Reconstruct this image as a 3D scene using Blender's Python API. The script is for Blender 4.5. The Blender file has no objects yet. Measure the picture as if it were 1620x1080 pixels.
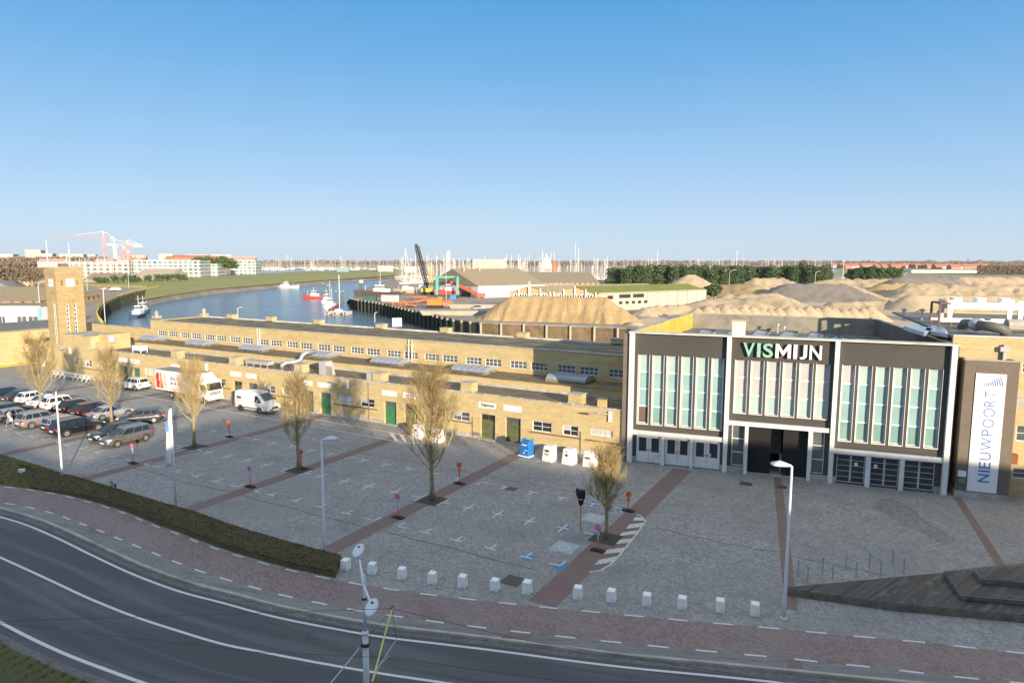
import bpy, math, random
from mathutils import Vector, Matrix
from mathutils import noise as mnoise
R = math.radians
rnd = random.Random(7)

# ------------------------------------------------------------------ camera, sky, sun, exposure
sc = bpy.context.scene
H = 17.0; PITCH = R(6.79); ROLL = R(0.2); F = 1080.0
SUN_EL = 11.0; SUN_DIR = 116.0          # elevation; direction (deg from +x) in which shadows fall
cd = bpy.data.cameras.new('camera'); cam = bpy.data.objects.new('camera', cd)
sc.collection.objects.link(cam); sc.camera = cam
cd.sensor_width = 36; cd.lens = 24; cd.clip_end = 20000; cd.clip_start = 0.5
cam.matrix_world = Matrix.Translation((0, 0, H)) @ Matrix.Rotation(math.pi/2 - PITCH, 4, 'X') @ Matrix.Rotation(ROLL, 4, 'Z')
wd = bpy.data.worlds.new('World'); sc.world = wd; wd.use_nodes = True
wt = wd.node_tree; wn = wt.nodes; bg = wn['Background']
sky = wn.new('ShaderNodeTexSky'); sky.sky_type = 'NISHITA'; sky.sun_disc = False
sun_az = R(SUN_DIR + 180)              # direction towards the sun
sky.sun_elevation = R(SUN_EL)
sky.sun_rotation = math.pi/2 - sun_az
sky.air_density = 1.0; sky.dust_density = 0.3; sky.ozone_density = 2.0; sky.altitude = 0
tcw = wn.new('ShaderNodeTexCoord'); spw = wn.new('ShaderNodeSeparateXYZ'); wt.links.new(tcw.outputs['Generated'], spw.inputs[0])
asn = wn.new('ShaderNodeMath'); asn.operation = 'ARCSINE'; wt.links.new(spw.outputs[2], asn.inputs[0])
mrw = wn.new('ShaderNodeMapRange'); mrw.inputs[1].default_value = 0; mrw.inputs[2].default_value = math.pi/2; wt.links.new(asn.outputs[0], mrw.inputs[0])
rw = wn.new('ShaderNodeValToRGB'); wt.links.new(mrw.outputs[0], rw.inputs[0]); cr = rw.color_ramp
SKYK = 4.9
stops = [(0.0,(.54,.71,.90)),(.04,(.45,.64,.87)),(.075,(.35,.57,.85)),(.12,(.245,.49,.80)),(.17,(.145,.41,.76)),(.22,(.085,.345,.70)),(.30,(.30,.48,.78)),(.45,(.64,.70,.80)),(1.0,(.80,.84,.86))]   # clear band low down; unseen sky overhead brightened as added fill light
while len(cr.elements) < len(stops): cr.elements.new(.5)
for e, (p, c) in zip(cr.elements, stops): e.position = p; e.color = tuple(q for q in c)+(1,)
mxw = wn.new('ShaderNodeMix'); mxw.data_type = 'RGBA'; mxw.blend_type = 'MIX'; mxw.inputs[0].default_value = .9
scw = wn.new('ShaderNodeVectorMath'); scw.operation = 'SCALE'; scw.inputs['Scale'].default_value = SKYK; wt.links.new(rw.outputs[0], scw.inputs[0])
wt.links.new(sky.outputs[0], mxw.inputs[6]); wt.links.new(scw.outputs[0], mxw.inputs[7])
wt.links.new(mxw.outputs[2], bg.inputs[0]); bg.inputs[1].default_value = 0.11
sl = bpy.data.lights.new('sun', 'SUN'); sl.energy = 4.4; sl.angle = R(0.5); sl.color = (1.0, 0.83, 0.62)
so = bpy.data.objects.new('sun', sl); sc.collection.objects.link(so)
sd = Vector((math.cos(R(SUN_DIR))*math.cos(R(SUN_EL)), math.sin(R(SUN_DIR))*math.cos(R(SUN_EL)), -math.sin(R(SUN_EL))))
so.rotation_euler = sd.to_track_quat('-Z', 'Y').to_euler(); so.location = (30, -60, 60)
sc.view_settings.view_transform = 'Standard'; sc.view_settings.look = 'None'
sc.view_settings.exposure = 0.95; sc.view_settings.gamma = 1
sc.cycles.max_bounces = 5; sc.cycles.diffuse_bounces = 3; sc.cycles.transparent_max_bounces = 8
sc.cycles.sample_clamp_indirect = 8

# ------------------------------------------------------------------ photogrammetry: pixel of the 1620x1080 photo -> world
def ray(x, y):
    X = x-810; Y = 540-y
    X, Y = X*math.cos(ROLL)-Y*math.sin(ROLL), X*math.sin(ROLL)+Y*math.cos(ROLL)
    return Vector((X, F*math.cos(PITCH)+Y*math.sin(PITCH), -F*math.sin(PITCH)+Y*math.cos(PITCH)))
def un(x, y, z=0.0):
    d = ray(x, y); t = (z-H)/d.z
    return Vector((d.x*t, d.y*t, z))
def pr(x, y, z):
    v = (x, y, z-H); Y = v[1]*math.sin(PITCH)+v[2]*math.cos(PITCH); D = v[1]*math.cos(PITCH)-v[2]*math.sin(PITCH)
    X = v[0]/D*F; Y = Y/D*F
    X, Y = X*math.cos(ROLL)+Y*math.sin(ROLL), -X*math.sin(ROLL)+Y*math.cos(ROLL)
    return X+810, 540-Y
def zat(g, y):
    lo, hi = -40., 120.
    for _ in range(40):
        m = (lo+hi)/2
        if pr(g[0], g[1], m)[1] > y: lo = m
        else: hi = m
    return lo
O = Vector((9.52, 56.9, 0)); ROW = R(-29.4)
UX = Vector((math.cos(ROW), math.sin(ROW), 0)); VY = Vector((-math.sin(ROW), math.cos(ROW), 0))
def W(s, v, z=0.0): return O - UX*s + VY*v + Vector((0, 0, z))     # s runs left along the long building, v away from the camera
HA = Vector((10.16, 56.54, 0)); HROT = R(-20.2)
HX = Vector((math.cos(HROT), math.sin(HROT), 0)); HY = Vector((-math.sin(HROT), math.cos(HROT), 0))

# ------------------------------------------------------------------ mesh helpers
COL = sc.collection
class M:
    def __init__(s): s.v = []; s.f = []; s.uv = None
    def add(s, vs, fs):
        b = len(s.v); s.v += [tuple(p) for p in vs]; s.f += [tuple(b+i for i in f) for f in fs]; return s
    def box(s, x0, x1, y0, y1, z0, z1):
        return s.add([(x0,y0,z0),(x1,y0,z0),(x1,y1,z0),(x0,y1,z0),(x0,y0,z1),(x1,y0,z1),(x1,y1,z1),(x0,y1,z1)],
                     [(0,3,2,1),(4,5,6,7),(0,1,5,4),(1,2,6,5),(2,3,7,6),(3,0,4,7)])
    def hexa(s, b, t):
        return s.add(list(b)+list(t), [(0,3,2,1),(4,5,6,7),(0,1,5,4),(1,2,6,5),(2,3,7,6),(3,0,4,7)])
    def obox(s, c, d, a=0.0, tilt=0.0):
        m = Matrix.Translation(c) @ Matrix.Rotation(a, 4, 'Z') @ Matrix.Rotation(tilt, 4, 'Y')
        x, y, z = d[0]/2, d[1]/2, d[2]/2
        P = [m @ Vector(p) for p in [(-x,-y,-z),(x,-y,-z),(x,y,-z),(-x,y,-z),(-x,-y,z),(x,-y,z),(x,y,z),(-x,y,z)]]
        return s.add(P, [(0,3,2,1),(4,5,6,7),(0,1,5,4),(1,2,6,5),(2,3,7,6),(3,0,4,7)])
    def prism(s, poly, z0, z1):
        n = len(poly)
        a = sum(poly[i][0]*poly[(i+1)%n][1]-poly[(i+1)%n][0]*poly[i][1] for i in range(n))
        if a < 0: poly = poly[::-1]
        vs = [(p[0],p[1],z0) for p in poly]+[(p[0],p[1],z1) for p in poly]
        return s.add(vs, [tuple(range(n-1,-1,-1)), tuple(range(n,2*n))]+[(i,(i+1)%n,n+(i+1)%n,n+i) for i in range(n)])
    def xprism(s, poly, x0, x1):          # poly of (y,z), extruded along x
        n = len(poly)
        vs = [(x0,p[0],p[1]) for p in poly]+[(x1,p[0],p[1]) for p in poly]
        return s.add(vs, [tuple(range(n-1,-1,-1)), tuple(range(n,2*n))]+[(i,(i+1)%n,n+(i+1)%n,n+i) for i in range(n)])
    def yprism(s, poly, y0, y1):          # poly of (x,z), extruded along y
        n = len(poly)
        vs = [(p[0],y0,p[1]) for p in poly]+[(p[0],y1,p[1]) for p in poly]
        return s.add(vs, [tuple(range(n)), tuple(range(2*n-1,n-1,-1))]+[((i+1)%n,i,n+i,n+(i+1)%n) for i in range(n)])
    def tube(s, pts, rad, n=6, cap=True):
        pts = [Vector(p) for p in pts]
        if not isinstance(rad, (list, tuple)): rad = [rad]*len(pts)
        vs = []; ref = None
        for i, p in enumerate(pts):
            t = (pts[min(i+1,len(pts)-1)]-pts[max(i-1,0)])
            if t.length < 1e-9: t = Vector((0,0,1))
            t.normalize()
            if ref is None: ref = Vector((1,0,0)) if abs(t.x) < .9 else Vector((0,1,0))
            a = (ref-t*ref.dot(t)).normalized(); b = t.cross(a); ref = a
            for k in range(n):
                q = 2*math.pi*k/n
                vs.append(p+(a*math.cos(q)+b*math.sin(q))*rad[i])
        fs = []
        for i in range(len(pts)-1):
            for k in range(n):
                fs.append((i*n+k, i*n+(k+1)%n, (i+1)*n+(k+1)%n, (i+1)*n+k))
        if cap: fs += [tuple(range(n-1,-1,-1)), tuple((len(pts)-1)*n+k for k in range(n))]
        return s.add(vs, fs)
    def lathe(s, prof, c=(0,0,0), n=16, axis='Z'):
        vs = []
        for r, z in prof:
            for k in range(n):
                q = 2*math.pi*k/n; a, b = r*math.cos(q), r*math.sin(q)
                vs.append((c[0]+a,c[1]+b,c[2]+z) if axis == 'Z' else ((c[0]+a,c[1]+z,c[2]+b) if axis == 'Y' else (c[0]+z,c[1]+a,c[2]+b)))
        fs = [(i*n+k, i*n+(k+1)%n, (i+1)*n+(k+1)%n, (i+1)*n+k) for i in range(len(prof)-1) for k in range(n)]
        fs += [tuple(range(n-1,-1,-1)), tuple((len(prof)-1)*n+k for k in range(n))]
        return s.add(vs, fs)
    def quad(s, a, b, c, d): return s.add([a,b,c,d], [(0,1,2,3)])
    def wall(s, x0, x1, z0, z1, y0, y1, holes=()):   # wall slab (front y0, back y1) with real openings (hx0,hx1,hz0,hz1)
        xs = sorted({x0,x1}|{h[0] for h in holes}|{h[1] for h in holes}); zs = sorted({z0,z1}|{h[2] for h in holes}|{h[3] for h in holes})
        xs = [x for x in xs if x0 <= x <= x1]; zs = [z for z in zs if z0 <= z <= z1]
        solid = lambda i, j: 0 <= i < len(xs)-1 and 0 <= j < len(zs)-1 and not any(h[0] < (xs[i]+xs[i+1])/2 < h[1] and h[2] < (zs[j]+zs[j+1])/2 < h[3] for h in holes)
        for i in range(len(xs)-1):
            for j in range(len(zs)-1):
                if not solid(i,j): continue
                a,b,c,d = xs[i],xs[i+1],zs[j],zs[j+1]
                s.quad((a,y0,c),(b,y0,c),(b,y0,d),(a,y0,d)); s.quad((b,y1,c),(a,y1,c),(a,y1,d),(b,y1,d))
                if not solid(i-1,j): s.quad((a,y1,c),(a,y0,c),(a,y0,d),(a,y1,d))
                if not solid(i+1,j): s.quad((b,y0,c),(b,y1,c),(b,y1,d),(b,y0,d))
                if not solid(i,j-1): s.quad((a,y1,c),(b,y1,c),(b,y0,c),(a,y0,c))
                if not solid(i,j+1): s.quad((a,y0,d),(b,y0,d),(b,y1,d),(a,y1,d))
        return s
def obj(name, m, mat, parent=None, smooth=False, bevel=0, sub=0, loc=None, rotz=None):
    me = bpy.data.meshes.new(name); me.from_pydata(m.v, [], m.f)
    mats = mat if isinstance(mat, (list, tuple)) else [mat]
    for q in mats: me.materials.append(q)
    if m.uv:
        ul = me.uv_layers.new(name='UVMap')
        for lp in me.loops: ul.data[lp.index].uv = m.uv[lp.vertex_index]
    if smooth: me.polygons.foreach_set('use_smooth', [True]*len(me.polygons))
    me.update()
    o = bpy.data.objects.new(name, me); COL.objects.link(o)
    if parent: o.parent = parent
    if loc is not None: o.location = loc
    if rotz is not None: o.rotation_euler = (0,0,rotz)
    if bevel:
        b = o.modifiers.new('bevel','BEVEL'); b.width = bevel; b.segments = 2; b.limit_method = 'ANGLE'
    if sub:
        b = o.modifiers.new('sub','SUBSURF'); b.levels = sub; b.render_levels = sub
    return o
def thing(name, label, cat, loc=(0,0,0), rotz=0.0, group=None):
    o = bpy.data.objects.new(name, None); COL.objects.link(o); o.empty_display_size = .3
    o.location = loc; o.rotation_euler = (0,0,rotz); return tag(o, label, cat, group)
def tag(o, label, cat, group=None, kind=None):
    if label: o['label'] = label
    if cat: o['category'] = cat
    if group: o['group'] = group
    if kind: o['kind'] = kind
    return o
def struct(name, m, mat, **k):
    o = obj(name, m, mat, **k); o['kind'] = 'structure'; return o
KIDS = {}
def dup(root, loc=None, rotz=None, label=None, group=None, scale=None):
    kids = [c for c in COL.objects if c.parent == root] if root.name not in KIDS else KIDS[root.name]
    KIDS[root.name] = kids
    r = root.copy(); COL.objects.link(r)
    if loc is not None: r.location = loc
    if rotz is not None: r.rotation_euler = (0,0,rotz)
    if scale is not None: r.scale = scale if isinstance(scale, tuple) else (scale,)*3
    if label: r['label'] = label
    if group: r['group'] = group
    for ch in kids:
        c = ch.copy(); COL.objects.link(c); c.parent = r
        if ch.name not in KIDS: KIDS[ch.name] = [g for g in ch.children]
        for g in KIDS[ch.name]:
            d = g.copy(); COL.objects.link(d); d.parent = c
    return r
def text(name, body, size, mat, parent, loc, rot, width=None, ext=0.02, offset=0.0, align='CENTER', height=None):
    cu = bpy.data.curves.new(name, 'FONT'); cu.body = body; cu.size = size; cu.extrude = ext; cu.offset = offset; cu.resolution_u = 4
    cu.align_x = align; cu.align_y = 'CENTER'
    tmp = bpy.data.objects.new('tmp', cu); COL.objects.link(tmp); bpy.context.view_layer.update()
    me = bpy.data.meshes.new_from_object(tmp.evaluated_get(bpy.context.evaluated_depsgraph_get()))
    bpy.data.objects.remove(tmp); bpy.data.curves.remove(cu)
    me.name = name; me.materials.clear(); me.materials.append(mat)
    xs = [v.co.x for v in me.vertices]; ys = [v.co.y for v in me.vertices]
    cx, cy, w, h = (min(xs)+max(xs))/2, (min(ys)+max(ys))/2, max(xs)-min(xs), max(ys)-min(ys)
    fx = (width/w) if width else 1; fy = (height/h) if height else 1
    for v in me.vertices: v.co.x = (v.co.x-cx)*fx; v.co.y = (v.co.y-cy)*fy
    o = bpy.data.objects.new(name, me); COL.objects.link(o); o.parent = parent; o.location = loc; o.rotation_euler = rot
    return o

# ------------------------------------------------------------------ materials
def nm(name):
    m = bpy.data.materials.new(name); m.use_nodes = True; return m, m.node_tree, m.node_tree.nodes['Principled BSDF']
def mth(t, op, a, b=None, c=None):
    n = t.nodes.new('ShaderNodeMath'); n.operation = op
    for i, q in enumerate((a, b, c)):
        if q is None: continue
        if isinstance(q, (int, float)): n.inputs[i].default_value = q
        else: t.links.new(q, n.inputs[i])
    return n.outputs[0]
def mix(t, f, a, b, mode='MIX'):
    n = t.nodes.new('ShaderNodeMix'); n.data_type = 'RGBA'; n.blend_type = mode
    for k, q in ((0, f), (6, a), (7, b)):
        if isinstance(q, (int, float)): n.inputs[k].default_value = q
        elif isinstance(q, tuple): n.inputs[k].default_value = q if len(q) == 4 else q+(1,)
        else: t.links.new(q, n.inputs[k])
    return n.outputs[2]
def coords(t, kind='Object'):
    n = t.nodes.new('ShaderNodeTexCoord'); return n.outputs[kind]
def noi(t, v, scale, detail=4, rough=.6, dist=0):
    n = t.nodes.new('ShaderNodeTexNoise'); n.inputs['Scale'].default_value = scale; n.inputs['Detail'].default_value = detail
    n.inputs['Roughness'].default_value = rough; n.inputs['Distortion'].default_value = dist; t.links.new(v, n.inputs['Vector']); return n.outputs[0]
def ramp(t, f, lo, hi, a=(0,0,0,1), b=(1,1,1,1)):
    n = t.nodes.new('ShaderNodeMapRange'); n.inputs[1].default_value = lo; n.inputs[2].default_value = hi; n.clamp = True; t.links.new(f, n.inputs[0]); return n.outputs[0]
def mapping(t, v, sc=(1,1,1), rot=(0,0,0)):
    n = t.nodes.new('ShaderNodeMapping'); n.inputs['Scale'].default_value = sc; n.inputs['Rotation'].default_value = rot; t.links.new(v, n.inputs[0]); return n.outputs[0]
def bump(t, b, h, strength=.3, dist=.02):
    n = t.nodes.new('ShaderNodeBump'); n.inputs['Strength'].default_value = strength; n.inputs['Distance'].default_value = dist
    t.links.new(h, n.inputs['Height']); t.links.new(n.outputs[0], b.inputs['Normal'])
def sep(t, v):
    n = t.nodes.new('ShaderNodeSeparateXYZ'); t.links.new(v, n.inputs[0]); return n.outputs
def com(t, x, y, z=0.0):
    n = t.nodes.new('ShaderNodeCombineXYZ')
    for i, q in enumerate((x, y, z)):
        if isinstance(q, (int, float)): n.inputs[i].default_value = q
        else: t.links.new(q, n.inputs[i])
    return n.outputs[0]
MC = {}
def mat(name, col, rough=.6, var=.12, scale=1.5, metal=0.0, bmp=0.0, spec=None, dirt=None, dscale=.4):
    if name in MC: return MC[name]
    m, t, b = nm(name); v = coords(t)
    n = noi(t, v, scale, 5); f = ramp(t, n, .3, .7)
    c0 = tuple(max(0, q*(1-var)) for q in col); c1 = tuple(min(1, q*(1+var)) for q in col)
    c = mix(t, f, c0, c1)
    if dirt: c = mix(t, mth(t, 'MULTIPLY', ramp(t, noi(t, v, dscale, 6, .65), .48, .68), .7), c, dirt)
    t.links.new(c, b.inputs['Base Color']); b.inputs['Roughness'].default_value = rough; b.inputs['Metallic'].default_value = metal
    if spec is not None: b.inputs['Specular IOR Level'].default_value = spec
    if bmp: bump(t, b, noi(t, v, scale*8, 3), bmp)
    MC[name] = m; return m
def brick(name, c1, c2, mortar, dirt=(.2,.15,.08), amt=.45):
    m, t, b = nm(name); o = sep(t, coords(t))
    v = com(t, mth(t,'ADD',o[0],o[1]), o[2])
    k = t.nodes.new('ShaderNodeTexBrick'); t.links.new(v, k.inputs['Vector'])
    k.inputs['Color1'].default_value = c1+(1,); k.inputs['Color2'].default_value = c2+(1,); k.inputs['Mortar'].default_value = mortar+(1,)
    k.inputs['Scale'].default_value = 1; k.inputs['Brick Width'].default_value = .24; k.inputs['Row Height'].default_value = .085
    k.inputs['Mortar Size'].default_value = .008; k.inputs['Bias'].default_value = -.1
    v3 = coords(t)
    big = ramp(t, noi(t, mapping(t, v3, (.5,.5,1.6)), 1.2, 6, .7), .42, .72)
    row = ramp(t, noi(t, mapping(t, v3, (.25,.25,7)), 1.5, 4, .6), .40, .70)
    f = mth(t,'MULTIPLY', mth(t,'ADD', mth(t,'MULTIPLY', big, .6), mth(t,'MULTIPLY', row, .5)), amt)
    c = mix(t, f, k.outputs[0], dirt)
    # individual brick scatter
    w = t.nodes.new('ShaderNodeTexWhiteNoise'); w.noise_dimensions = '2D'
    fl = com(t, mth(t,'FLOOR', mth(t,'DIVIDE', mth(t,'ADD',o[0],o[1]), .24)), mth(t,'FLOOR', mth(t,'DIVIDE', o[2], .085)))
    t.links.new(fl, w.inputs['Vector'])
    c = mix(t, mth(t,'MULTIPLY', w.outputs[0], .28), c, tuple(q*1.25 for q in c1))
    t.links.new(c, b.inputs['Base Color']); b.inputs['Roughness'].default_value = .85
    bump(t, b, k.outputs['Fac'], .25, -.01); return m
def arcs(name, base, joint, stain, uvc=False, rowh=.11, w=1.35, contrast=.7, rot=0.0, amp=.55, damp=(.06,.058,.055), dampamt=.6):
    """segmental-arc cobbles: rows bent over segments of width w"""
    m, t, b = nm(name)
    v = coords(t, 'UV') if uvc else mapping(t, coords(t), rot=(0,0,rot))
    o = sep(t, v)
    wob = mth(t,'MULTIPLY', mth(t,'SUBTRACT', noi(t, v, .5, 2), .5), .22)
    ux = mth(t,'DIVIDE', mth(t,'ADD', o[0], wob), w)
    fx = mth(t,'SUBTRACT', mth(t,'MULTIPLY', mth(t,'FRACT', ux), 2.0), 1.0)
    arc = mth(t,'MULTIPLY', mth(t,'SUBTRACT', 1.0, mth(t,'MULTIPLY', fx, fx)), amp)
    yy = mth(t,'DIVIDE', mth(t,'ADD', mth(t,'ADD', o[1], arc), mth(t,'MULTIPLY', wob, .3)), rowh)
    r = mth(t,'ABSOLUTE', mth(t,'SUBTRACT', mth(t,'FRACT', yy), .5))
    jr = ramp(t, r, .33, .5)
    rowid = mth(t,'FLOOR', yy)
    off = mth(t,'FRACT', mth(t,'MULTIPLY', rowid, .37))
    xx = mth(t,'ADD', mth(t,'DIVIDE', o[0], rowh*1.05), off)
    c2 = mth(t,'ABSOLUTE', mth(t,'SUBTRACT', mth(t,'FRACT', xx), .5))
    jc = ramp(t, c2, .38, .5)
    j = mth(t,'MAXIMUM', jr, jc)
    wn_ = t.nodes.new('ShaderNodeTexWhiteNoise'); wn_.noise_dimensions = '2D'
    t.links.new(com(t, mth(t,'FLOOR', xx), rowid), wn_.inputs['Vector'])
    stone = mix(t, wn_.outputs[0], tuple(q*.72 for q in base), tuple(q*1.3 for q in base))
    big = ramp(t, noi(t, v, .11, 6, .62), .38, .66); c = mix(t, mth(t,'MULTIPLY', big, .55), stone, stain)
    d2 = ramp(t, noi(t, v, .35, 5, .7, .6), .52, .72); c = mix(t, mth(t,'MULTIPLY', d2, dampamt), c, damp)
    cl = ramp(t, noi(t, v, 1.7, 4, .7), .55, .75); c = mix(t, mth(t,'MULTIPLY', cl, .22), c, tuple(q*1.35 for q in base))
    # joints are stronger in some patches than in others, as moss and sand come and go
    js = mth(t,'MULTIPLY', ramp(t, noi(t, v, .22, 4, .6), .40, .62), contrast)
    js = mth(t,'ADD', mth(t,'MULTIPLY', contrast, .25), mth(t,'MULTIPLY', js, .75))
    c = mix(t, mth(t,'MULTIPLY', j, js), c, joint)
    t.links.new(c, b.inputs['Base Color']); b.inputs['Roughness'].default_value = .75
    bump(t, b, j, .5, -.02); return m
def roofing(name, c0=(.10,.095,.085), moss=(.15,.13,.06), mossamt=.6, seam=1.0):
    m, t, b = nm(name); v = coords(t); o = sep(t, v)
    n1 = ramp(t, noi(t, v, 1.1, 6, .7), .3, .75); c = mix(t, n1, tuple(q*.7 for q in c0), tuple(q*1.5 for q in c0))
    n2 = ramp(t, noi(t, mapping(t, v, (.35,1.2,1)), .9, 7, .75), .46, .58); c = mix(t, mth(t,'MULTIPLY', n2, mossamt), c, moss)
    s = mth(t,'ABSOLUTE', mth(t,'SUBTRACT', mth(t,'FRACT', mth(t,'DIVIDE', mth(t,'ADD', o[0], mth(t,'MULTIPLY', noi(t, v, .6, 2), .15)), seam)), .5))
    c = mix(t, mth(t,'MULTIPLY', ramp(t, s, .44, .5), .6), c, tuple(q*2.0 for q in c0))
    t.links.new(c, b.inputs['Base Color']); b.inputs['Roughness'].default_value = .8; bump(t, b, noi(t, v, 9, 4), .4, .03); return m
def asphalt():
    m, t, b = nm('asphalt'); v = coords(t, 'UV'); o = sep(t, v); vo = coords(t)
    n = noi(t, vo, 60, 3, .7); c = mix(t, ramp(t, n, .3, .7), (.045,.050,.052), (.085,.092,.095))
    # worn wheel tracks run along the lanes, broken up by noise
    st = noi(t, mapping(t, v, (.06,1.1,1)), 1.0, 5, .6, .4); c = mix(t, mth(t,'MULTIPLY', ramp(t, st, .46, .62), .5), c, (.15,.153,.156))
    pt = noi(t, mapping(t, v, (.35,.6,1)), .6, 5, .7); c = mix(t, mth(t,'MULTIPLY', ramp(t, pt, .55, .72), .3), c, (.035,.036,.04))
    ck = t.nodes.new('ShaderNodeTexVoronoi'); ck.feature = 'DISTANCE_TO_EDGE'; ck.inputs['Scale'].default_value = .16
    t.links.new(mapping(t, com(t, mth(t,'ADD', o[0], noi(t, vo, .8, 3)), mth(t,'ADD', o[1], mth(t,'MULTIPLY', noi(t, vo, 1.1, 3), 1.2)))), ck.inputs['Vector'])
    c = mix(t, mth(t,'MULTIPLY', mth(t,'SUBTRACT', 1.0, ramp(t, ck.outputs['Distance'], 0, .006)), .45), c, (.02,.02,.022))
    t.links.new(c, b.inputs['Base Color']); b.inputs['Roughness'].default_value = .7; bump(t, b, n, .25, .01); return m
def sandmat(name, c0, c1, streak=0.0):
    m, t, b = nm(name); v = coords(t)
    n = ramp(t, noi(t, v, .12, 7, .65), .35, .65); c = mix(t, n, c0, c1)
    g = noi(t, v, 1.4, 5, .7); c = mix(t, mth(t,'MULTIPLY', ramp(t, g, .48, .7), .45), c, tuple(q*.6 for q in c0)); g3 = noi(t, v, .05, 6, .7, .5); c = mix(t, mth(t,'MULTIPLY', ramp(t, g3, .5, .62), .35), c, tuple(q*.62 for q in c0))
    if streak:
        sv = mapping(t, v, (.55,.05,.0)); s = noi(t, sv, 1.0, 6, .7, .8)
        c = mix(t, mth(t,'MULTIPLY', ramp(t, s, .56, .7), streak), c, tuple(q*.35 for q in c0))
    t.links.new(c, b.inputs['Base Color']); b.inputs['Roughness'].default_value = .95; bump(t, b, g, .6, .3); return m
def grassmat(name, a, b_, c_, sc_=1.0):
    m, t, b = nm(name); v = coords(t)
    c = mix(t, ramp(t, noi(t, v, .35*sc_, 6, .7), .35, .65), a, b_)
    c = mix(t, mth(t,'MULTIPLY', ramp(t, noi(t, v, 3.5*sc_, 6, .75), .45, .7), .8), c, c_)
    t.links.new(c, b.inputs['Base Color']); b.inputs['Roughness'].default_value = .9; bump(t, b, noi(t, v, 14*sc_, 4, .8), .8, .1); return m
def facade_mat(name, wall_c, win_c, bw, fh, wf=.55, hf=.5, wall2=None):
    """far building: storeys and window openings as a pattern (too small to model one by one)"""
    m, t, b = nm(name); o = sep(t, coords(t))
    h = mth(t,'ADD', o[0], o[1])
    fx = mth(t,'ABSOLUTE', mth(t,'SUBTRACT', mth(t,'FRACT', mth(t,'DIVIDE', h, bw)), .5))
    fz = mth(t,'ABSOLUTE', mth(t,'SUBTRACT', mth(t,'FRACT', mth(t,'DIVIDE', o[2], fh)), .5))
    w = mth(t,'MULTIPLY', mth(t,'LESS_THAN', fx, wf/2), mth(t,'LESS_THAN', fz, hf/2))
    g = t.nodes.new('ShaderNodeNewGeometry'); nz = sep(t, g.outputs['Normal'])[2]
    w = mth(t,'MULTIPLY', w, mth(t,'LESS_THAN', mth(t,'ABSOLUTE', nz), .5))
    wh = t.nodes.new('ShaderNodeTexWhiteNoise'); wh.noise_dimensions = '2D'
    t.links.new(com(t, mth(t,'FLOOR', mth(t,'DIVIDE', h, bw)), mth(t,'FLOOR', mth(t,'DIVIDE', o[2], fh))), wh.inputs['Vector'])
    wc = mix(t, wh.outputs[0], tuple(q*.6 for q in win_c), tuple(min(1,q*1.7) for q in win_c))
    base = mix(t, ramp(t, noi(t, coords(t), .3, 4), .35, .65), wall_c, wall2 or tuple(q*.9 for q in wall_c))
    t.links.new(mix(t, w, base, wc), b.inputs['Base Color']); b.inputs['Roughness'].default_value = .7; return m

B_YEL = brick('yellow_brick', (.52,.40,.185), (.60,.485,.26), (.50,.42,.28), (.24,.165,.075), .65)
B_DARK = brick('dark_brown_brick', (.105,.085,.065), (.135,.11,.085), (.10,.09,.075), (.07,.055,.045), .3)
B_BROWN = brick('brown_brick', (.15,.122,.094), (.19,.158,.122), (.16,.145,.125), (.12,.09,.06), .4)
B_RED = brick('red_brick', (.26,.10,.06), (.33,.14,.09), (.3,.26,.22), (.14,.06,.04), .4)
PANEL = mat('dark_brown_render', (.066,.062,.057), .75, .08, .8, dirt=(.055,.048,.042), dscale=.25)
WHITE = mat('white_paint', (.76,.755,.73), .5, .05, .7, dirt=(.60,.56,.48), dscale=.9)
WHITE2 = mat('white_frame', (.78,.78,.77), .45, .04)
CONC = mat('pale_concrete', (.42,.39,.34), .85, .2, 1.2, bmp=.2, dirt=(.22,.20,.16), dscale=.5)
COPING = mat('coping_stone', (.45,.42,.36), .8, .2, 1.0, dirt=(.2,.19,.14), dscale=.6)
ROOF_A = roofing('roof_bitumen_mossy', (.12,.10,.075), (.25,.19,.085), .7)
ROOF_B = roofing('roof_bitumen', (.10,.085,.065), (.28,.22,.09), .9, 1.0)
ROOF_C = roofing('hall_roof_bitumen', (.17,.165,.15), (.22,.20,.14), .4, 2.2)
DARKGLASS = mat('dark_glass', (.03,.035,.04), .06, .3, .8, spec=.8)
GREYGLASS = mat('grey_glass', (.10,.115,.12), .08, .35, .6, spec=.8)
TEAL1 = mat('pale_pane_glass', (.42,.54,.51), .12, .08, .5, spec=.6)
TEAL2 = mat('teal_pane_glass', (.30,.46,.46), .12, .12, .4, spec=.6)
TEAL3 = mat('green_pane_glass', (.22,.37,.335), .12, .15, .5, spec=.6)
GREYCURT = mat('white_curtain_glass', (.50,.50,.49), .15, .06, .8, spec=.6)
GREEN_D = mat('green_door_paint', (.03,.20,.09), .4, .15, 2, dirt=(.10,.16,.08))
GREEN_OLD = mat('weathered_green_paint', (.10,.12,.055), .55, .25, 2.5, dirt=(.18,.15,.08), dscale=1.5)
SIGNW = mat('sign_white', (.80,.80,.78), .5, .03)
BLACK = mat('black_rubber', (.018,.018,.018), .7, .3)
DARK = mat('dark_metal', (.05,.05,.05), .5, .2)
GALV = mat('galvanised_steel', (.48,.50,.51), .38, .1, 3, metal=.7)
LAMPG = mat('pale_grey_pole_paint', (.62,.66,.68), .4, .06, 1)
ORANGE = mat('orange_plastic', (.80,.12,.03), .45, .08)
PINKRED = mat('sign_red', (.80,.10,.20), .4, .05)
BLUE = mat('sign_blue', (.22,.50,.72), .4, .05)
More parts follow.
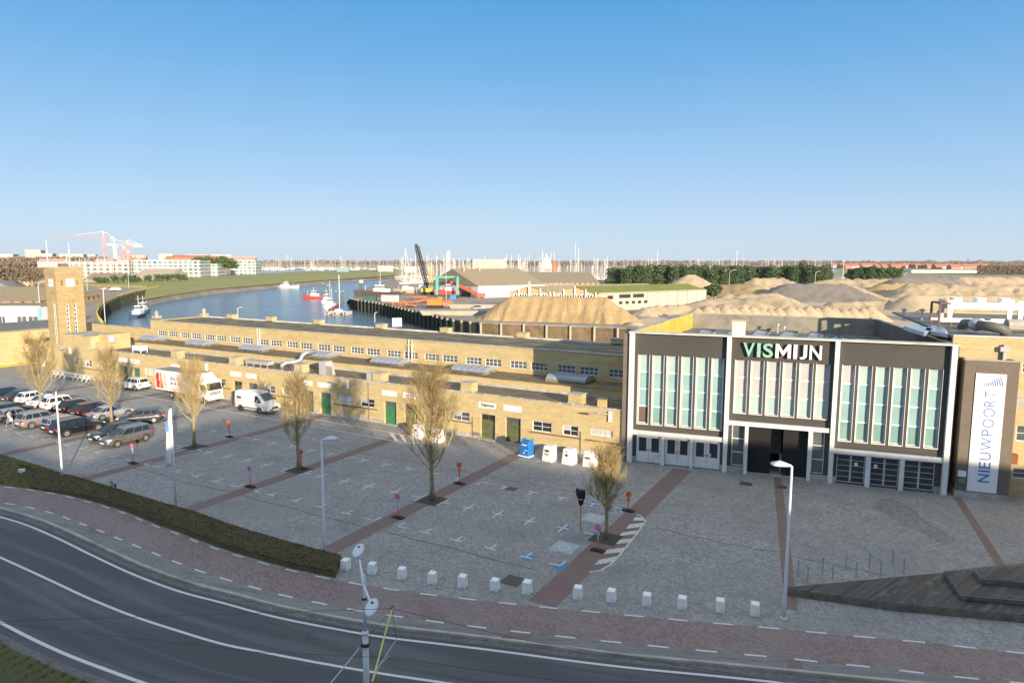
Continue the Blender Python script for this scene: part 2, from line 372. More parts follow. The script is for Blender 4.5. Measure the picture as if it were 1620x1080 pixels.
COB = arcs('grey_cobbles', (.30,.297,.285), (.15,.147,.14), (.235,.232,.225), rot=-ROW, contrast=.5, dampamt=.42, rowh=.14, w=1.6, damp=(.105,.10,.09))
COB_S = arcs('grey_cobble_strip', (.26,.257,.245), (.11,.108,.10), (.19,.188,.18), uvc=True, rowh=.13, w=1.2, contrast=.5)
COB_R = arcs('purple_red_cobbles', (.235,.165,.155), (.42,.38,.34), (.19,.14,.135), uvc=True, rowh=.15, w=1.1, contrast=.8, amp=.42, dampamt=.25)
ASPH = asphalt()
GUT = arcs('gutter_setts', (.17,.165,.155), (.06,.058,.05), (.12,.118,.11), uvc=True, rowh=.14, w=60, contrast=.8, amp=0)
def bandmat():
    m, t, b = nm('red_clinker_band'); v = mapping(t, coords(t), rot=(0,0,-ROW))
    k = t.nodes.new('ShaderNodeTexBrick'); t.links.new(mapping(t, v, rot=(0,0,math.pi/2)), k.inputs['Vector'])
    k.inputs['Color1'].default_value = (.265,.155,.13,1); k.inputs['Color2'].default_value = (.215,.14,.125,1); k.inputs['Mortar'].default_value = (.11,.085,.075,1)
    k.inputs['Scale'].default_value = 1; k.inputs['Brick Width'].default_value = .22; k.inputs['Row Height'].default_value = .1; k.inputs['Mortar Size'].default_value = .012
    c = mix(t, mth(t,'MULTIPLY', ramp(t, noi(t, v, .5, 6, .7), .4, .68), .7), k.outputs[0], (.20,.17,.155))
    t.links.new(c, b.inputs['Base Color']); b.inputs['Roughness'].default_value = .8; bump(t, b, k.outputs['Fac'], .4, -.01); return m
BAND = bandmat()
def wornpaint(name, col, under=(.17,.165,.155), amt=.5, sc_=7):
    m, t, b = nm(name); v = coords(t); n = noi(t, v, sc_, 5, .8)
    t.links.new(mix(t, mth(t,'MULTIPLY', ramp(t, n, .52, .62), amt), col, under), b.inputs['Base Color']); b.inputs['Roughness'].default_value = .6; return m
PAINT = wornpaint('road_paint_white', (.66,.66,.64), (.1,.1,.1), .3)
PAINT_W = wornpaint('worn_white_paint', (.62,.61,.57), amt=.85)
PAINT_B = wornpaint('worn_blue_paint', (.05,.22,.42), amt=.6)
PAINT_L = wornpaint('worn_pale_blue_paint', (.38,.45,.46), amt=.6)
SAND1 = sandmat('golden_sand', (.42,.29,.135), (.50,.355,.18), .55)
SAND2 = sandmat('pale_sand', (.44,.34,.21), (.54,.43,.28), .3)
SAND3 = sandmat('grey_heap', (.20,.175,.155), (.26,.225,.20))  # greyer and darker colour than the other heaps
YARD = sandmat('yard_ground', (.56,.43,.29), (.68,.54,.38))
GRASS = grassmat('rough_grass', (.10,.10,.03), (.15,.125,.045), (.07,.085,.02))
GRASS_L = grassmat('lawn_grass', (.13,.13,.035), (.17,.14,.05), (.09,.11,.025))
BANKG = grassmat('bank_grass', (.27,.27,.08), (.36,.32,.12), (.16,.20,.05), .2)
HEDGE_B = grassmat('hedge_leaves', (.115,.10,.045), (.16,.135,.06), (.07,.08,.03), 2)
FIELD = grassmat('flat_land', (.34,.27,.18), (.42,.35,.24), (.24,.22,.12), .02)
MUD = mat('tidal_mud', (.30,.235,.16), .5, .2, .1, dirt=(.2,.16,.11), dscale=.06)
TARM = mat('worn_tarmac', (.36,.30,.23), .85, .2, .3, dirt=(.15,.135,.115), dscale=.15)

# ------------------------------------------------------------------ curves of the road
def catmull(P, n=10):
    P = [Vector(p) for p in P]; out = []
    for i in range(len(P)-1):
        a, b, c, d = P[max(i-1,0)], P[i], P[i+1], P[min(i+2,len(P)-1)]
        for k in range(n):
            t = k/n; out.append(.5*((2*b)+(c-a)*t+(2*a-5*b+4*c-d)*t*t+(3*b-a-3*c+d)*t**3))
    return out+[P[-1]]
def extend(P, a=70, b=90):
    d0 = (P[0]-P[2]).normalized(); d1 = (P[-1]-P[-3]).normalized()
    return [P[0]+d0*a]+P+[P[-1]+d1*b]
def resample(P, step=None, n=None):
    L = [0]
    for i in range(1, len(P)): L.append(L[-1]+(P[i]-P[i-1]).length)
    n = n or max(2, int(L[-1]/step)); out = []; j = 0
    for k in range(n+1):
        t = L[-1]*k/n
        while j < len(L)-2 and L[j+1] < t: j += 1
        q = (t-L[j])/max(1e-9, L[j+1]-L[j]); out.append(P[j].lerp(P[j+1], q))
    return out
def offset(P, d):          # to the left of travel (travel runs left to right, so + is away from the camera)
    out = []
    for i, p in enumerate(P):
        t = (P[min(i+1,len(P)-1)]-P[max(i-1,0)]); t.z = 0; t.normalize(); out.append(p+Vector((-t.y, t.x, 0))*d)
    return out
def ribbon(A, B, z0, z1=None, uoff=0.0):
    n = 220; A = resample(A, n=n); B = resample(B, n=n); m = M(); m.uv = []
    L = 0.0; z1 = z0 if z1 is None else z1
    for i in range(n+1):
        if i: L += (A[i]-A[i-1]).length
        m.v.append((A[i].x, A[i].y, z0)); m.v.append((B[i].x, B[i].y, z1)); w = (B[i]-A[i]).length
        m.uv.append((L, uoff)); m.uv.append((L, uoff+w))
        if i: m.f.append((2*i-2, 2*i, 2*i+1, 2*i-1))
    return m
def curve_px(pts, z): return extend(catmull([un(x, y, z) for x, y in pts], 8))
ZR = -.12
UP = curve_px([(0,817),(42,830),(91,851),(148,879),(211,908),(281,934),(352,953),(422,972),(492,987),(599,1006),(697,1018),(796,1030),(900,1044),(1000,1056),(1115,1067),(1214,1077)], ZR)
CT = curve_px([(0,881),(70,913),(141,946),(211,974),(281,997),(352,1018),(422,1032),(500,1047),(599,1064),(707,1080)], ZR)
LO = curve_px([(0,980),(70,1013),(141,1041),(211,1062),(285,1080)], ZR)
# the carriageway keeps its width to the right: build the lower edge from the centre line there
DLO = curve_px([(0,795),(25,798),(58,805),(91,814),(123,826),(155,838),(186,851),(220,865),(257,880),(297,896),(341,911),(392,926),(447,941),(512,955),(565,965),(646,977),(720,987),(796,996),(875,1005),(1040,1022),(1126,1030),(1214,1038),(1304,1047),(1398,1057),(1494,1068),(1605,1079)], 0)
DUP = curve_px([(0,769),(37,773),(76,779),(114,787),(148,796),(181,806),(213,818),(244,831),(278,843),(313,857),(352,871),(394,884),(440,897),(492,909),(547,920),(609,930),(670,939),(740,947),(812,955),(883,962),(1040,977),(1118,984),(1199,991),(1283,999),(1367,1007),(1455,1015),(1547,1025),(1620,1033)], 0)
LO = offset(CT, -3.4)
# ------------------------------------------------------------------ ground, harbour water, road
def onplane(x, y, p, n):
    d = ray(x, y); t = ((p-Vector((0,0,H)))*1).dot(n)/d.dot(n); return Vector((0,0,H))+d*t
def hpt(x, y, off=0.0):                 # pixel -> (x along the hall front, z)
    q = onplane(x, y, HA+HY*off, HY); return (q-HA).dot(HX), q.z
def fpt(x, y, v=0.0):                   # pixel -> (s, z) on a wall of the long building
    q = onplane(x, y, O+VY*v, VY); return -(q-O).dot(UX), q.z
from mathutils.geometry import tessellate_polygon
WZ = -4.6
quayL = [un(x,y,0) for x,y in [(166,519),(157,508),(153,499),(156,489),(166,479),(186,470),(210,463),(232,458.5),(252,455)]]
quayR = [un(x,y,0) for x,y in [(1010,523),(985,520),(930,517.5),(880,516),(830,514),(785,512.5),(755,510.5),(720,506),(700,502),(680,497),(660,492.5),(640,488),(615,482),(590,477.5),(566,474),(556,471)]]
slip = [un(x,y,0) for x,y in [(572,463),(580,457),(596,450),(615,444),(634,437)]]
far_bank = [Vector((q.x,q.y,0)) for q in (un(x,y,1.2) for x,y in [(640,428.4),(600,429.8),(540,432.8),(470,435.8),(400,439.8),(330,443.8),(262,449.8)])]
nearq = [W(152,26), W(-16,26)]
harbour = [nearq[1], W(-16,108)]+quayR+slip+far_bank+quayL[::-1]+[nearq[0]]
outer = [Vector(p) for p in [(-6000,-300,0),(6000,-300,0),(6000,6500,0),(-6000,6500,0)]]
def holed(outer, hole, z):
    tris = tessellate_polygon([outer, hole]); allp = list(outer)+list(hole)
    m = M(); m.v = [(p.x,p.y,z) for p in allp]; m.f = []
    for a,b,c in tris:
        n = (allp[b]-allp[a]).cross(allp[c]-allp[a]).z
        m.f.append((a,b,c) if n > 0 else (a,c,b))
    return m
struct('ground', holed(outer, harbour, -.16), FIELD)
def watermat():
    m, t, b = nm('harbour_water_mat'); v = coords(t)
    b.inputs['Base Color'].default_value = (.085,.13,.16,1); b.inputs['Roughness'].default_value = .16; b.inputs['Specular IOR Level'].default_value = .6
    n = noi(t, mapping(t, v, (.35,.9,1)), 1.3, 5, .65, .4); n2 = noi(t, mapping(t, v, (.02,.05,1)), 1, 4, .6)
    hh = mth(t,'MULTIPLY', n, ramp(t, n2, .35, .65)); bump(t, b, mth(t,'ADD', n, mth(t,'MULTIPLY', hh, 1.5)), .55, .22); return m
WATER = watermat()
m = M(); m.quad((-420,60,WZ),(120,60,WZ),(120,1100,WZ),(-420,1100,WZ)); struct('harbour_water', m, WATER)
m = M(); m.quad((-430,50,-7.5),(130,50,-7.5),(130,1110,-7.5),(-430,1110,-7.5)); struct('harbour_bed', m, MUD)
m = M(); m.quad((-1500,1100,-.14),(-90,1000,-.14),(60,2600,-.14),(-900,3000,-.14))   # estuary beyond
# road and pavement
struct('road', ribbon(offset(LO,-.45), offset(UP,.32), ZR), ASPH)
struct('gutter', ribbon(offset(UP,.32), offset(UP,.72), ZR+.004), GUT)
k0, k1 = resample(offset(UP,.72), n=260), resample(offset(UP,.90), n=260)
m = M()
for i in range(261):
    a, b = k0[i], k1[i]; m.v += [(a.x,a.y,ZR-.03),(a.x,a.y,.004),(b.x,b.y,.004)]
    if i: j = 3*i; m.f += [(j-3,j,j+1,j-2),(j-2,j+1,j+2,j-1)]
struct('kerb', m, CONC)
struct('pavement', ribbon(offset(UP,.9), DLO, 0.0), COB_S)
struct('cycle_path', ribbon(DLO, DUP, 0.0), COB_R)
struct('far_gutter', ribbon(offset(LO,-.9), offset(LO,-.45), ZR+.004), GUT)
struct('far_verge', ribbon(offset(LO,-26), offset(LO,-.9), -.06, -.06), GRASS)
m = M(); back = [W(-75,24), W(165,24)]
q = [Vector((p.x,p.y,0)) for p in resample(DUP, n=160)]+[back[0], back[1]]
m.add([(p.x,p.y,0) for p in q], [tuple(range(len(q)))]); struct('plaza_paving', m, COB)
def line_strip(P, half, z):
    A, B = offset(P,-half), offset(P,half); m = M()
    for i in range(len(P)):
        m.v += [(A[i].x,A[i].y,z),(B[i].x,B[i].y,z)]
        if i: m.f.append((2*i-2,2*i,2*i+1,2*i-1))
    return m
struct('road_edge_line', line_strip(UP,.075,ZR+.004), PAINT)
struct('road_centre_line', line_strip(CT,.075,ZR+.005), PAINT)
struct('road_outer_line', line_strip(LO,.085,ZR+.004), PAINT)
def dashes(P, z, ln=1.15, gap=1.15, half=.06):
    Q = resample(P, step=.23); m = M(); k = 0; n = int(ln/.23); g = int((ln+gap)/.23)
    while k+n < len(Q):
        seg = Q[k:k+n+1]; A, B = offset(seg,-half), offset(seg,half)
        for i in range(n): m.quad((A[i].x,A[i].y,z),(A[i+1].x,A[i+1].y,z),(B[i+1].x,B[i+1].y,z),(B[i].x,B[i].y,z))
        k += g
    return m
struct('cycle_path_line', dashes(DLO,.008), PAINT); struct('cycle_path_line', dashes(DUP,.008), PAINT)
# red clinker bands across the plaza, running away from the camera
def vband(m, s0, s1, v0, v1, z): a,b,c,d = W(s0,v0),W(s1,v0),W(s1,v1),W(s0,v1); m.quad((b.x,b.y,z),(a.x,a.y,z),(d.x,d.y,z),(c.x,c.y,z))
m = M()
def front_v(s):
    best = min(DUP, key=lambda p: abs(-(p-O).dot(UX)-s)); return (best-O).dot(VY)
for s in (47.5,34.5,21.6,8.6): vband(m, s+.62, s-.62, front_v(s)+(2.6 if s > 6 else .3), -.1, .004)
vband(m, -5.15+.75, -5.15-.75, front_v(-5.1)+.3, -.6+.6, .004)
for s in (61.2,74.6): vband(m, s+.6, s-.6, front_v(s)+3, -.1, .004)
def pxquad(m, P, z=.004): m.add([(lambda q:(q.x,q.y,z))(un(x,y)) for x,y in P], [tuple(range(len(P)-1,-1,-1))])
hb0, hb1 = HA+HX*11.25+HY*.0, HA+HX*11.75
def hband(m, t0, t1, y0, y1, skew=0):
    P = [HA+HX*(t0+skew)+HY*y0, HA+HX*(t1+skew)+HY*y0, HA+HX*t1+HY*y1, HA+HX*t0+HY*y1]; m.add([(p.x,p.y,.004) for p in P], [(0,1,2,3)])
hband(m, 11.35, 11.95, -22.0, -.1, .3); hband(m, 23.6, 24.1, -24, -.3, -1.2)
struct('red_paving_band', m, BAND)
m = M(); pxquad(m, [(802,1001),(843,1003.5),(834,1011.5),(793,1008.5)]); pxquad(m, [(1248,1044),(1270,1046),(1268,1057),(1245,1055)]); struct('red_paving_patch', m, BAND)
# stall corners: crosses in the middle row, Ts in the outer rows, Ls at the bands
def bar(m, s, v, ds, dv, z=.006): vband(m, s+ds/2, s-ds/2, v-dv/2, v+dv/2, z)
m = M(); mb = M()
jit = random.Random(3)
for bay in range(-1, 4):
    b0 = 8.4+13.45*bay
    S = [b0+1.0, b0+3.45, b0+5.9, b0+8.35, b0+10.8, b0+12.5] if bay >= 0 else [-4.1,-1.9,.5,2.95,5.3,7.45]
    for i, s in enumerate(S):
        for row, v in ((0,-21.05),(1,-16.05),(2,-10.9)):
            if bay == 3 and row == 0 and i > 4: continue
            end = i in (0, len(S)-1)
            sg = 1 if i == 0 else -1
            if not end: bar(m, s, v, .85, .13)
            else: bar(m, s+sg*.36, v, .72, .13)
            if row == 1: bar(m, s, v-.39, .13, .65); bar(m, s, v+.39, .13, .65)
            elif row == 0: bar(m, s, v+.39, .13, .65)
            else: bar(m, s, v-.39, .13, .65)
for s, v in [(-3.95,-21.05),(-1.9,-21.05),(-1.75,-16.05),(-3.95,-16.05),(-3.9,-10.9),(-1.6,-10.9)]:
    P = [W(s-.5,v-.42), W(s-.5,v+.42), W(s+.12,v+.42), W(s+.12,v-.42)]; mb.add([(p.x,p.y,.005) for p in P], [(0,3,2,1)])
struct('stall_marking', m, PAINT_W); struct('blue_bay_marking', mb, PAINT_B)
def pxtext(body, cx, cy, size, z, mtl):
    p = un(cx, cy); cu = bpy.data.curves.new('bay_symbol','FONT'); cu.body = body; cu.size = size; cu.align_x = 'CENTER'; cu.align_y = 'CENTER'; cu.materials.append(mtl)
    o = bpy.data.objects.new('bay_symbol', cu); COL.objects.link(o); o.location = (p.x,p.y,z); o.rotation_euler = (0,0,ROW); o['kind'] = 'structure'
m = M()
for x, y in [(940,819),(893,865)]:
    p = un(x,y); s0, v0 = -(p-O).dot(UX), (p-O).dot(VY); vband(m, s0+.72, s0-.72, v0-.75, v0+.75, .006)
struct('disabled_bay_panel', m, PAINT_L)
# a ring and a bar: the faint wheelchair wheel in each panel
for x, y in [(940,819),(893,865)]:
    p = un(x,y); m = M(); n = 20
    for k in range(n):
        a0, a1 = 2*math.pi*k/n, 2*math.pi*(k+1)/n
        if k in (3,4): continue
        m.add([(p.x+r*math.cos(a),p.y+r*math.sin(a),.010) for r,a in ((.30,a0),(.30,a1),(.40,a1),(.40,a0))], [(3,2,1,0)])
    m.add([(p.x+a,p.y+b,.010) for a,b in ((-.05,.05),(.05,.05),(.05,.62),(-.05,.62))], [(0,1,2,3)])
    struct('disabled_bay_symbol', m, PAINT_W)
# hatched corner at the red band (right) and in front of the long building
m = M()
edge = [un(x,y) for x,y in [(932,904),(950,902),(968,891),(980,878),(993,862),(1008,843),(1019,828),(1021,823),(1014,816),(1008,813)]]
struct('hatch_edge_line', line_strip(edge,.06,.010), PAINT_W)
inn = lambda t: W(-5.95, -24.6+t*(10.3)) 
m2 = M(); pl = [un(x,y) for x,y in [(932,904),(950,902),(968,891),(980,878),(993,862),(1008,843),(1019,828),(1021,823),(1014,816),(1008,813)]]
m2.add([(p.x,p.y,.0045) for p in pl], [tuple(range(len(pl)))]); struct('hatch_bed', m2, BAND)
for L0,L1,R0,R1 in [((941,893),(948,885),(979,879),(972,888)),((954,876),(961,869),(990,865),(984,873)),((967,861),(975,854),(1001,851),(994,858)),((979,848),(984,842),(1013,838),(1006,844)),((990,836),(996,829),(1021,826),(1016,833)),((1001,823),(1006,817),(1017,819),(1019,823))]:
    P = [un(*q) for q in (L0,R1,R0,L1)]; m.add([(p.x,p.y,.009) for p in P], [(0,1,2,3)])
struct('hatch_stripe', m, PAINT_W)
m = M()
for v in (-.9+.0,): pass
P1 = [W(77,-3.5), W(52,-4.2), W(30,-4.6), W(19.5,-4.9)]; P2 = [W(76.6,-.6), W(52,-1.7), W(30,-2.3), W(21.4,-2.6), W(19.0,-2.75)]
struct('lane_line', line_strip(P1,.06,.008), PAINT); struct('lane_line', line_strip(P2,.06,.008), PAINT)
struct('lane_line', line_strip([W(77,-3.5),W(76.6,-.6)],.06,.0085), PAINT); struct('lane_line', line_strip([W(19.5,-4.9),W(16.8,-2.9),W(19,-2.75)],.06,.0085), PAINT)
for k in range(4):
    a, b = W(23.4-k*1.25,-2.65), W(21.0-k*1.1,-4.7)
    A2, B2 = W(22.9-k*1.25,-2.65), W(20.5-k*1.1,-4.7); m.add([(p.x,p.y,.0095) for p in (a,b,B2,A2)], [(0,1,2,3)])
struct('lane_hatch_stripe', m, PAINT_W)
def wavy(v, s0, s1, half, z, seed):
    g = random.Random(seed); return line_strip([W(s0+(s1-s0)*k/60, v+.35*mnoise.noise(Vector((k*.13,seed,0)))) for k in range(61)][::1], half, z)
SEAM = mat('dark_mossy_joint', (.085,.082,.07), .95, .4, 3)
for v,s0,s1,sd_ in ((-22.2,34,-3,1),(-9.4,33,-4,2),(-13.2,-7,-20,5)): struct('paving_joint', wavy(v,s0,s1,.035,.0035,sd_), SEAM)
def stain(name, px_pts, mtl, seed, z=.0025):
    P = catmull([un(x,y) for x,y in px_pts+px_pts[:1]], 8); m = M(); P = [p+Vector((.25*mnoise.noise(p*1.3),.25*mnoise.noise(p*1.7),0)) for p in P[:-1]]; m.add([(p.x,p.y,z) for p in P], [tuple(range(len(P)))]); struct(name, m, mtl)
COB_D = arcs('damp_grey_cobbles', (.235,.232,.222), (.12,.118,.11), (.18,.178,.172), rot=-ROW, contrast=.7, rowh=.14, w=1.6)
stain('damp_paving_patch', [(1378,802),(1392,791),(1412,789),(1424,796),(1440,798),(1452,812),(1470,826),(1498,842),(1510,858),(1494,862),(1470,848),(1440,836),(1415,822),(1396,812)], COB_D, 1)
if 0: stain('damp_paving_patch', [(1262,793),(1275,789),(1290,793),(1280,800),(1266,799)], COB_D, 2)
if 0: stain('damp_paving_patch', [(700,905),(760,898),(840,905),(900,918),(870,925),(780,918)], COB_D, 3)
if 0: stain('damp_paving_patch', [(600,862),(660,852),(700,870),(660,885),(610,880)], COB_D, 4)
# manholes, patches
m = M()
for x,y,w in [(809,773,.8),(811,918,1.1),(1180,765,.9),(1237,770,.7)]:
    p = un(x,y); s0, v0 = -(p-O).dot(UX), (p-O).dot(VY); vband(m, s0+w/2, s0-w/2, v0-w/2, v0+w/2, .006)
struct('manhole_cover', m, mat('rusty_iron_cover', (.075,.065,.055), .6, .3, 6))
for i,(x,y) in enumerate([(683,791),(473,743),(308,707),(958,851),(176,666),(66,648)]):
    p = un(x,y); s0, v0 = -(p-O).dot(UX), (p-O).dot(VY); m = M(); vband(m, s0+.85, s0-.85, v0-.85, v0+.85, .012); struct('tree_pit_soil', m, mat('pit_soil', (.07,.06,.045), .95, .3, 4))
# sloping dark timber and concrete platform, lower right
def px3(x,y,z): return un(x,y,z)

def deckmat():
    m, t, b = nm('weathered_plank_deck'); v = mapping(t, coords(t), rot=(0,0,R(52))); o = sep(t, v)
    f = mth(t,'DIVIDE', o[0], .16); w = t.nodes.new('ShaderNodeTexWhiteNoise'); w.noise_dimensions = '1D'; t.links.new(mth(t,'FLOOR', f), w.inputs['W'])
    c = mix(t, w.outputs[0], (.030,.029,.026), (.085,.08,.07)); g_ = mth(t,'ABSOLUTE', mth(t,'SUBTRACT', mth(t,'FRACT', f), .5))
    p = noi(t, mapping(t, v, (1.2,.35,1)), 1.6, 5, .75); c = mix(t, mth(t,'MULTIPLY', ramp(t, p, .54, .68), .75), c, (.19,.18,.16))
    c = mix(t, mth(t,'MULTIPLY', ramp(t, g_, .44, .5), .8), c, (.012,.012,.011)); t.links.new(c, b.inputs['Base Color']); b.inputs['Roughness'].default_value = .6; return m
PT = deckmat()
PE = mat('mossy_concrete_edge', (.15,.14,.115), .85, .3, 2.0, dirt=(.06,.06,.04), dscale=1.2)
plat = thing('stepped_platform', 'low dark stepped platform with pale concrete edge beside the bicycle racks', 'platform', tuple(un(1246,942)))
pl0 = un(1246,942)
def rel(p, z=None): return (p.x-pl0.x, p.y-pl0.y, p.z if z is None else z)
def slab(m, pts, z0, z1): m.prism([(p.x-pl0.x,p.y-pl0.y) for p in pts], z0, z1)
f0, f1 = un(1246,942), un(1405,965)            # front edge foot
f2 = f1+(un(1620,985)-f1)*2.2
bk0 = un(1246,928,.35); bk1 = un(1620,893,.35); bk2 = bk0+(bk1-bk0)*1.9
m = M(); slab(m, [f0, f1, f2, bk2, bk0], 0.0, .33); obj('edge_wall', m, PE, plat)
m = M(); sh = .05
slab(m, [f0+Vector((.03,.05,0)), f1+Vector((0,.05,0)), f2+Vector((0,.05,0)), bk2-Vector((0,.04,0)), bk0+Vector((.03,-.02,0))], .331, .36); obj('deck', m, PT, plat)
dv = (f2-f1)
m = M(); slab(m, [un(1520,948,.38), un(1520,948,.38)+dv, bk2-Vector((0,.1,0)), un(1492,909,.38)], .381, .60); obj('step', m, PE, plat)
m = M(); slab(m, [un(1520,940,.60)+Vector((.06,.04,0)), un(1520,940,.60)+dv, bk2-Vector((0,.12,0)), un(1493,904,.60)+Vector((.05,-.02,0))], .601, .615); obj('step_deck', m, PT, plat)
m = M(); slab(m, [un(1551,922,.615), un(1551,922,.615)+dv, bk2-Vector((0,.3,0)), un(1549,913,.615)+Vector((0,.5,0))], .616, .86); obj('step', m, PE, plat)
m = M(); slab(m, [un(1552,914,.86)+Vector((.05,.04,0)), un(1552,914,.86)+dv, bk2-Vector((0,.32,0)), un(1550,905,.86)+Vector((0,.2,0))], .861, .875); obj('step_deck', m, PT, plat)

# ------------------------------------------------------------------ windows and doors
def window(parent, x0, x1, z0, z1, y, nx, nz, glass, frame=WHITE2, fw=.07, mw=.04, dep=.07, sill=False, name='window', rows=None):
    m = M(); e = .003
    m.box(x0+e,x0+fw,y,y+dep,z0+e,z1-e); m.box(x1-fw,x1-e,y,y+dep,z0+e,z1-e); m.box(x0+fw,x1-fw,y,y+dep,z0+e,z0+fw); m.box(x0+fw,x1-fw,y,y+dep,z1-fw,z1-e)
    for i in range(1,nx): x = x0+(x1-x0)*i/nx; m.box(x-mw/2,x+mw/2,y+.006,y+dep-.006,z0+fw,z1-fw)
    for j in range(1,nz): z = z0+(z1-z0)*j/nz; m.box(x0+fw,x1-fw,y+.010,y+dep-.010,z-mw/2,z+mw/2)
    o = obj(name, m, frame, parent)
    if rows:
        for j, g in enumerate(rows):
            za, zb = z0+(z1-z0)*j/nz, z0+(z1-z0)*(j+1)/nz
            p = M(); p.box(x0+.01,x1-.01,y+dep*.5,y+dep*.5+.012,za+.004,zb-.004); obj('pane', p, g, o)
    else:
        p = M(); p.box(x0+.01,x1-.01,y+dep*.5,y+dep*.5+.012,z0+.01,z1-.01); obj('pane', p, glass, o)
    if sill:
        p = M(); p.box(x0-.08,x1+.08,y-.22,y+.02,z0-.09,z0-.004); obj('sill', p, COPING, o)
    return o

# ------------------------------------------------------------------ the long low building
def marks(parent, x, z, h, widths):        # lettering too small to read in the photograph: dark strokes of its size
    m = M(); g = random.Random(int(abs(x)*10))
    for w in widths:
        if w: m.box(x,x+w*.28,-.058,-.0505,z,z+h*g.uniform(.7,1)); m.box(x+w*.28,x+w*.75,-.058,-.0505,z+h*g.choice((.0,.4,.7)),z+h*g.choice((.72,.85,.9)))
        x += w or .08
    return obj('lettering', m, DARK, parent)
def longb():
    t = thing('market_building', 'long low yellow brick building with stepped flat roofs and rows of white windows', 'building', O, ROW)
    DOORS = [(13.55,GREEN_OLD),(10.8,GREEN_OLD),(25.4,GREEN_D),(22.75,GREEN_OLD),(37.1,GREEN_OLD),(34.5,GREEN_D),(48.8,GREEN_OLD),(46.2,GREEN_OLD),(60.4,GREEN_OLD),(57.8,GREEN_OLD),(71.75,GREEN_OLD),(69.0,GREEN_D)]
    WINS = [(8.77,6.82,1.5,2.45,2,2),(5.70,4.2,1.5,2.45,2,2),(3.0,.95,1.85,2.45,4,1),(20.45,18.6,1.5,2.42,2,2),(17.57,15.63,1.46,2.40,2,2),(32.46,30.6,1.5,2.47,2,2),(29.38,27.5,1.5,2.45,2,2),(44.17,42.35,1.53,2.47,2,2),(41.2,39.45,1.55,2.49,2,2),(55.9,54.1,1.6,2.5,2,2),(52.75,50.94,1.65,2.52,2,2),(67.0,65.1,1.68,2.62,2,2),(64.0,62.2,1.68,2.62,2,2),(81.16,79.45,1.7,2.67,2,2),(78.05,76.3,1.7,2.65,2,2),(75.5,73.75,1.72,2.67,2,2),(83.95,82.87,1.72,2.72,2,2)]
    holes = [(-c-.82,-c+.82,-.02,2.45) for c,_ in DOORS]+[(-a,-b,z0,z1) for a,b,z0,z1,_,_ in WINS]
    m = M(); m.wall(-89,0.0,-.02,4.30,0,.36,holes); obj('front_wall', m, B_YEL, t)
    # plinth in pieces between the doors
    xs = sorted([-89]+[h[i] for h in holes if h[2] < 0 for i in (0,1)]+[0.0]); m = M()
    for i in range(0, len(xs)-1, 2): m.box(xs[i],xs[i+1],-.035,-.002,0,.42)
    obj('plinth', m, CONC, t)
    m = M()
    for c,_ in DOORS: m.box(-c-.9,-c+.9,-.25,.33,0,.06)
    obj('threshold', m, CONC, t)
    for i,(c,g) in enumerate(DOORS):
        x0, x1 = -c-.82, -c+.82
        d = M(); d.box(x0+.01,x1-.01,.27,.31,.06,2.44)
        for a,b in ((x0+.06,-c-.02),(-c+.02,x1-.06)):
            for k in range(4): d.box(a+.03,b-.03,.245,.268,.14+k*.42,.14+k*.42+.36)
        o = obj('door', d, g, t)
        tg = M(); tg.box(x0+.1,-c-.05,.24,.266,1.88,2.36); tg.box(-c+.05,x1-.1,.24,.266,1.88,2.36); obj('pane', tg, GREYGLASS if i % 3 else DARKGLASS, o)
        h = M(); h.box(-c+.04,-c+.08,.20,.245,1.05,1.2); obj('handle', h, GALV, o)
    for i,(a,b,z0,z1,nx,nz) in enumerate(WINS):
        o = window(t,-a,-b,z0,z1,.10,nx,nz,[DARKGLASS,GREYGLASS,GREYCURT][(i*7)%3] if i > 1 else DARKGLASS, sill=False)
        if i != 0:
            p = M(); mid = -a+(b-a)*-.5*0+(-b+a)*0
            p.box(-a+.05, (-a-b)/2-.03 if nx == 2 else -a+.62, .105,.118,(z0+z1)/2+.02 if nx == 2 else z0+.05,z1-.06); obj('blind', p, GREYCURT, o)
    for a,b in [(8.95,4.0),(3.4,.4),(33.2,27.1),(44.6,39),(53,50),(82,73.6),(18.2,15.3)]:
        p = M(); p.box(-a,-b,-.09,-.002,1.34,1.43); obj('sill', p, mat('brown_sill', (.16,.10,.06), .8, .2), t)
    signs = [(14.54,12.68,'Neptune'),(11.8,9.92,''),(26.39,24.55,''),(23.65,21.79,'STORMVOGEL'),(38.19,36.4,''),(35.55,33.65,''),(49.89,48.02,''),(47.19,45.4,''),(61.29,59.5,''),(58.6,56.8,''),(72.75,70.87,''),(70.07,68.17,'two')]
    for a,b,tx in signs:
        p = M(); p.box(-a,-b,-.05,-.002,3.05,3.58); o = obj('name_board', p, SIGNW, t)
        cx = -(a+b)/2
        if tx == 'Neptune': text('lettering','Neptune',.42,DARK,o,(cx+.08,-.06,3.32),(math.pi/2,0,0),1.42,.004,.012)
        elif tx == 'STORMVOGEL': marks(o, cx-.62, 3.25, .16, (.10,.12,.12,.14,.10,.13,.11,.12,.0,.12))
        elif tx == 'two':
            for zz in (3.35,3.17): marks(o, cx-.42, zz, .11, (.08,.07,.09,.08,.07,.09,.08,.07))
    # coping with the small bright roof-edge clips
    m = M(); m.box(-89,-.05,-.05,.30,4.302,4.38); obj('coping', m, COPING, t)
    m = M()
    for k in range(68): m.box(-.9-k*1.3,-.66-k*1.3,-.07,.0,4.382,4.41)
    obj('gutter_clip', m, WHITE2, t)['kind'] = 'stuff'
    # roofs and upper walls
    m = M(); m.box(-88.6,-.02,.36,4.68,4.05,4.20); obj('lower_roof', m, ROOF_A, t)
    m = M(); m.box(-76.5,-.02,4.68,4.98,4.0,5.0); obj('step_wall', m, B_YEL, t)
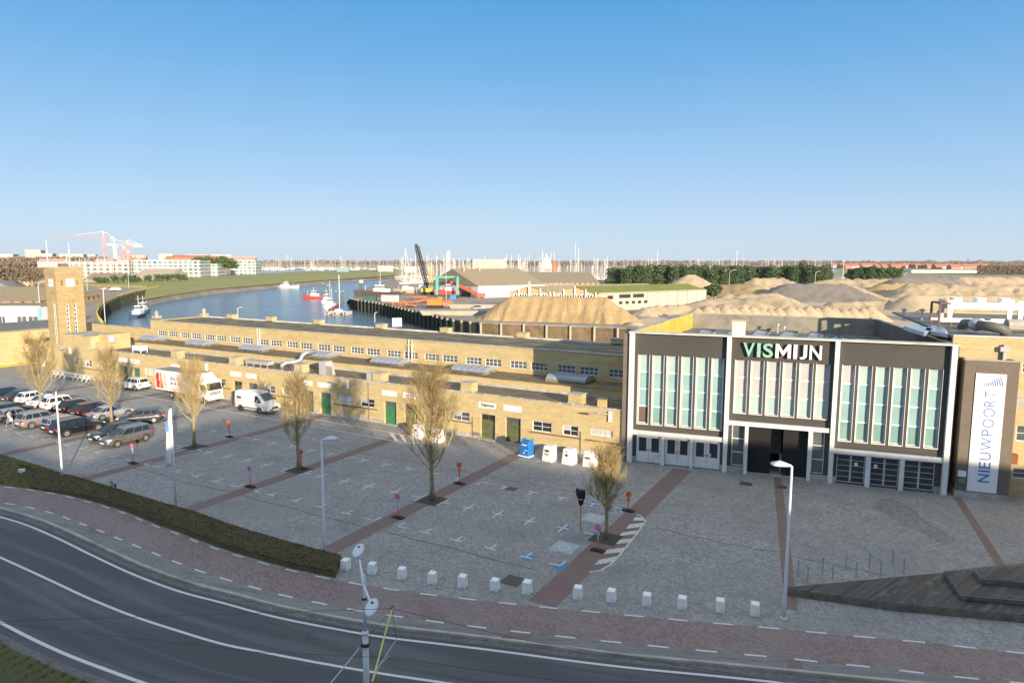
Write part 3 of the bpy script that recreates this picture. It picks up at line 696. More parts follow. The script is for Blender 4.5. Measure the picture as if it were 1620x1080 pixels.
    m = M(); m.box(-76.5,-.02,4.60,4.679,4.2,4.42); obj('flashing', m, mat('lead_flashing',(.42,.42,.40),.6,.25,2,dirt=(.22,.2,.17)), t)
    m = M(); m.box(-76.5,-.02,4.66,5.02,5.001,5.05); obj('coping', m, ROOF_B, t)
    m = M(); m.box(-76.5,-.02,5.02,9.07,4.85,4.98); obj('middle_roof', m, ROOF_A, t)
    UW = [77.65,72.28,66.77,61.31,55.74,50.21,44.53,38.96,33.22,27.67,21.95,16.27,10.61,4.97]; uh = []
    for a in UW:
        for s0 in (a, a-2.52):
            if s0 > 2.1: uh.append((-s0,-s0+2.02,5.46,6.30))
    m = M(); m.wall(-79.4,-.02,4.98,7.68,9.07,9.40,uh); obj('upper_wall', m, B_YEL, t)
    for h in uh: window(t,h[0],h[1],h[2],h[3],9.13,4,2,GREYGLASS,fw=.06,mw=.045)
    m = M(); m.box(-79.4,-79.1,9.401,18.4,0,7.68); m.box(-79.4,-.02,18.1,18.4,0,7.5); obj('rear_wall', m, B_YEL, t)
    m = M(); m.box(-79.45,-.02,9.0,9.45,7.681,7.76); obj('coping', m, COPING, t)
    m = M(); m.box(-79.1,-.02,9.45,18.1,7.45,7.58); obj('upper_roof', m, ROOF_B, t)
    m = M(); m.box(-79.45,-.02,18.05,18.5,7.581,7.76); obj('rear_coping', m, mat('pale_coping',(.60,.58,.52),.7,.15,1,dirt=(.3,.3,.2)), t)
    for x,y in [(421,506),(506,510),(600,517),(707,523),(828,531),(966,544),(345,503)]:
        p = un(x,y,7.9); s0 = -(p-O).dot(UX); q = M(); q.box(-s0-.65,-s0+.65,17.6,18.55,7.762,8.25); o = obj('chimney', q, B_YEL, t)
        q = M(); q.box(-s0-.72,-s0+.72,17.53,18.62,8.251,8.32); obj('cap', q, COPING, o)
    for x,y in ((248,503),(323,499)):
        p = un(x,y,7.76); s0, v0 = -(p-O).dot(UX), (p-O).dot(VY); q = M(); q.box(-s0-.5,-s0+.5,v0-.5,v0+.5,7.77,8.1); o = obj('roof_pedestal', q, B_YEL, t)
        q = M(); q.lathe([(.26,0),(.24,.3),(.17,.5),(.20,.62),(.12,.78),(.04,.86)], (-s0,v0,8.101), 8); q.hexa([(-s0-.3,v0-.08,8.2),(-s0-.15,v0-.08,8.15),(-s0-.15,v0+.08,8.15),(-s0-.3,v0+.08,8.2)],[(-s0-.42,v0-.08,8.75),(-s0-.18,v0-.08,8.6),(-s0-.18,v0+.08,8.6),(-s0-.42,v0+.08,8.75)]); q.hexa([(-s0+.15,v0-.08,8.15),(-s0+.3,v0-.08,8.2),(-s0+.3,v0+.08,8.2),(-s0+.15,v0+.08,8.15)],[(-s0+.18,v0-.08,8.6),(-s0+.42,v0-.08,8.75),(-s0+.42,v0+.08,8.75),(-s0+.18,v0+.08,8.6)]); obj('stone_bird', q, CONC, o)
    # brick vents on the lower roof
    for s0 in (79.0,61.6,50.3,39.2,27.6,16.4,4.85):
        q = M(); q.box(-s0-.62,-s0+.62,.62,1.75,4.2,5.10); o = obj('chimney', q, B_YEL, t)
        q = M(); q.box(-s0-.7,-s0+.7,.54,1.83,5.101,5.17); obj('cap', q, COPING, o)
        q = M(); q.box(-s0-.68,-s0+.68,.57,.619,4.2,4.42); obj('flashing', q, MC['lead_flashing'], o)
    q = M(); q.box(-2.75,-1.95,.8,1.5,4.2,4.95); o = obj('chimney', q, B_YEL, t); q = M(); q.box(-2.9,-1.8,.7,1.6,4.951,5.0); obj('cap', q, ROOF_B, o)
    # barrel skylights
    SK = mat('frosted_skylight', (.25,.29,.35), .22, .08, 1.2, spec=.6)
    for s0,w in [(76.2,3.6),(65.2,3.8),(54.0,4.0),(42.4,4.2),(31.2,4.2),(19.8,4.2),(8.35,4.2)]:
        n = 10; y0, y1 = 6.15, 8.55; m = M(); prof = []
        for k in range(n+1):
            q = math.pi*k/n; prof.append(((y0+y1)/2-math.cos(q)*(y1-y0)/2, 5.22+math.sin(q)*.48))
        m.xprism([(y0,5.21)]+prof[1:-1]+[(y1,5.21)], -s0-w/2, -s0+w/2); o = obj('skylight', m, SK, t, smooth=False)
        m = M()
        for j in range(6):
            x = -s0-w/2+w*j/5
            for k in range(n):
                a, b = prof[k], prof[k+1]; m.tube([(x,a[0],a[1]+.005),(x,b[0],b[1]+.005)], .02, 4)
        obj('rib', m, mat('skylight_rib',(.36,.38,.40),.5,.05), o)
        m = M(); m.box(-s0-w/2-.08,-s0+w/2+.08,y0-.08,y1+.08,4.98,5.205); obj('kerb_frame', m, ROOF_B, o)
    # block beside the tower
    m = M(); m.box(-86.3,-79.3,-.03,4.0,4.30,6.05); obj('stair_block', m, B_YEL, t)
    m = M(); m.box(-79.3,-77.1,1.2,4.4,4.2,6.35); obj('stair_block', m, B_YEL, t)
    m = M(); m.box(-86.4,-79.2,-.08,4.1,6.051,6.13); obj('coping', m, COPING, t)
    z = fpt(190,516,9.07)[1]
    m = M(); m.box(-97,-79.42,9.07,9.4,3.9,z); m.box(-97,-79.42,9.4,17,0,4.2); obj('side_wall', m, B_YEL, t)
    m = M(); m.box(-97,-79.42,9.0,9.45,z+.001,z+.08); obj('coping', m, COPING, t)
    m = M(); m.box(-88.6,-76.52,4.4,9.07,4.3,4.4); obj('side_roof', m, ROOF_A, t)
    for s0,v0 in ((55.3,9.0),(29.6,9.0)):       # twin flues with caps on the upper wall
        for dx in (-.25,.25):
            m = M(); m.tube([(-s0+dx,v0-.12,4.98),(-s0+dx,v0-.12,7.1)], .08, 8); m.tube([(-s0+dx,v0-.12,7.1),(-s0+dx,v0-.12,7.75)], .05, 6)
            m.box(-s0+dx-.2,-s0+dx+.2,v0-.25,v0+.02,7.05,7.15); obj('flue', m, mat('flue_white',(.62,.6,.55),.6,.1), t)
    # downpipes and drain stains
    for s0 in (28.2,3.9,15.2): 
        m = M(); m.tube([(-s0,-.06,0),(-s0,-.06,2.0 if s0<20 else 4.2)], .045, 6); obj('downpipe', m, mat('downpipe_brown',(.25,.19,.13),.7,.1), t)
    # tall roof ducts and units
    m = M(); m.tube([(-42.4,1.2,4.2),(-42.4,1.2,4.75),(-42.1,1.6,5.0),(-41.5,2.4,5.05),(-41.2,2.9,5.2),(-41.1,3.2,5.8),(-40.9,3.6,6.05),(-40.4,4.6,6.1)], .26, 12); obj('air_duct', m, GALV, t, smooth=True)
    m = M(); m.hexa([(-36.0,.7,4.2),(-34.6,.7,4.2),(-34.6,1.8,4.2),(-36.0,1.8,4.2)], [(-36.0,.7,5.75),(-35.1,.7,5.75),(-35.1,1.8,5.75),(-36.0,1.8,5.75)]); obj('vent_hood', m, mat('unit_grey',(.42,.42,.42),.5,.06), t)
    m = M(); m.box(-34.9,-34.0,.68,.72,4.3,5.3); obj('vent_grille', m, mat('rusty_grille',(.30,.27,.22),.8,.4,8), t)
    m = M(); m.box(-48.5,-44.6,1.0,2.0,4.55,4.95)
    for k in range(4): m.box(-48.4+k*1.2,-48.3+k*1.2,1.05,1.15,4.2,4.55)
    obj('condenser', m, mat('condenser_grey',(.40,.38,.34),.6,.3,5), t)
    m = M(); m.box(-71.6,-69.6,1.2,2.2,4.55,5.2)
    for x in (-71.5,-69.7): 
        for y in (1.25,2.15): m.box(x-.04,x+.04,y-.04,y+.04,4.2,4.55)
    obj('condenser', m, mat('unit_white',(.74,.74,.72),.5,.05), t)
    m = M(); m.box(-29.2,-28.5,.8,1.1,4.2,5.05); obj('vent_hood', m, MC['unit_grey'], t)
    # wall lamps and horn-shaped brackets
    for s0 in (1.3,31.2,54.4,84.8):
        m = M(); m.box(-s0-.02,-s0+.22,-.16,-.002,3.25,4.15); o = obj('wall_lamp', m, WHITE2, t)
        q = M(); q.tube([(-s0+.05,-.1,3.9),(-s0-.5,-.55,4.0),(-s0-.75,-.7,4.0)], .04, 6); q.hexa([(-s0-1.6,-.95,3.93),(-s0-.7,-.95,3.9),(-s0-.7,-.55,3.9),(-s0-1.6,-.7,3.93)],[(-s0-1.6,-.95,4.0),(-s0-.7,-.95,4.06),(-s0-.7,-.55,4.06),(-s0-1.6,-.7,4.0)]); obj('lamp_head', q, mat('unit_grey2',(.38,.38,.36),.5,.1), o)
    # dormer frame by the tower
    m = M(); m.box(-77.0,-76.4,1.1,1.7,5.3,6.2); obj('vent_box', m, mat('unit_white2',(.55,.55,.53),.5,.1), t)
    return t
longb()

# ------------------------------------------------------------------ clock tower
def tower():
    t = thing('clock_tower', 'tall square yellow brick tower with white clock faces and two flagpoles', 'tower', W(89,.9), ROW)
    # local x runs right, y away; the tower spans x -2.8..0, y 0..3.9
    X0, Y1, Z = -2.9, 3.9, 15.7
    hx = [(1.20,1.55,5.7,10.2),(2.30,2.65,5.7,10.2)]
    side = M(); side.wall(0,Y1,0,Z,0,.3,hx+[(.75,.95,13.0,13.8),(2.98,3.15,13.0,13.8),(1.8,1.93,14.8,15.3)])
    side.v = [(-y+.0, x, z) for x,y,z in side.v]        # turned to face right
    B_T = brick('tower_brick', (.40,.30,.135), (.47,.37,.19), (.40,.33,.22), (.18,.12,.055), .75)
    obj('clock_side_wall', side, B_T, t)
    m = M(); m.box(X0,-.301,0,.3,0,Z); m.box(X0,X0+.3,.3,Y1-.3,0,Z); m.box(X0,-.301,Y1-.3,Y1,0,Z); obj('shaft', m, B_T, t)
    m = M(); m.box(X0+.3,-.3,.3,Y1-.3,Z-.5,Z-.3); obj('tower_roof', m, ROOF_B, t)
    m = M(); m.box(X0-.09,.09,-.09,Y1+.09,14.55,Z-.12); m.box(X0-.07,.07,-.07,Y1+.07,12.05,12.2); obj('cornice', m, B_T, t)
    m = M(); m.box(X0-.16,.16,-.16,Y1+.16,Z-.10,Z+.08); obj('coping', m, COPING, t)
    m = M(); m.box(.0,.25,1.72,2.12,5.4,11.0); obj('pilaster', m, B_T, t)
    for a,b,z0,z1 in hx:
        m = M(); m.box(-.16,-.12,a,b,z0,z1); o = obj('window', m, DARKGLASS, t)
        f = M(); f.box(-.12,-.02,a,a+.06,z0,z1); f.box(-.12,-.02,b-.06,b,z0,z1)
        for k in range(8): zz = z0+(z1-z0)*k/7; f.box(-.12,-.02,a+.06,b-.06,max(z0,zz-.06),min(z1,zz+.06))
        obj('frame', f, WHITE2, o)
    def clock(face):
        fr = M(); fr.box(-.62,.62,-.04,0,-.62,.62); o = obj('clock_frame', fr, mat('clock_grey_frame',(.45,.45,.42),.6,.1), t)
        d = M(); d.box(-.52,.52,-.06,-.041,-.52,.52); obj('clock_face', d, SIGNW, o)
        h = M(); h.obox(Vector((-.15,-.07,.12)), (.52,.012,.08), 0, R(38)); h.obox(Vector((.10,-.07,-.06)), (.40,.012,.09), 0, R(30))
        for k in range(12): q = k*math.pi/6; h.obox(Vector((.45*math.cos(q),-.067,.45*math.sin(q))), (.05,.008,.03), 0, -q)
        obj('clock_hand', h, DARK, o); return o
    o = clock(0); o.location = (.09,2.75-.0,13.4); o.rotation_euler = (0,0,math.pi/2); o.location = (.0,2.0,13.4)
    o2 = clock(1); o2.location = (-1.35,-.0,13.4)
    lad = M()
    for x in (-.75,-.35): lad.tube([(x,-.15,1.6),(x,-.15,10.4)], .025, 5)
    for k in range(30): lad.tube([(-.75,-.15,1.7+k*.29),(-.35,-.15,1.7+k*.29)], .018, 4)
    for k in range(6): lad.tube([(-.75,-.15,2+k*1.6),(-.75,0,2+k*1.6)], .02, 4)
    obj('ladder', lad, WHITE2, t)
    for x,y,h in ((-2.2,.2,19.6),(-1.4,2.9,19.3)):
        p = M(); p.tube([(x,y,12.9 if y < 1 else 15.3),(x,y,h)], [.06,.04], 6); obj('flagpole', p, WHITE2, t)
    p = M(); p.box(-1.9,-1.0,1.4,2.4,Z-.3,Z+.55); obj('roof_hatch', p, B_BROWN, t)
    return t
tower()

# ------------------------------------------------------------------ market hall (VISMIJN)
def hall():
    t = thing('market_hall', 'tall dark brown market hall with white pillars and the mint and white letters VISMIJN', 'building', HA, HROT)
    YP, YG = .15, .40
    W1 = [(x,x+.90,3.37,9.22) for x in (.42,1.60,2.76,3.95,5.13,6.33)]
    W2 = [(x,x+.92,4.92,9.18) for x in (8.13,9.33,10.52,11.69,12.88,14.05)]
    W3 = [(x,x+.86,3.37,9.20) for x in (15.86,17.0,18.15,19.31,20.45,21.6)]
    D1 = [(.40,2.50),(2.78,4.85),(5.10,7.22)]; D3 = [(15.84,17.80),(18.15,20.08),(20.40,22.42)]
    holes = W1+W2+W3+[(a,b,-.02,2.36) for a,b in D1]+[(a,b,.1,2.32) for a,b in D3]+[(8.08,9.06,.55,3.88),(14.02,14.92,.55,3.88),(9.34,13.72,-.02,3.88)]
    m = M(); m.wall(-.32,23.18,-.02,10.98,YP,YG+.1,holes); obj('front_wall', m, PANEL, t)
    # pillars, beams, posts
    for a,b in ((-.32,.08),(7.44,7.78),(15.25,15.57),(22.84,23.2)):
        q = M(); q.box(a,b,-.22,YP-.002,0,11.02); obj('pillar', q, WHITE, t, bevel=.012)
    for a,b,z0,z1 in ((.08,7.44,2.42,2.80),(7.78,15.25,3.92,4.26),(15.57,22.84,2.36,2.74)):
        q = M(); q.box(a+.003,b-.003,-.10,YP-.003,z0,z1); obj('beam', q, WHITE, t, bevel=.01)
    for a,b,z in ((2.51,2.77,2.41),(4.86,5.09,2.41),(9.07,9.33,3.91),(13.73,14.01,3.91),(17.81,18.14,2.35),(20.09,20.39,2.35)):
        q = M(); q.box(a,b,-.14,YP-.004,0,z); obj('post', q, WHITE, t, bevel=.01)
    q = M(); q.box(-.4,23.3,-.26,.75,11.021,11.13); obj('coping', q, mat('pale_coping',(.60,.58,.52),.7,.15), t)
    for a,b in ((.08,.40),(7.23,7.44),(7.78,9.07),(14.01,15.25),(15.57,15.84),(22.43,22.84)): q = M(); q.box(a,b,YP-.06,YP-.005,0,.5); obj('plinth', q, CONC, t)
    PR = {1:[TEAL3,TEAL2,TEAL2,TEAL1], 2:[TEAL1,GREYCURT,GREYCURT], 3:[TEAL3,TEAL2,TEAL2,TEAL1]}  # opaque pane colours, set row by row
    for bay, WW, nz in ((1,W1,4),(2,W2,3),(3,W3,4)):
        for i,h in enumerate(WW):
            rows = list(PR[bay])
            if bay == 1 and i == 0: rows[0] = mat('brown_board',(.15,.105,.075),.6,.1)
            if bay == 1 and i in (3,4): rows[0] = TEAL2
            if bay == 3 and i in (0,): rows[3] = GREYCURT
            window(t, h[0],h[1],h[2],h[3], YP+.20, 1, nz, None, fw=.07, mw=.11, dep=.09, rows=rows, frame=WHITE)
            q = M(); q.box(h[0]-.05,h[0]-.001,YP-.035,YP-.002,h[2]-.06,h[3]+.02); q.box(h[0],h[1]+.04,YP-.035,YP-.002,h[2]-.07,h[2]-.001); q.box(h[1]+.001,h[1]+.035,YP-.02,YP-.002,h[2],h[3]+.02); obj('window_trim', q, WHITE, t)
    for h in ((8.08,9.06,.55,3.88),(14.02,14.92,.55,3.88)):
        window(t, h[0],h[1],h[2],h[3], YP+.12, 1, 3, GREYGLASS, fw=.06, mw=.07, dep=.08)
    for i,(a,b) in enumerate(D1):
        for j in (0,1):
            x0, x1 = a+(b-a)/2*j+.01, a+(b-a)/2*(j+1)-.01
            q = M(); q.wall(x0,x1,.06,2.34,YP+.02,YP+.08,[(x0+.2,x1-.2,.98,2.18)]); o = obj('door', q, WHITE, t)
            q = M(); q.box(x0+.19,x1-.19,YP+.045,YP+.055,.97,2.19); obj('pane', q, DARKGLASS, o)
            q = M(); xx = x1-.08 if j == 0 else x0+.08; q.box(xx-.02,xx+.02,YP-.03,YP+.02,1.05,1.25); obj('handle', q, DARK, o)
    q = M(); q.box(6.30,6.52,YP-.01,YP+.015,1.05,1.35); obj('notice', q, mat('notice_yellow',(.7,.68,.45),.5,.05), t)
    for i,(a,b) in enumerate(D3):
        for j in (0,1):
            x0, x1 = a+(b-a)/2*j+.01, a+(b-a)/2*(j+1)-.01
            o = window(t, x0,x1,.12,2.30, YP+.05, 1, 5, DARKGLASS, fw=.05, mw=.03, dep=.06, frame=mat('aluminium_frame',(.62,.62,.60),.4,.05), name='glazed_door')
            if (i,j) in ((0,1),(1,0)):
                q = M(); q.box(x0+.25,x0+.48,YP+.02,YP+.045,1.45,1.72); obj('notice', q, SIGNW, o)
    # the wide gateway with dark sliding leaves, one gap open onto a grey floor
    BD = mat('black_gate_paint',(.010,.010,.010),.55,.3,1)
    q = M(); q.box(9.36,11.05,.55,.63,.05,3.86); obj('gate_leaf', q, BD, t)
    q = M(); q.box(11.95,13.70,.50,.58,.05,3.86); obj('gate_leaf', q, BD, t)
    q = M(); q.box(9.2,9.33,.51,14,0,3.9); q.box(13.74,13.9,.51,14,0,3.9); q.box(9.2,13.9,14,14.2,0,3.9); q.box(9.2,13.9,.51,14.2,3.9,4.0); obj('passage', q, mat('passage_dark',(.05,.045,.04),.8,.2), t)
    q = M(); q.box(9.34,13.73,.0,14,.004,.03); obj('passage_floor', q, mat('passage_floor_grey',(.40,.38,.35),.7,.3,2), t)
    q = M(); q.box(11.1,11.9,3.2,3.3,1.0,3.85); q.box(11.75,11.93,1.2,2.2,.05,1.6); obj('hanging_curtain', q, mat('plastic_curtain',(.30,.30,.29),.4,.2), t)
    # letters
    for tx, x0, w, mtl in (('VIS',8.66,2.42,mat('mint_letter',(.27,.52,.42),.4,.03)),('MIJN',11.15,3.33,SIGNW)):
        pass
    lx = 8.66
    for ch, w, mtl in (('V',.86,0),('I',.26,0),('S',.74,0),('M',1.12,1),('I',.27,1),('J',.52,1),('N',.86,1)):
        mm = MC['mint_letter'] if mtl == 0 else SIGNW
        if ch == 'M': q = M(); q.yprism([(lx+x*w,9.52+z) for x,z in ((0,0),(.21,0),(.21,.66),(.5,.16),(.79,.66),(.79,0),(1,0),(1,1.10),(.80,1.10),(.5,.56),(.20,1.10),(0,1.10))], YP-.29, YP-.15); o = obj('letter', q, mm, t)
        else: o = text('letter', ch, 1.40, mm, t, (lx+w/2, YP-.22, 10.07), (math.pi/2,0,0), w, .07, .024, height=1.10)
        lx += w+.175
    # roof, parapets
    def L(p): q = p-HA; return (q.dot(HX), q.dot(HY))
    BL, BR = L(un(1096,495,11.0)), L(un(1385,505,11.0)); FL, FR = (-.3,.5), (23.2,.5)
    def wallseg(a, b, th, z0, z1, mtl, name):
        a, b = Vector(a), Vector(b); d = (b-a).normalized(); n = Vector((-d.y,d.x))*th
        q = M(); q.prism([tuple(a),tuple(b),tuple(b+n),tuple(a+n)], z0, z1); return obj(name, q, mtl, t)
    q = M(); q.prism([FL,FR,BR,BL], 9.0, 9.25); obj('roof', q, ROOF_C, t)
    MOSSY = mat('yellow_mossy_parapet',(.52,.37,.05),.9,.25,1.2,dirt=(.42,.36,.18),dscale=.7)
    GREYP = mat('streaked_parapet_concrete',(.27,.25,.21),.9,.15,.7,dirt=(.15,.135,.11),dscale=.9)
    wallseg(FL, BL, .25, 0, 10.96, MOSSY, 'left_parapet'); wallseg(BR, BL, -.25, 0, 10.96, GREYP, 'rear_parapet'); wallseg(FR, BR, -.25, 0, 10.96, mat('shade_dark_parapet',(.13,.12,.10),.9,.2,1), 'right_parapet')  # right parapet colour darkened, its shade is painted in
    for a,b,th in ((FL,BL,.30),(BR,BL,-.3),(FR,BR,-.3)): wallseg(a, b, th, 10.961, 11.03, COPING, 'parapet_coping')
    q = M(); q.box(-.85,-.325,-.02,.5,0,11.0); obj('corner_pier', q, B_BROWN, t)
    # chimney on the front edge
    q = M(); q.box(7.75,8.75,.2,1.0,11.135,12.25); o = obj('roof_stack', q, mat('pale_stack',(.62,.58,.52),.7,.1,1), t)
    q = M(); q.box(7.68,8.82,.13,1.07,12.251,12.35); obj('cap', q, mat('tan_cap',(.50,.38,.20),.8,.1), o)
    # rooflights and vents
    RLM = mat('blue_grey_rooflight',(.33,.40,.50),.18,.15,.8,spec=.7)
    for Q in (((195,224),(240,195),(345,205),(300,234)),((410,240),(452,207),(560,214),(520,245)),((605,243),(655,195),(755,207),(712,252)),((805,253),(865,207),(965,217),(930,262)),((1020,263),(1060,218),(1170,228),(1150,275)),((1160,272),(1262,243),(1290,262),(1230,282)),((1262,275),(1270,243),(1375,268),(1340,290)),((1380,285),(1400,262),(1500,262),(1540,276))):
        T = [L(un(1060+x/4.765,480+y/4.765,9.75)) for x,y in Q]; q = M(); q.hexa([(p[0],p[1],9.26) for p in T], [(p[0],p[1],9.72+.06*(i%2)) for i,p in enumerate(T)]); obj('rooflight', q, RLM, t)
        q = M()
        for i in range(4): a_, b_ = T[i], T[(i+1)%4]; q.tube([(a_[0],a_[1],9.78),(b_[0],b_[1],9.78)], .06, 4)
        obj('rooflight_frame', q, DARK, t)
    for x,y,h in ((1230,527,.9),(1240,527,.6),(1293,520,1.2),(1319,521,1.2),(1347,521,1.2),(1266,520,1.2),(1376,522,1.3),(1142,507,.6)):
        p = un(x,y,9.25); a = L(p); q = M(); q.tube([(a[0],a[1],9.25),(a[0],a[1],9.25+h)], .07, 7); q.tube([(a[0],a[1],9.25+h),(a[0],a[1],9.25+h+.12)], .16, 8); obj('roof_vent', q, GALV, t)
    a = L(un(1238,523,9.25)); q = M(); q.lathe([(.45,0),(.45,.25),(.55,.3),(.6,.55),(.45,.75),(.1,.85)], (a[0],a[1],9.25), 14); obj('roof_fan', q, mat('fan_cream',(.62,.58,.5),.6,.08), t, smooth=True)
    return t
hall()

# ------------------------------------------------------------------ brown sign tower and the yellow office wing to the right
def signtower():
    t = thing('sign_tower', 'brown brick tower block carrying the tall white banner beside the hall', 'tower', HA+HX*23.72+HY*(-.12), HROT)
    m = M(); m.box(0,3.28,0,.25,.45,10.05); m.box(0,.25,.25,1.7,.45,10.05); m.box(3.03,3.28,.25,1.7,.45,10.05); obj('shaft', m, B_BROWN, t)
    m = M(); m.box(.25,3.03,.25,1.7,9.3,9.45); obj('flat_roof', m, ROOF_B, t)
    m = M(); m.box(-.05,3.33,-.05,1.7,0,.448); obj('plinth', m, CONC, t)
    m = M(); m.box(-.06,3.34,-.06,.3,10.051,10.12); obj('coping', m, COPING, t)
    m = M(); m.box(.75,2.6,-.02,-.001,9.42,9.62); obj('panel_trim', m, B_BROWN, t)
    for x in (.2,): 
        m = M(); m.box(x-.12,x+.38,-.16,-.003,1.55,1.95); obj('post_box', m, SIGNW, t); m = M(); m.box(x-.08,x+.38,-.18,-.003,1.05,1.45); obj('meter_box', m, mat('green_box',(.12,.22,.14),.5,.1), t)
    b = thing('banner', 'tall white banner with blue sail and NIEUWPOORT running upwards on the brown tower', 'banner', HA+HX*24.42+HY*(-.15), HROT)
    m = M(); m.box(0,1.84,-.03,-.006,.52,9.15); obj('cloth', m, mat('banner_white',(.80,.80,.80),.5,.02), b)
    NB = mat('banner_blue',(.07,.17,.42),.5,.05)
    z = 1.25
    for i,ch in enumerate('NIEUWPOORT'):
        w = [.62,.12,.46,.56,.92,.44,.62,.62,.46,.50][i]; k = max(0, 1-i/6)
        o = text('letter', ch, .95, NB, b, (.98, -.036, z+w/2), (math.pi/2,-math.pi/2,0), w, .003, .024*k-.012, height=.70); z += w+.15
    s = M()                                   # the striped sail: fans of thin curved blades
    for k in range(9):
        r0 = .30+.14*k; n = 12; up = [];
        for j in range(n+1):
            q = R(4+26*j/n*(1.0)); up.append((q))
        for j in range(n):
            pts = []
            for q,rr in ((up[j],r0),(up[j+1],r0),(up[j+1],r0+.075),(up[j],r0+.075)):
                pts.append((.22+rr*math.cos(q)*.98, -.036, 8.22+rr*math.sin(q)*.92-.05*k*0))
            s.add(pts, [(0,1,2,3)])
    obj('sail_emblem', s, NB, b)
signtower()
def office():
    t = thing('office_building', 'yellow brick office wing with white windows right of the brown sign tower', 'building', HA+HX*22.9+HY*1.6, HROT)
    rows = []
    for y in (585,):
        rows.append(hpt(1612,y,1.6)[1])
    zz = [hpt(1612,y,1.6)[1] for y in (757,740,698,672,590,572)]
    wh = []
    for z0,z1 in ((zz[0],zz[1]),(zz[2],zz[3]),(zz[4],zz[5])):
        for k in range(9): wh.append((4.75+k*2.6, 4.75+k*2.6+2.1, z0, z1))
    m = M(); m.wall(.35,34,-.02,11.55,0,.35,wh); obj('front_wall', m, B_YEL, t)
    for h in wh: window(t, *h, .12, 2, 2, GREYGLASS)
    m = M(); m.box(4.3,34,-.10,-.002,7.3,7.45); m.box(4.3,34,-.05,-.002,6.5,7.25); obj('concrete_band', m, CONC, t)
    m = M(); m.box(.35,34,-.06,.4,11.551,11.65); obj('coping', m, mat('pale_coping',(.60,.58,.52),.7,.15), t)
    m = M(); m.box(1.0,34,.35,30,11.1,11.3); obj('roof', m, ROOF_C, t)
    m = M(); m.box(33.65,34,.35,30,0,11.5); m.box(4,34,30,30.3,0,11.5); obj('rear_wall', m, B_YEL, t)
    m = M(); x,z = hpt(1590,545,1.5); x -= 22.9; m.box(x-.09,x+.09,-.25,-.01,z-2.2,z); m.box(x-.3,x+.3,-.3,-.02,z-.5,z-.15); obj('antenna_bracket', m, mat('unit_grey',(.6,.6,.6),.5,.06), t)
    m = M(); x,z = hpt(1601,724,1.5); x -= 22.9; m.box(x-.3,x+.25,-.5,-.05,z-.35,z+.35); obj('wall_lamp', m, mat('rust_lamp',(.25,.08,.03),.6,.2), t)
    m = M(); m.tube([(4.55,-.06,0),(4.55,-.06,1.9)], .06, 6); obj('downpipe', m, MC['downpipe_brown'], t)
    def LO_(x,y,z): q = un(x,y,z)-(HA+HX*22.9+HY*1.6); return (q.dot(HX),q.dot(HY),z)
    DK = mat('duct_dark',(.12,.12,.11),.6,.2)
    q = M(); q.tube([LO_(1522,516,11.4),LO_(1526,511,12.0),LO_(1534,511.5,12.1),LO_(1543,513,12.1)], .36, 14); q.tube([LO_(1548,514.5,12.1),LO_(1565,516,12.1),LO_(1582,519,12.0),LO_(1590,523,11.8),LO_(1592,530,11.3)], .37, 14); obj('roof_duct', q, DK, t, smooth=True)
    q = M(); q.tube([LO_(1543,513,12.1),LO_(1545.5,513.6,12.1)], .50, 18); obj('duct_flange', q, GALV, t, smooth=True)
    A_, B_ = LO_(1592,514,11.9), LO_(1700,516,11.9); q = M(); q.tube([A_,B_], .5, 10); obj('roof_plant', q, mat('plant_grey',(.35,.33,.29),.7,.2), t)
    for Q in (((1430,516),(1446,512),(1476,521),(1462,526)),((1463,522),(1472,514),(1494,518),(1500,528))):
        T = [LO_(x,y,11.6) for x,y in Q]; q = M(); q.hexa([(p[0],p[1],11.31) for p in T], [(p[0],p[1],11.62) for p in T]); obj('rooflight', q, MC['blue_grey_rooflight'], t)
    for x,y in ((1458,507),(1429,506),(1485,510)): A_ = LO_(x,y,11.3); q = M(); q.tube([A_,(A_[0],A_[1],12.2)], .08, 6); q.box(A_[0]-.2,A_[0]+.2,A_[1]-.2,A_[1]+.2,12.2,12.4); obj('roof_vent', q, GALV, t)
office()
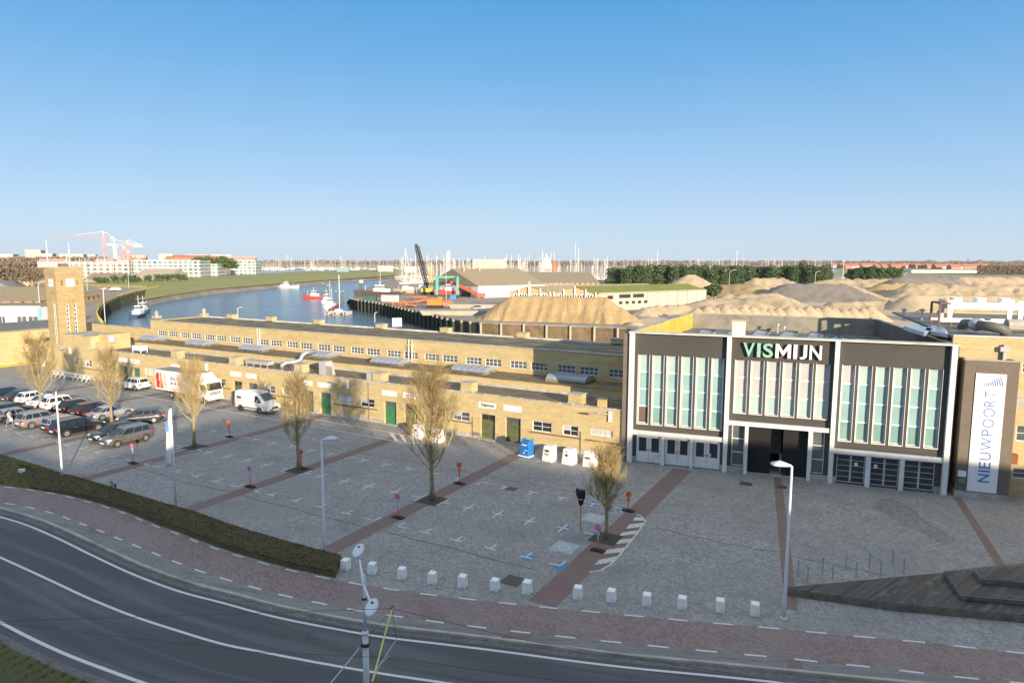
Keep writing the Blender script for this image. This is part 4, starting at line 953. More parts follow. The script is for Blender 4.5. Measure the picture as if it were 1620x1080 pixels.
def chiller():
    p0 = un(1489,513,11.35); p0.z = 11.3; p1 = un(1617,516,11.35); L = (p1-p0).length; a = math.atan2((p1-p0).y,(p1-p0).x); S = L/9.0
    t = thing('rooftop_chiller', 'long white rooftop cooler with three round fans on a raised frame', 'chiller', p0, a)
    zt = zat(p0,478)-11.3; zb = zat(p0,488.5)-11.3; WH = mat('chiller_white',(.78,.76,.72),.5,.05)
    b = M(); b.box(L*.09,L*.98,0,2.2,zb,zt); obj('casing', b, WH, t)
    f = M()
    for x in (L*.1,L*.97):
        for y in (.05,2.15): f.hexa([(x-.16,y-.08,zt*.22),(x+.16,y-.08,zt*.22),(x+.16,y+.08,zt*.22),(x-.16,y+.08,zt*.22)], [(x-.28,y-.08,zt+.2),(x+.28,y-.08,zt+.2),(x+.28,y+.08,zt+.2),(x-.28,y+.08,zt+.2)])
    f.box(-.2,L,-.05,.12,zt*.14,zt*.24); f.box(-.2,L,2.1,2.27,zt*.14,zt*.24); obj('frame', f, WH, t)
    for i,x in enumerate((-.2,L*.12,L*.55,L*.97)):
        for y in (0,2.2): g = M(); g.box(x-.08,x+.08,y-.08,y+.08,0,zt*.14 if i else zt*.95); obj('leg', g, mat('rusty_brown_steel',(.16,.09,.06),.7,.2), t)
    g = M(); g.box(-.25,L*.1,-.1,2.3,zt*.92,zt*.99); obj('platform', g, MC['rusty_brown_steel'], t)
    for x in (.22,.52,.82):
        c = M(); c.lathe([(L*.075,0),(L*.075,.42),(L*.070,.42),(L*.068,.1)], (x*L,1.1,zt), 18); o = obj('fan_cowl', c, WH, t)
        c = M(); c.lathe([(L*.066,.34),(L*.066,.37)], (x*L,1.1,zt), 18); obj('fan_grille', c, DARK, o)
chiller()

# ------------------------------------------------------------------ bare winter trees
BARK = mat('olive_bark', (.30,.25,.13), .85, .25, 3, dirt=(.16,.14,.08), dscale=2); TWIG = mat('ochre_twigs', (.36,.27,.12), .8, .25, 1.5)
def bare_tree(loc, h, r, th, seed, label, n=26, lean=.0):
    g = random.Random(seed)
    t = thing('street_tree', label, 'tree', loc, g.random()*6, 'bare trees planted along the red bands of the plaza')
    m = M(); pts = []; rad = []
    for k in range(9):
        q = k/8; pts.append((math.sin(q*3+seed)*.05+lean*q, math.cos(q*4+seed)*.05, h*.88*q)); rad.append(max(.02, (.145*(h/8)**.6)*(1-q)**.8+.012)*(1.25 if k == 0 else 1))
    m.tube(pts, rad, 8); obj('trunk', m, BARK, t, smooth=True)
    def trunk_at(z): q = min(.999, max(0, z/(h*.88)))*8; i = int(q); a, b = Vector(pts[i]), Vector(pts[min(8,i+1)]); return a.lerp(b, q-i)
    def env(z):                      # crown half width by height: narrow foot, widest above the middle, rounded top
        q = (z-th)/(h-th)
        return 0 if q < 0 or q >= 1 else r*(math.sin(math.pi*(q*.92+.08)**.74)**.62)*(1 if q < .55 else 1-(q-.55)*.35)
    m = M(); tw = M()
    def twig(p, d, L, w, depth):
        q = [p]; dd = d.copy(); k = 3 if depth else 2
        for i in range(k):
            dd = (dd+Vector((g.uniform(-.2,.2), g.uniform(-.2,.2), .10))).normalized(); q.append(q[-1]+dd*L/k)
        tw.tube(q, [w*(1-.28*i) for i in range(k+1)], 3, False)
        if depth:
            for i in range(g.randint(6,10)):
                f = g.uniform(.2,1); j = min(k-1, int(f*k)); a = q[j].lerp(q[j+1], f*k-j)
                sd = Vector((g.uniform(-1,1), g.uniform(-1,1), g.uniform(.2,1.1))).normalized()
                twig(a, (dd*.9+sd*.75).normalized(), L*g.uniform(.35,.6), w*.6, depth-1)
    for i in range(n):
        z0 = th+(h*.84-th)*(i/n)**1.05+g.uniform(-.1,.1); a = i*2.4+g.uniform(-.3,.3); p = trunk_at(z0)
        up = g.uniform(.95,2.3) if i > n*.25 else g.uniform(.6,1.2)
        d = Vector((math.cos(a), math.sin(a), up)).normalized(); L = max(.16*h,(h-z0)*g.uniform(.5,.98)); q = [p]; dd = d.copy()
        for k in range(6):
            dd = (dd+Vector((g.uniform(-.13,.13), g.uniform(-.13,.13), .05))).normalized(); nx = q[-1]+dd*L/6
            rr = math.hypot(nx.x, nx.y); e = max(.12, env(nx.z))
            if rr > e: nx.x *= e/rr; nx.y *= e/rr
            q.append(nx)
        w0 = .042*(h/8)*(1-.5*i/n); m.tube(q, [w0*(1-.14*k) for k in range(7)], 4, False)
        for j in range(19):
            f = g.uniform(.10,1)*6; k = min(5, int(f)); a0 = q[k].lerp(q[k+1], f-k)
            az = a+g.uniform(-1.4,1.4); sd = Vector((math.cos(az), math.sin(az), g.uniform(.3,1.7))).normalized()
            twig(a0, sd, g.uniform(.5,1.0)*r**.4, .012, 1)
    for i in range(95):
        z0 = g.uniform(th*.95, h*.88); a = g.uniform(0,6.28); twig(trunk_at(z0), Vector((math.cos(a),math.sin(a),g.uniform(.5,1.5))).normalized(), g.uniform(.5,.9)*max(.5,env(z0)), .014, 1)
    c = obj('crown', m, mat('branch_bark',(.40,.34,.17),.85,.25,3), t); 
    obj('twigs', tw, TWIG, c)['kind'] = 'stuff'
    return t
TREES = [((683,791),9.9,1.6,2.1,11,'largest bare tree of the plaza, in the red band right of the centre lamp post',34),
 ((473,743),8.1,.9,1.9,12,'slim bare tree beside an orange sign, second band left of the largest tree',24),
 ((308,707),8.2,1.1,2.2,13,'bare tree in front of the white delivery truck cab',26),
 ((176,667),7.8,1.05,1.6,14,'bare tree behind the silver coupe in the car park',24),
 ((66,649),8.8,1.65,1.8,15,'broad bare tree at the far left among the parked cars, before the clock tower',30),
 ((958,852),5.8,.92,1.7,16,'smallest bare tree, beside the hatched corner marking',22)]
for p,h,r,th,sd_,lb,n in TREES: bare_tree(un(*p), h, r, th, sd_, lb, n)

# ------------------------------------------------------------------ lamp posts, flagpole, mast
def lamp(loc, h, label, head=0.0, dirx=1, name='lamp_post', group='slender lamp posts of the plaza'):
    t = thing(name, label, 'lamp post', loc, 0, group)
    m = M(); m.tube([(0,0,0),(0,0,.9),(0,0,h)], [.10,.085,.055], 10); obj('pole', m, LAMPG, t, smooth=True)
    m = M(); m.lathe([(.16,0),(.16,.03),(.11,.05)], (0,0,0), 12); obj('base_plate', m, LAMPG, t)
    if head:
        m = M(); n = 12; top = []; bot = []
        for k in range(n):
            q = 2*math.pi*k/n; x = head*.5+head*.5*math.cos(q); wdt = (.10+.30*(x/head)); top.append((dirx*x, wdt*math.sin(q), .10)); bot.append((dirx*x, wdt*1.0*math.sin(q), .02))
        ct = (dirx*head*.55,0,.26)
        vs = [(p[0],p[1],h-.05+p[2]) for p in bot+top]+[(ct[0],0,h-.05+ct[2])]
        f = [tuple(range(n)[::-1])]+[(k,(k+1)%n,n+(k+1)%n,n+k) for k in range(n)]+[(n+k,n+(k+1)%n,2*n) for k in range(n)]
        m.add(vs, f); o = obj('lamp_head', m, LAMPG, t, smooth=True)
        g = M(); g.lathe([(.09,0),(.09,.02)], (dirx*head*.62,0,h-.055), 12); obj('diffuser', g, SIGNW, o)
    return t
lamp(un(99,757), 6.9, 'plain pale post without visible lamp head at the left end of the hedge')
a = lamp(un(514,877), 6.8, 'pale lamp post with a leaf shaped head, standing in the right end of the hedge', .95); a.rotation_euler = (0,0,R(28))
a = lamp(un(1240,977), 7.5, 'pale lamp post with leaf shaped head beside the dark stepped platform', .95, -1); a.rotation_euler = (0,0,R(-25))
t = thing('flagpole', 'white flagpole rising from the middle of the hedge', 'flagpole', un(279,808))
m = M(); m.tube([(0,0,0),(0,0,7.15)], [.075,.05], 10); obj('pole', m, WHITE2, t, smooth=True)
m = M(); m.lathe([(.09,0),(.10,.05),(.06,.12)], (0,0,7.15), 10); obj('finial', m, DARK, t)
f = thing('flag', 'limp white flag with small blue mark hanging on the flagpole', 'flag', un(279,808))
m = M(); n = 22
for k in range(n+1):
    z = 7.0-3.7*k/n; w = .14+.42*(k/n)**.8 if k < n-1 else .48
    for j in range(5):
        q = j/4; m.v.append((-.06-w*q*.82, .10*math.sin(q*5+z*1.3)+.06*math.sin(z*3), z-.25*q*(k/n)))
    if k: 
        for j in range(4): i = k*5+j; m.f.append((i-5,i-4,i+1,i))
o = obj('flag_cloth', m, SIGNW, f, smooth=True); sdm = o.modifiers.new('s','SOLIDIFY'); sdm.thickness = .012
m = M(); m.box(-.32,-.10,-.19,-.17,5.55,6.25); obj('flag_mark', m, mat('flag_blue',(.12,.25,.55),.6,.1), f)
for k in range(3): 
    m = M(); m.tube([(-.13-.0*k,-.02,6.9-k*1.7),(.03,0,6.9-k*1.7)], .02, 5); obj('flag_clip', m, DARK, f)

def front_mast():
    b = un(581,1136,ZR)
    t = thing('catenary_mast', 'tall pale steel mast in the foreground carrying two disc shaped lamps', 'mast', b)
    zt = zat(b, 998); z2 = zat(b, 903)
    m = M(); m.tube([(0,0,0),(0,0,zt)], [.125,.11], 14); m.lathe([(.115,0),(.13,.02),(.13,.10),(.07,.13)], (0,0,zt), 14); obj('pole', m, LAMPG, t, smooth=True)
    m = M(); m.tube([(0,0,zt),(0,0,z2)], [.062,.05], 10); obj('upper_pole', m, LAMPG, t, smooth=True)
    zl = zat(b, 927)
    far = un(569,886,zl+.25)-b; near = un(586,952,zl+.10)-b
    m = M(); m.tube([far, Vector((-.02,0,zl+.15)), near], [.04,.05,.04], 8); o = obj('lamp_arm', m, LAMPG, t)
    for p,s_ in ((un(567,872,zl+.2)-b,1),(un(588,962,zl+.05)-b,1)):
        m = M(); m.lathe([(.02,.0),(.20,.01),(.225,.05),(.20,.09),(.10,.13),(.02,.14)], (p.x,p.y,p.z), 20); h = obj('lamp_head', m, mat('lamp_disc_grey',(.55,.62,.67),.35,.05), o, smooth=True)
        h.data.transform(Matrix.Translation(p) @ Matrix.Rotation(R(8),4,'X') @ Matrix.Scale(2.3,4,(0,1,0)) @ Matrix.Translation(-p))
        c = M(); c.box(p.x-.04,p.x+.04,p.y+(.05 if s_ else -.1),p.y+.16,p.z+.13,p.z+.18); obj('bracket', c, DARK, h)
    m = M(); zc = zat(b, 941); m.box(-.09,.09,-.09,.09,zc-.03,zc+.03); zc = zat(b, 1013); m.box(-.16,.16,-.16,.16,zc-.05,zc+.05); obj('clamp', m, DARK, t)
    z0 = zat(b, 1013); q = un(523,1080,z0-.25)-b; m = M(); m.tube([(-.1,0,z0), q], .022, 6); obj('side_rod', m, GALV, t)
    # catenary hanger over the tram track: yellow stay and thin rods held by the span wires
    t2 = thing('catenary_bracket', 'yellow tube with thin rods hanging in the wires beside the foreground mast', 'bracket', b)
    zz = 5.4; A = un(620,962,zz)-b; B = un(589,1078,zz-.5)-b
    m = M(); m.tube([A, B], .030, 8); obj('yellow_stay', m, mat('faded_yellow_tube',(.55,.50,.16),.5,.12,4), t2)
    C1 = un(627,1011,zz-1.0)-b; D1 = un(600,1052,zz-.9)-b; E1 = un(616,1036,zz-.9)-b
    m = M(); m.tube([B, D1, C1], .016, 6); m.tube([D1, E1], .014, 5); obj('rod', m, GALV, t2)
    m = M(); m.tube([A, C1], .008, 4); m.tube([A, Vector((.08,0,zat(b,1004)))], .008, 4); obj('hanger_wire', m, DARK, t2)
    m = M(); m.tube([un(622,958,zz+.05)-b, un(618,962,zz+.05)-b, A], .03, 5); obj('clamp', m, DARK, t2)
    w = thing('overhead_wire', 'thin black overhead wires running past the foreground mast', 'wire', b)
    for P in ([un(-250,990,5.6),un(500,966,5.45),un(620,962,5.4),un(820,1010,5.45),un(1300,1088,5.6)],[un(-200,962,4.6),un(400,1030,4.5),un(620,1040,4.45),un(900,1078,4.5)]):
        m = M(); m.tube([p-b for p in P], .009, 4); obj('wire', m, DARK, w)
front_mast()

# ------------------------------------------------------------------ signs, bollards, bins, racks
def nopark(px, h, back, label):
    p = un(*px); t = thing('temporary_sign', label, 'sign', p, ROW, 'temporary no parking signs on rubber feet')
    m = M(); m.box(-.42,.42,-.2,.2,0,.09); m.box(-.16,.16,-.14,.14,.09,.14); obj('rubber_foot', m, BLACK, t, bevel=.02)
    m = M(); m.box(-.025,.025,-.025,.025,.1,h*.5); obj('pole', m, ORANGE, t)
    m = M(); m.box(-.024,.024,-.024,.024,h*.5,h-.15); obj('upper_pole', m, SIGNW if not back else ORANGE, t)
    ang = R(0 if not back else 38)
    m = M(); m.lathe([(.20,-.012),(.20,.012)], (0,0,0), 20, 'Y'); d = obj('sign_disc', m, PINKRED if not back else ORANGE, t, loc=(0,-.04,h-.16), rotz=ang)
    if not back:
        m = M(); m.lathe([(.145,-.002),(.145,.002)], (0,-.016,0), 20, 'Y'); obj('blue_field', m, mat('sign_field',(.62,.22,.42),.4,.05), d)
        m = M(); m.obox(Vector((0,-.022,0)), (.30,.004,.035), 0, R(45)); obj('slash', m, PINKRED, d)
    m = M(); m.box(-.12,.12,-.05,-.028,h-.60,h-.42); m.box(-.03,.03,-.05,-.028,h-.9,h-.62); obj('sub_plate', m, BLUE if not back else ORANGE, t)
    return t
nopark((211,733),1.72,0,'pink no-parking sign beside the dark grey parked car')
nopark((396,770),1.6,0,'pink no-parking sign at the foot of the second red band, before the slim tree')
nopark((630,819),1.65,0,'pink no-parking sign in front of the largest bare tree')
nopark((946,871),1.6,0,'pink no-parking sign in front of the smallest tree by the hatched corner')
nopark((363,691),1.6,1,'orange sign with its shadow behind it, left of the white van')
nopark((477,741),1.55,1,'orange sign just right of the slim tree trunk')
nopark((727,765),1.66,1,'orange sign in the red band right of the largest tree')
nopark((994,808),1.35,1,'orange sign in the red band right of the smallest tree')
t = thing('covered_sign', 'tall orange post with its sign wrapped in a black plastic bag', 'sign', un(918,840), ROW)
m = M(); m.tube([(0,0,0),(0,0,2.1)], .035, 8); obj('pole', m, mat('dull_orange_paint',(.45,.17,.07),.5,.15,3), t)
m = M(); g = random.Random(5); n = 10; V0 = []
for k,(z,rx,ry) in enumerate([(1.72,.10,.07),(1.85,.18,.10),(2.05,.20,.11),(2.30,.30,.12),(2.55,.33,.12),(2.70,.30,.08)]):
    for j in range(n): q = 2*math.pi*j/n; V0.append((rx*math.cos(q)*g.uniform(.9,1.1), ry*math.sin(q)*g.uniform(.8,1.2), z+g.uniform(-.03,.03)+(.07*abs(math.cos(q)) if k == 5 else 0)))
F0 = [(k*n+j,k*n+(j+1)%n,(k+1)*n+(j+1)%n,(k+1)*n+j) for k in range(5) for j in range(n)]+[tuple(range(n))[::-1],tuple(range(5*n,6*n))]
m.add(V0, F0); obj('plastic_bag', m, mat('black_plastic',(.015,.015,.017),.3,.2,3), t)
m = M(); m.lathe([(.22,0),(.22,.03)], (0,0,2.12), 12); obj('tape', m, mat('grey_tape',(.35,.35,.35),.5,.05), t)
names = ['first','second','third','fourth','fifth','sixth','seventh','eighth','ninth','tenth','eleventh','twelfth','thirteenth']
bp = [(547,900),(589,906),(636,914),(684,921),(732,927),(783,932),(834,937),(914,945),(967,950),(1023,956),(1079,961),(1139,966),(1194,971)]
m = M(); m.hexa([(-.225,-.225,0),(.225,-.225,0),(.225,.225,0),(-.225,.225,0)], [(-.205,-.205,.60),(.205,-.205,.60),(.205,.205,.63),(-.205,.205,.63)])
bol = obj('bollard', m, mat('white_block_paint',(.88,.88,.86),.6,.05,2,dirt=(.5,.49,.45),dscale=2.5), bevel=.02)
tag(bol, '', 'bollard', 'white concrete blocks along the plaza edge')
g = random.Random(9)
for i,p in enumerate(bp):
    o = bol if i == 0 else bol.copy()
    if i: COL.objects.link(o)
    o.location = un(*p); o.rotation_euler = (0,0,R(-22)+g.uniform(-.08,.08)); sc_ = g.uniform(.93,1.03); o.scale = (sc_,sc_,sc_*g.uniform(.97,1.05))
    o['label'] = f'{names[i]} white concrete block from the hedge, at the edge of the cycle path'
rk = [((1262.5,909.8),(1277.5,919.4)),((1301,905.3),(1316.8,916.4)),((1338,901),(1354,912.7)),((1375,897.4),(1392.8,909)),((1412,893.5),(1429.4,905.8))]
RS = mat('rack_blue_grey_steel',(.30,.38,.42),.4,.1,3)
rl = ['bicycle rack hoop nearest the lamp post','second bicycle rack hoop from the lamp post','middle bicycle rack hoop above the dark platform','fourth bicycle rack hoop from the lamp post','bicycle rack hoop farthest from the lamp post']
m = M(); L_ = .92; hh = .90
m.tube([(0,0,0),(0,0,hh-.02),(.02,0,hh),(L_-.02,0,hh),(L_,0,hh-.02),(L_,0,0)], .038, 8)
r0 = obj('bicycle_rack', m, RS); tag(r0, rl[0], 'bicycle rack', 'row of steel bicycle hoops')
for i,(a,b) in enumerate(rk):
    o = r0 if i == 0 else r0.copy()
    if i: COL.objects.link(o)
    A, B = un(*a), un(*b); o.location = A; o.rotation_euler = (0,0,math.atan2((B-A).y,(B-A).x)); o.scale = ((B-A).length/L_,1,1); o['label'] = rl[i]
def bin_(px, mtl, label, kind, name='recycling_bin'):
    t = thing(name, label, 'bin', un(*px), ROW-R(8), 'recycling containers along the long building')
    w = .52; m = M(); m.hexa([(-w,-w,.0),(w,-w,0),(w,w,0),(-w,w,0)], [(-w*.78,-w*.78,1.32),(w*.78,-w*.78,1.32),(w*.78,w*.78,1.32),(-w*.78,w*.78,1.32)]); obj('body', m, mtl, t, bevel=.05)
    if kind == 'blue':
        m = M(); m.box(-.58,.58,-.58,.58,0,.09); obj('base', m, SIGNW, t)
        m = M(); m.box(-.42,-.34,-.3,.3,1.3,1.48); m.box(.34,.42,-.3,.3,1.3,1.48); obj('lifting_lug', m, mtl, t)
        m = M(); m.box(-.25,.25,-.475,-.44,.98,1.08); obj('slot_label', m, SIGNW, t)
        m = M(); m.box(-.05,.05,-.53,-.46,.3,.4); m.box(.1,.3,-.50,-.46,.55,.62); obj('label_plate', m, SIGNW, t)
    elif kind == 'slot': 
        m = M(); m.box(-.2,.2,-.48,-.435,.86,1.02); obj('slot', m, DARK, t)
        m = M(); m.box(-.2,.2,-.50,-.462,.55,.75); obj('label_plate', m, mat('sand_plate',(.45,.38,.30),.6,.1), t)
    elif kind == 'round':
        m = M(); m.lathe([(.11,-.02),(.11,.02)], (0,-.475,.82), 14, 'Y'); obj('slot', m, DARK, t)
        m = M(); m.box(-.15,.15,-.465,-.43,1.08,1.14); obj('label_plate', m, mat('grey_plate',(.4,.42,.5),.5,.1), t)
    else:
        m = M(); m.box(-.22,.22,-.50,-.455,.72,.86); obj('slot', m, mat('brown_slot',(.12,.09,.07),.6,.1), t)
        m = M(); m.box(-.42,.36,-.47,-.44,1.2,1.22); obj('label_plate', m, mat('grey_plate',(.4,.42,.5),.5,.1), t)
BW = mat('container_white',(.80,.79,.77),.5,.04,1,dirt=(.62,.60,.55))
bin_((834,720), mat('container_blue',(.015,.16,.48),.45,.12,2), 'blue container with lifting lugs beside the green door', 'blue')
bin_((870,728), BW, 'white recycling container with slot, next to the blue one', 'slot'); bin_((901,733), BW, 'white recycling container with round hole, middle of the three', 'round'); bin_((934,737), BW, 'white recycling container with low slot, nearest the hall', 'low')
bin_((663,692), BW, 'white container behind the largest tree, left of its trunk', 'round'); bin_((692,699), BW, 'white container half hidden by the branches of the largest tree', 'slot')
t = thing('bench_table_row', 'long white slatted bench and table row before the tower end of the building', 'bench', W(87,-1.2), ROW)
m = M(); m.box(0,9.6,-.35,.35,.70,.76); m.box(0,9.6,-.75,-.50,.40,.45); obj('table_top', m, SIGNW, t)
for k in range(9):
    m = M(); x = .3+k*1.12; m.tube([(x,-.7,0),(x,-.1,.7)], .05, 4); m.tube([(x,.6,0),(x,.1,.7)], .05, 4); m.box(x-.04,x+.04,-.72,.6,.36,.42); obj('leg', m, SIGNW, t)
t = thing('direction_sign', 'small dark green sign with white lettering standing in the hedge', 'sign', un(180,782), R(-40))
m = M(); m.box(-.55,.55,-.02,.02,.62,.92); o = obj('sign_plate', m, mat('sign_green',(.02,.13,.07),.4,.05), t)
m = M(); m.box(-.42,.30,-.026,-.021,.78,.83); m.box(-.42,.15,-.026,-.021,.70,.74); obj('lettering', m, SIGNW, o)
m = M(); m.tube([(-.4,0,0),(-.4,0,.7)], .025, 5); m.tube([(.4,0,0),(.4,0,.7)], .025, 5); obj('leg', m, DARK, t)
t = thing('floodlight', 'small white floodlight box on a short stake in the grass', 'light', un(35,751), R(10))
m = M(); m.box(-.2,.2,-.12,.12,.25,.48); obj('housing', m, SIGNW, t); m = M(); m.tube([(0,0,0),(0,0,.25)], .03, 5); obj('stake', m, SIGNW, t)
t = thing('information_board', 'white notice board on posts at the corner of the clock tower', 'board', W(91.3,-.6), ROW)
m = M(); m.box(-.45,.45,-.03,.03,.9,2.0); obj('panel', m, SIGNW, t); m = M(); m.box(-.45,-.38,-.02,.02,0,2.6); m.box(-.1,.2,-.02,.02,2.1,2.7); obj('post', m, SIGNW, t)
t = thing('bicycle', 'bicycle with a pale basket leaning on the wall behind the slim tree', 'bicycle', W(40.0,-.45), ROW)
for x in (-.5,.5):
    m = M(); m.tube([(x+.32*math.cos(q*math.pi/8),0,.33+.32*math.sin(q*math.pi/8)) for q in range(17)], .022, 5); obj('wheel', m, BLACK, t)
m = M(); m.tube([(-.5,0,.33),(-.15,0,.85),(.35,0,.85),(.5,0,.33)], .02, 5); m.tube([(-.15,0,.85),(-.05,0,.33),(.35,0,.85)], .02, 5); m.tube([(.35,0,.85),(.32,0,1.02),(.25,.25,1.05)], .018, 5); m.box(-.28,-.05,-.06,.06,.9,.95); obj('frame', m, DARK, t)
m = M(); m.box(.45,.8,-.18,.18,.75,1.05); obj('basket', m, SIGNW, t)

# ------------------------------------------------------------------ hedge and grass
hf = [p for p in resample(offset(DUP,.22), step=.5)]
def pxof(p): return pr(p.x,p.y,0)[0]
hf = [p for p in hf if 40 < pxof(p) < 538]
HT = .34
hb = resample(catmull([un(x,y,HT) for x,y in [(28,727),(60,738),(100,748),(130,756),(197,776),(246,791),(306,808),(369,830),(454,855),(540,878)]], 8), n=len(hf)-1)
m = M(); nn = 9
for i,p in enumerate(hf):
    fade = min(1, max(.12, (pxof(p)-45)/110)); q = hb[i]
    for j in range(nn):
        u = [0,0,.02,.25,.5,.75,.98,1,1][j]; z = [0,.3,HT*.95,HT,HT*1.02,HT,HT*.95,.3,0][j]*fade
        b = p.lerp(Vector((q.x,q.y,0)), u); dn = mnoise.noise(Vector((b.x*1.7,b.y*1.7,z*2)))*.05
        m.v.append((b.x, b.y-(dn if j < 3 else 0), max(0, z+(dn if 1 < j < 7 else 0))))
    if i:
        for j in range(nn-1): k = i*nn+j; m.f.append((k-nn,k,k+1,k-nn+1))
m.f.append(tuple(range(nn))); m.f.append(tuple(len(hf)*nn-nn+j for j in range(nn))[::-1])
hedge = thing('hedge', 'low clipped brown green hedge between the cycle path and the car park', 'hedge', (0,0,0))
hedge.location = hf[len(hf)//2]; off_ = hf[len(hf)//2]
core = M(); core.add([(x-off_.x,y-off_.y,z) for x,y,z in m.v], m.f); obj('hedge_body', core, HEDGE_B, hedge)
lf = M(); g = random.Random(21)
for k in range(26000):
    i = g.randrange(1, len(hf)); j = g.choice([1,1,2,2,3,3,4,4,5,5,6]); a = Vector(core.v[i*nn+j]); b = Vector(core.v[(i-1)*nn+j+1-1]); c = Vector(core.v[i*nn+j+1 if j < 7 else i*nn+j])
    u, w = g.random(), g.random(); p = a+(b-a)*u+(c-a)*w; s_ = g.uniform(.03,.065)
    d1 = Vector((g.uniform(-1,1),g.uniform(-1,1),g.uniform(-.3,1))).normalized()*s_; d2 = d1.cross(Vector((g.uniform(-1,1),g.uniform(-1,1),1))).normalized()*s_*.6
    p += Vector((0,0,g.uniform(0,.05))); lf.quad(p-d1,p+d2,p+d1,p-d2)
obj('leaves', lf, grassmat('hedge_leaf',(.16,.125,.055),(.22,.17,.08),(.09,.09,.035),3), hedge)['kind'] = 'stuff'
lw = [un(x,y) for x,y in [(-260,740),(-260,668),(0,718),(60,735),(110,752)]]; fr = [p for p in resample(offset(DUP,.12), step=1.0) if -60 < pxof(p)-(-0) < 110 or pxof(p) < 110]
fr = [p for p in fr if p.x > un(-260,740).x]
m = M(); poly = [(p.x,p.y,.012) for p in fr]+[(p.x,p.y,.012) for p in lw[:0:-1]]
m.add(poly, [tuple(range(len(poly)))]); struct('lawn', m, GRASS_L)
def blades(name, pts, mtl, h0, h1, seed, w=.02):
    g = random.Random(seed); m = M()
    for p in pts:
        for k in range(3):
            a = g.uniform(0,6.28); x, y = p[0]+g.uniform(-.1,.1), p[1]+g.uniform(-.1,.1); hh = g.uniform(h0,h1); dx, dy = math.cos(a)*w, math.sin(a)*w
            m.add([(x-dx,y-dy,p[2]),(x+dx,y+dy,p[2]),(x+g.uniform(-.06,.06),y+g.uniform(-.06,.06),p[2]+hh)], [(0,1,2)])
    o = obj(name, m, mtl); tag(o, 'rough winter grass growing on the verge', 'grass', kind='stuff'); return o
g = random.Random(31); P = []
B = resample(offset(LO,-.95), n=300)
for k in range(16000):
    i = g.randrange(0,299); p = B[i]; t_ = (B[i+1]-B[i]).normalized(); d = g.random()**1.6*9; q = p+Vector((t_.y,-t_.x,0))*d
    X, Y = pr(q.x,q.y,0)
    if -80 < X < 420 and Y < 1180 and q.y > 20: P.append((q.x,q.y,-.06))
blades('grass', P, grassmat('grass_blades',(.15,.145,.05),(.20,.16,.07),(.09,.11,.03),1), .05, .14, 4)
P = []
for k in range(5000):
    x = g.uniform(-20,110); y = g.uniform(716,778); q = un(x,y)
    yf = 769+(x/110)*17; yb = 717+max(0,x)*.30
    if yb+1 < y < yf-3: P.append((q.x,q.y,.012))
blades('grass', P, grassmat('lawn_blades',(.15,.15,.04),(.20,.17,.06),(.10,.12,.03),1), .03, .08, 5)

# ------------------------------------------------------------------ vehicles
def carpaint(name, col, metal=.35):
    m, t, b = nm(name); n = noi(t, coords(t), 2.0, 3); t.links.new(mix(t, ramp(t,n,.3,.7), tuple(q*.92 for q in col), tuple(min(1,q*1.06) for q in col)), b.inputs['Base Color'])
    b.inputs['Roughness'].default_value = .28; b.inputs['Metallic'].default_value = metal; b.inputs['Coat Weight'].default_value = .6; b.inputs['Coat Roughness'].default_value = .05; return m
CG = mat('car_glass', (.018,.022,.024), .04, .2, 1, spec=.9); TYRE = mat('tyre_rubber', (.02,.02,.02), .8, .2); RIM = mat('alloy_rim', (.50,.50,.50), .3, .1, 3, metal=.6)
HLT = mat('headlight_glass', (.62,.64,.64), .08, .1, 4, spec=.8); TLT = mat('tail_light_red', (.45,.02,.02), .15, .1); PLATE = mat('plate_white', (.72,.72,.70), .5, .05); TRIM = mat('black_trim', (.03,.03,.032), .5, .2)
P_ = {k: carpaint('paint_'+k, c, mt) for k,(c,mt) in dict(grey=((.19,.175,.165),.5), black=((.014,.015,.018),.2), navy=((.018,.026,.055),.3), silver=((.52,.51,.53),.5), pink_grey=((.40,.35,.34),.5), white=((.78,.78,.76),0.), dark_green=((.035,.06,.045),.3), dark_red=((.05,.016,.018),.3), charcoal=((.035,.038,.045),.3), blue_grey=((.30,.36,.44),.4)).items()}
def quadpt(Q, u, v): a, b, c, d = [Vector(q) for q in Q]; return a.lerp(b,u).lerp(d.lerp(c,u), v)
def pane_on(m, Q, u0, u1, v0, v1, off=.008, sl=0.0, sr=0.0):
    a, b, c, d = [Vector(q) for q in Q]; n = ((b-a).cross(d-a)).normalized()*off
    P = [quadpt(Q,u0,v0)+n, quadpt(Q,u1,v0)+n, quadpt(Q,u1-sr,v1)+n, quadpt(Q,u0+sl,v1)+n]; m.add(P, [(0,1,2,3)])
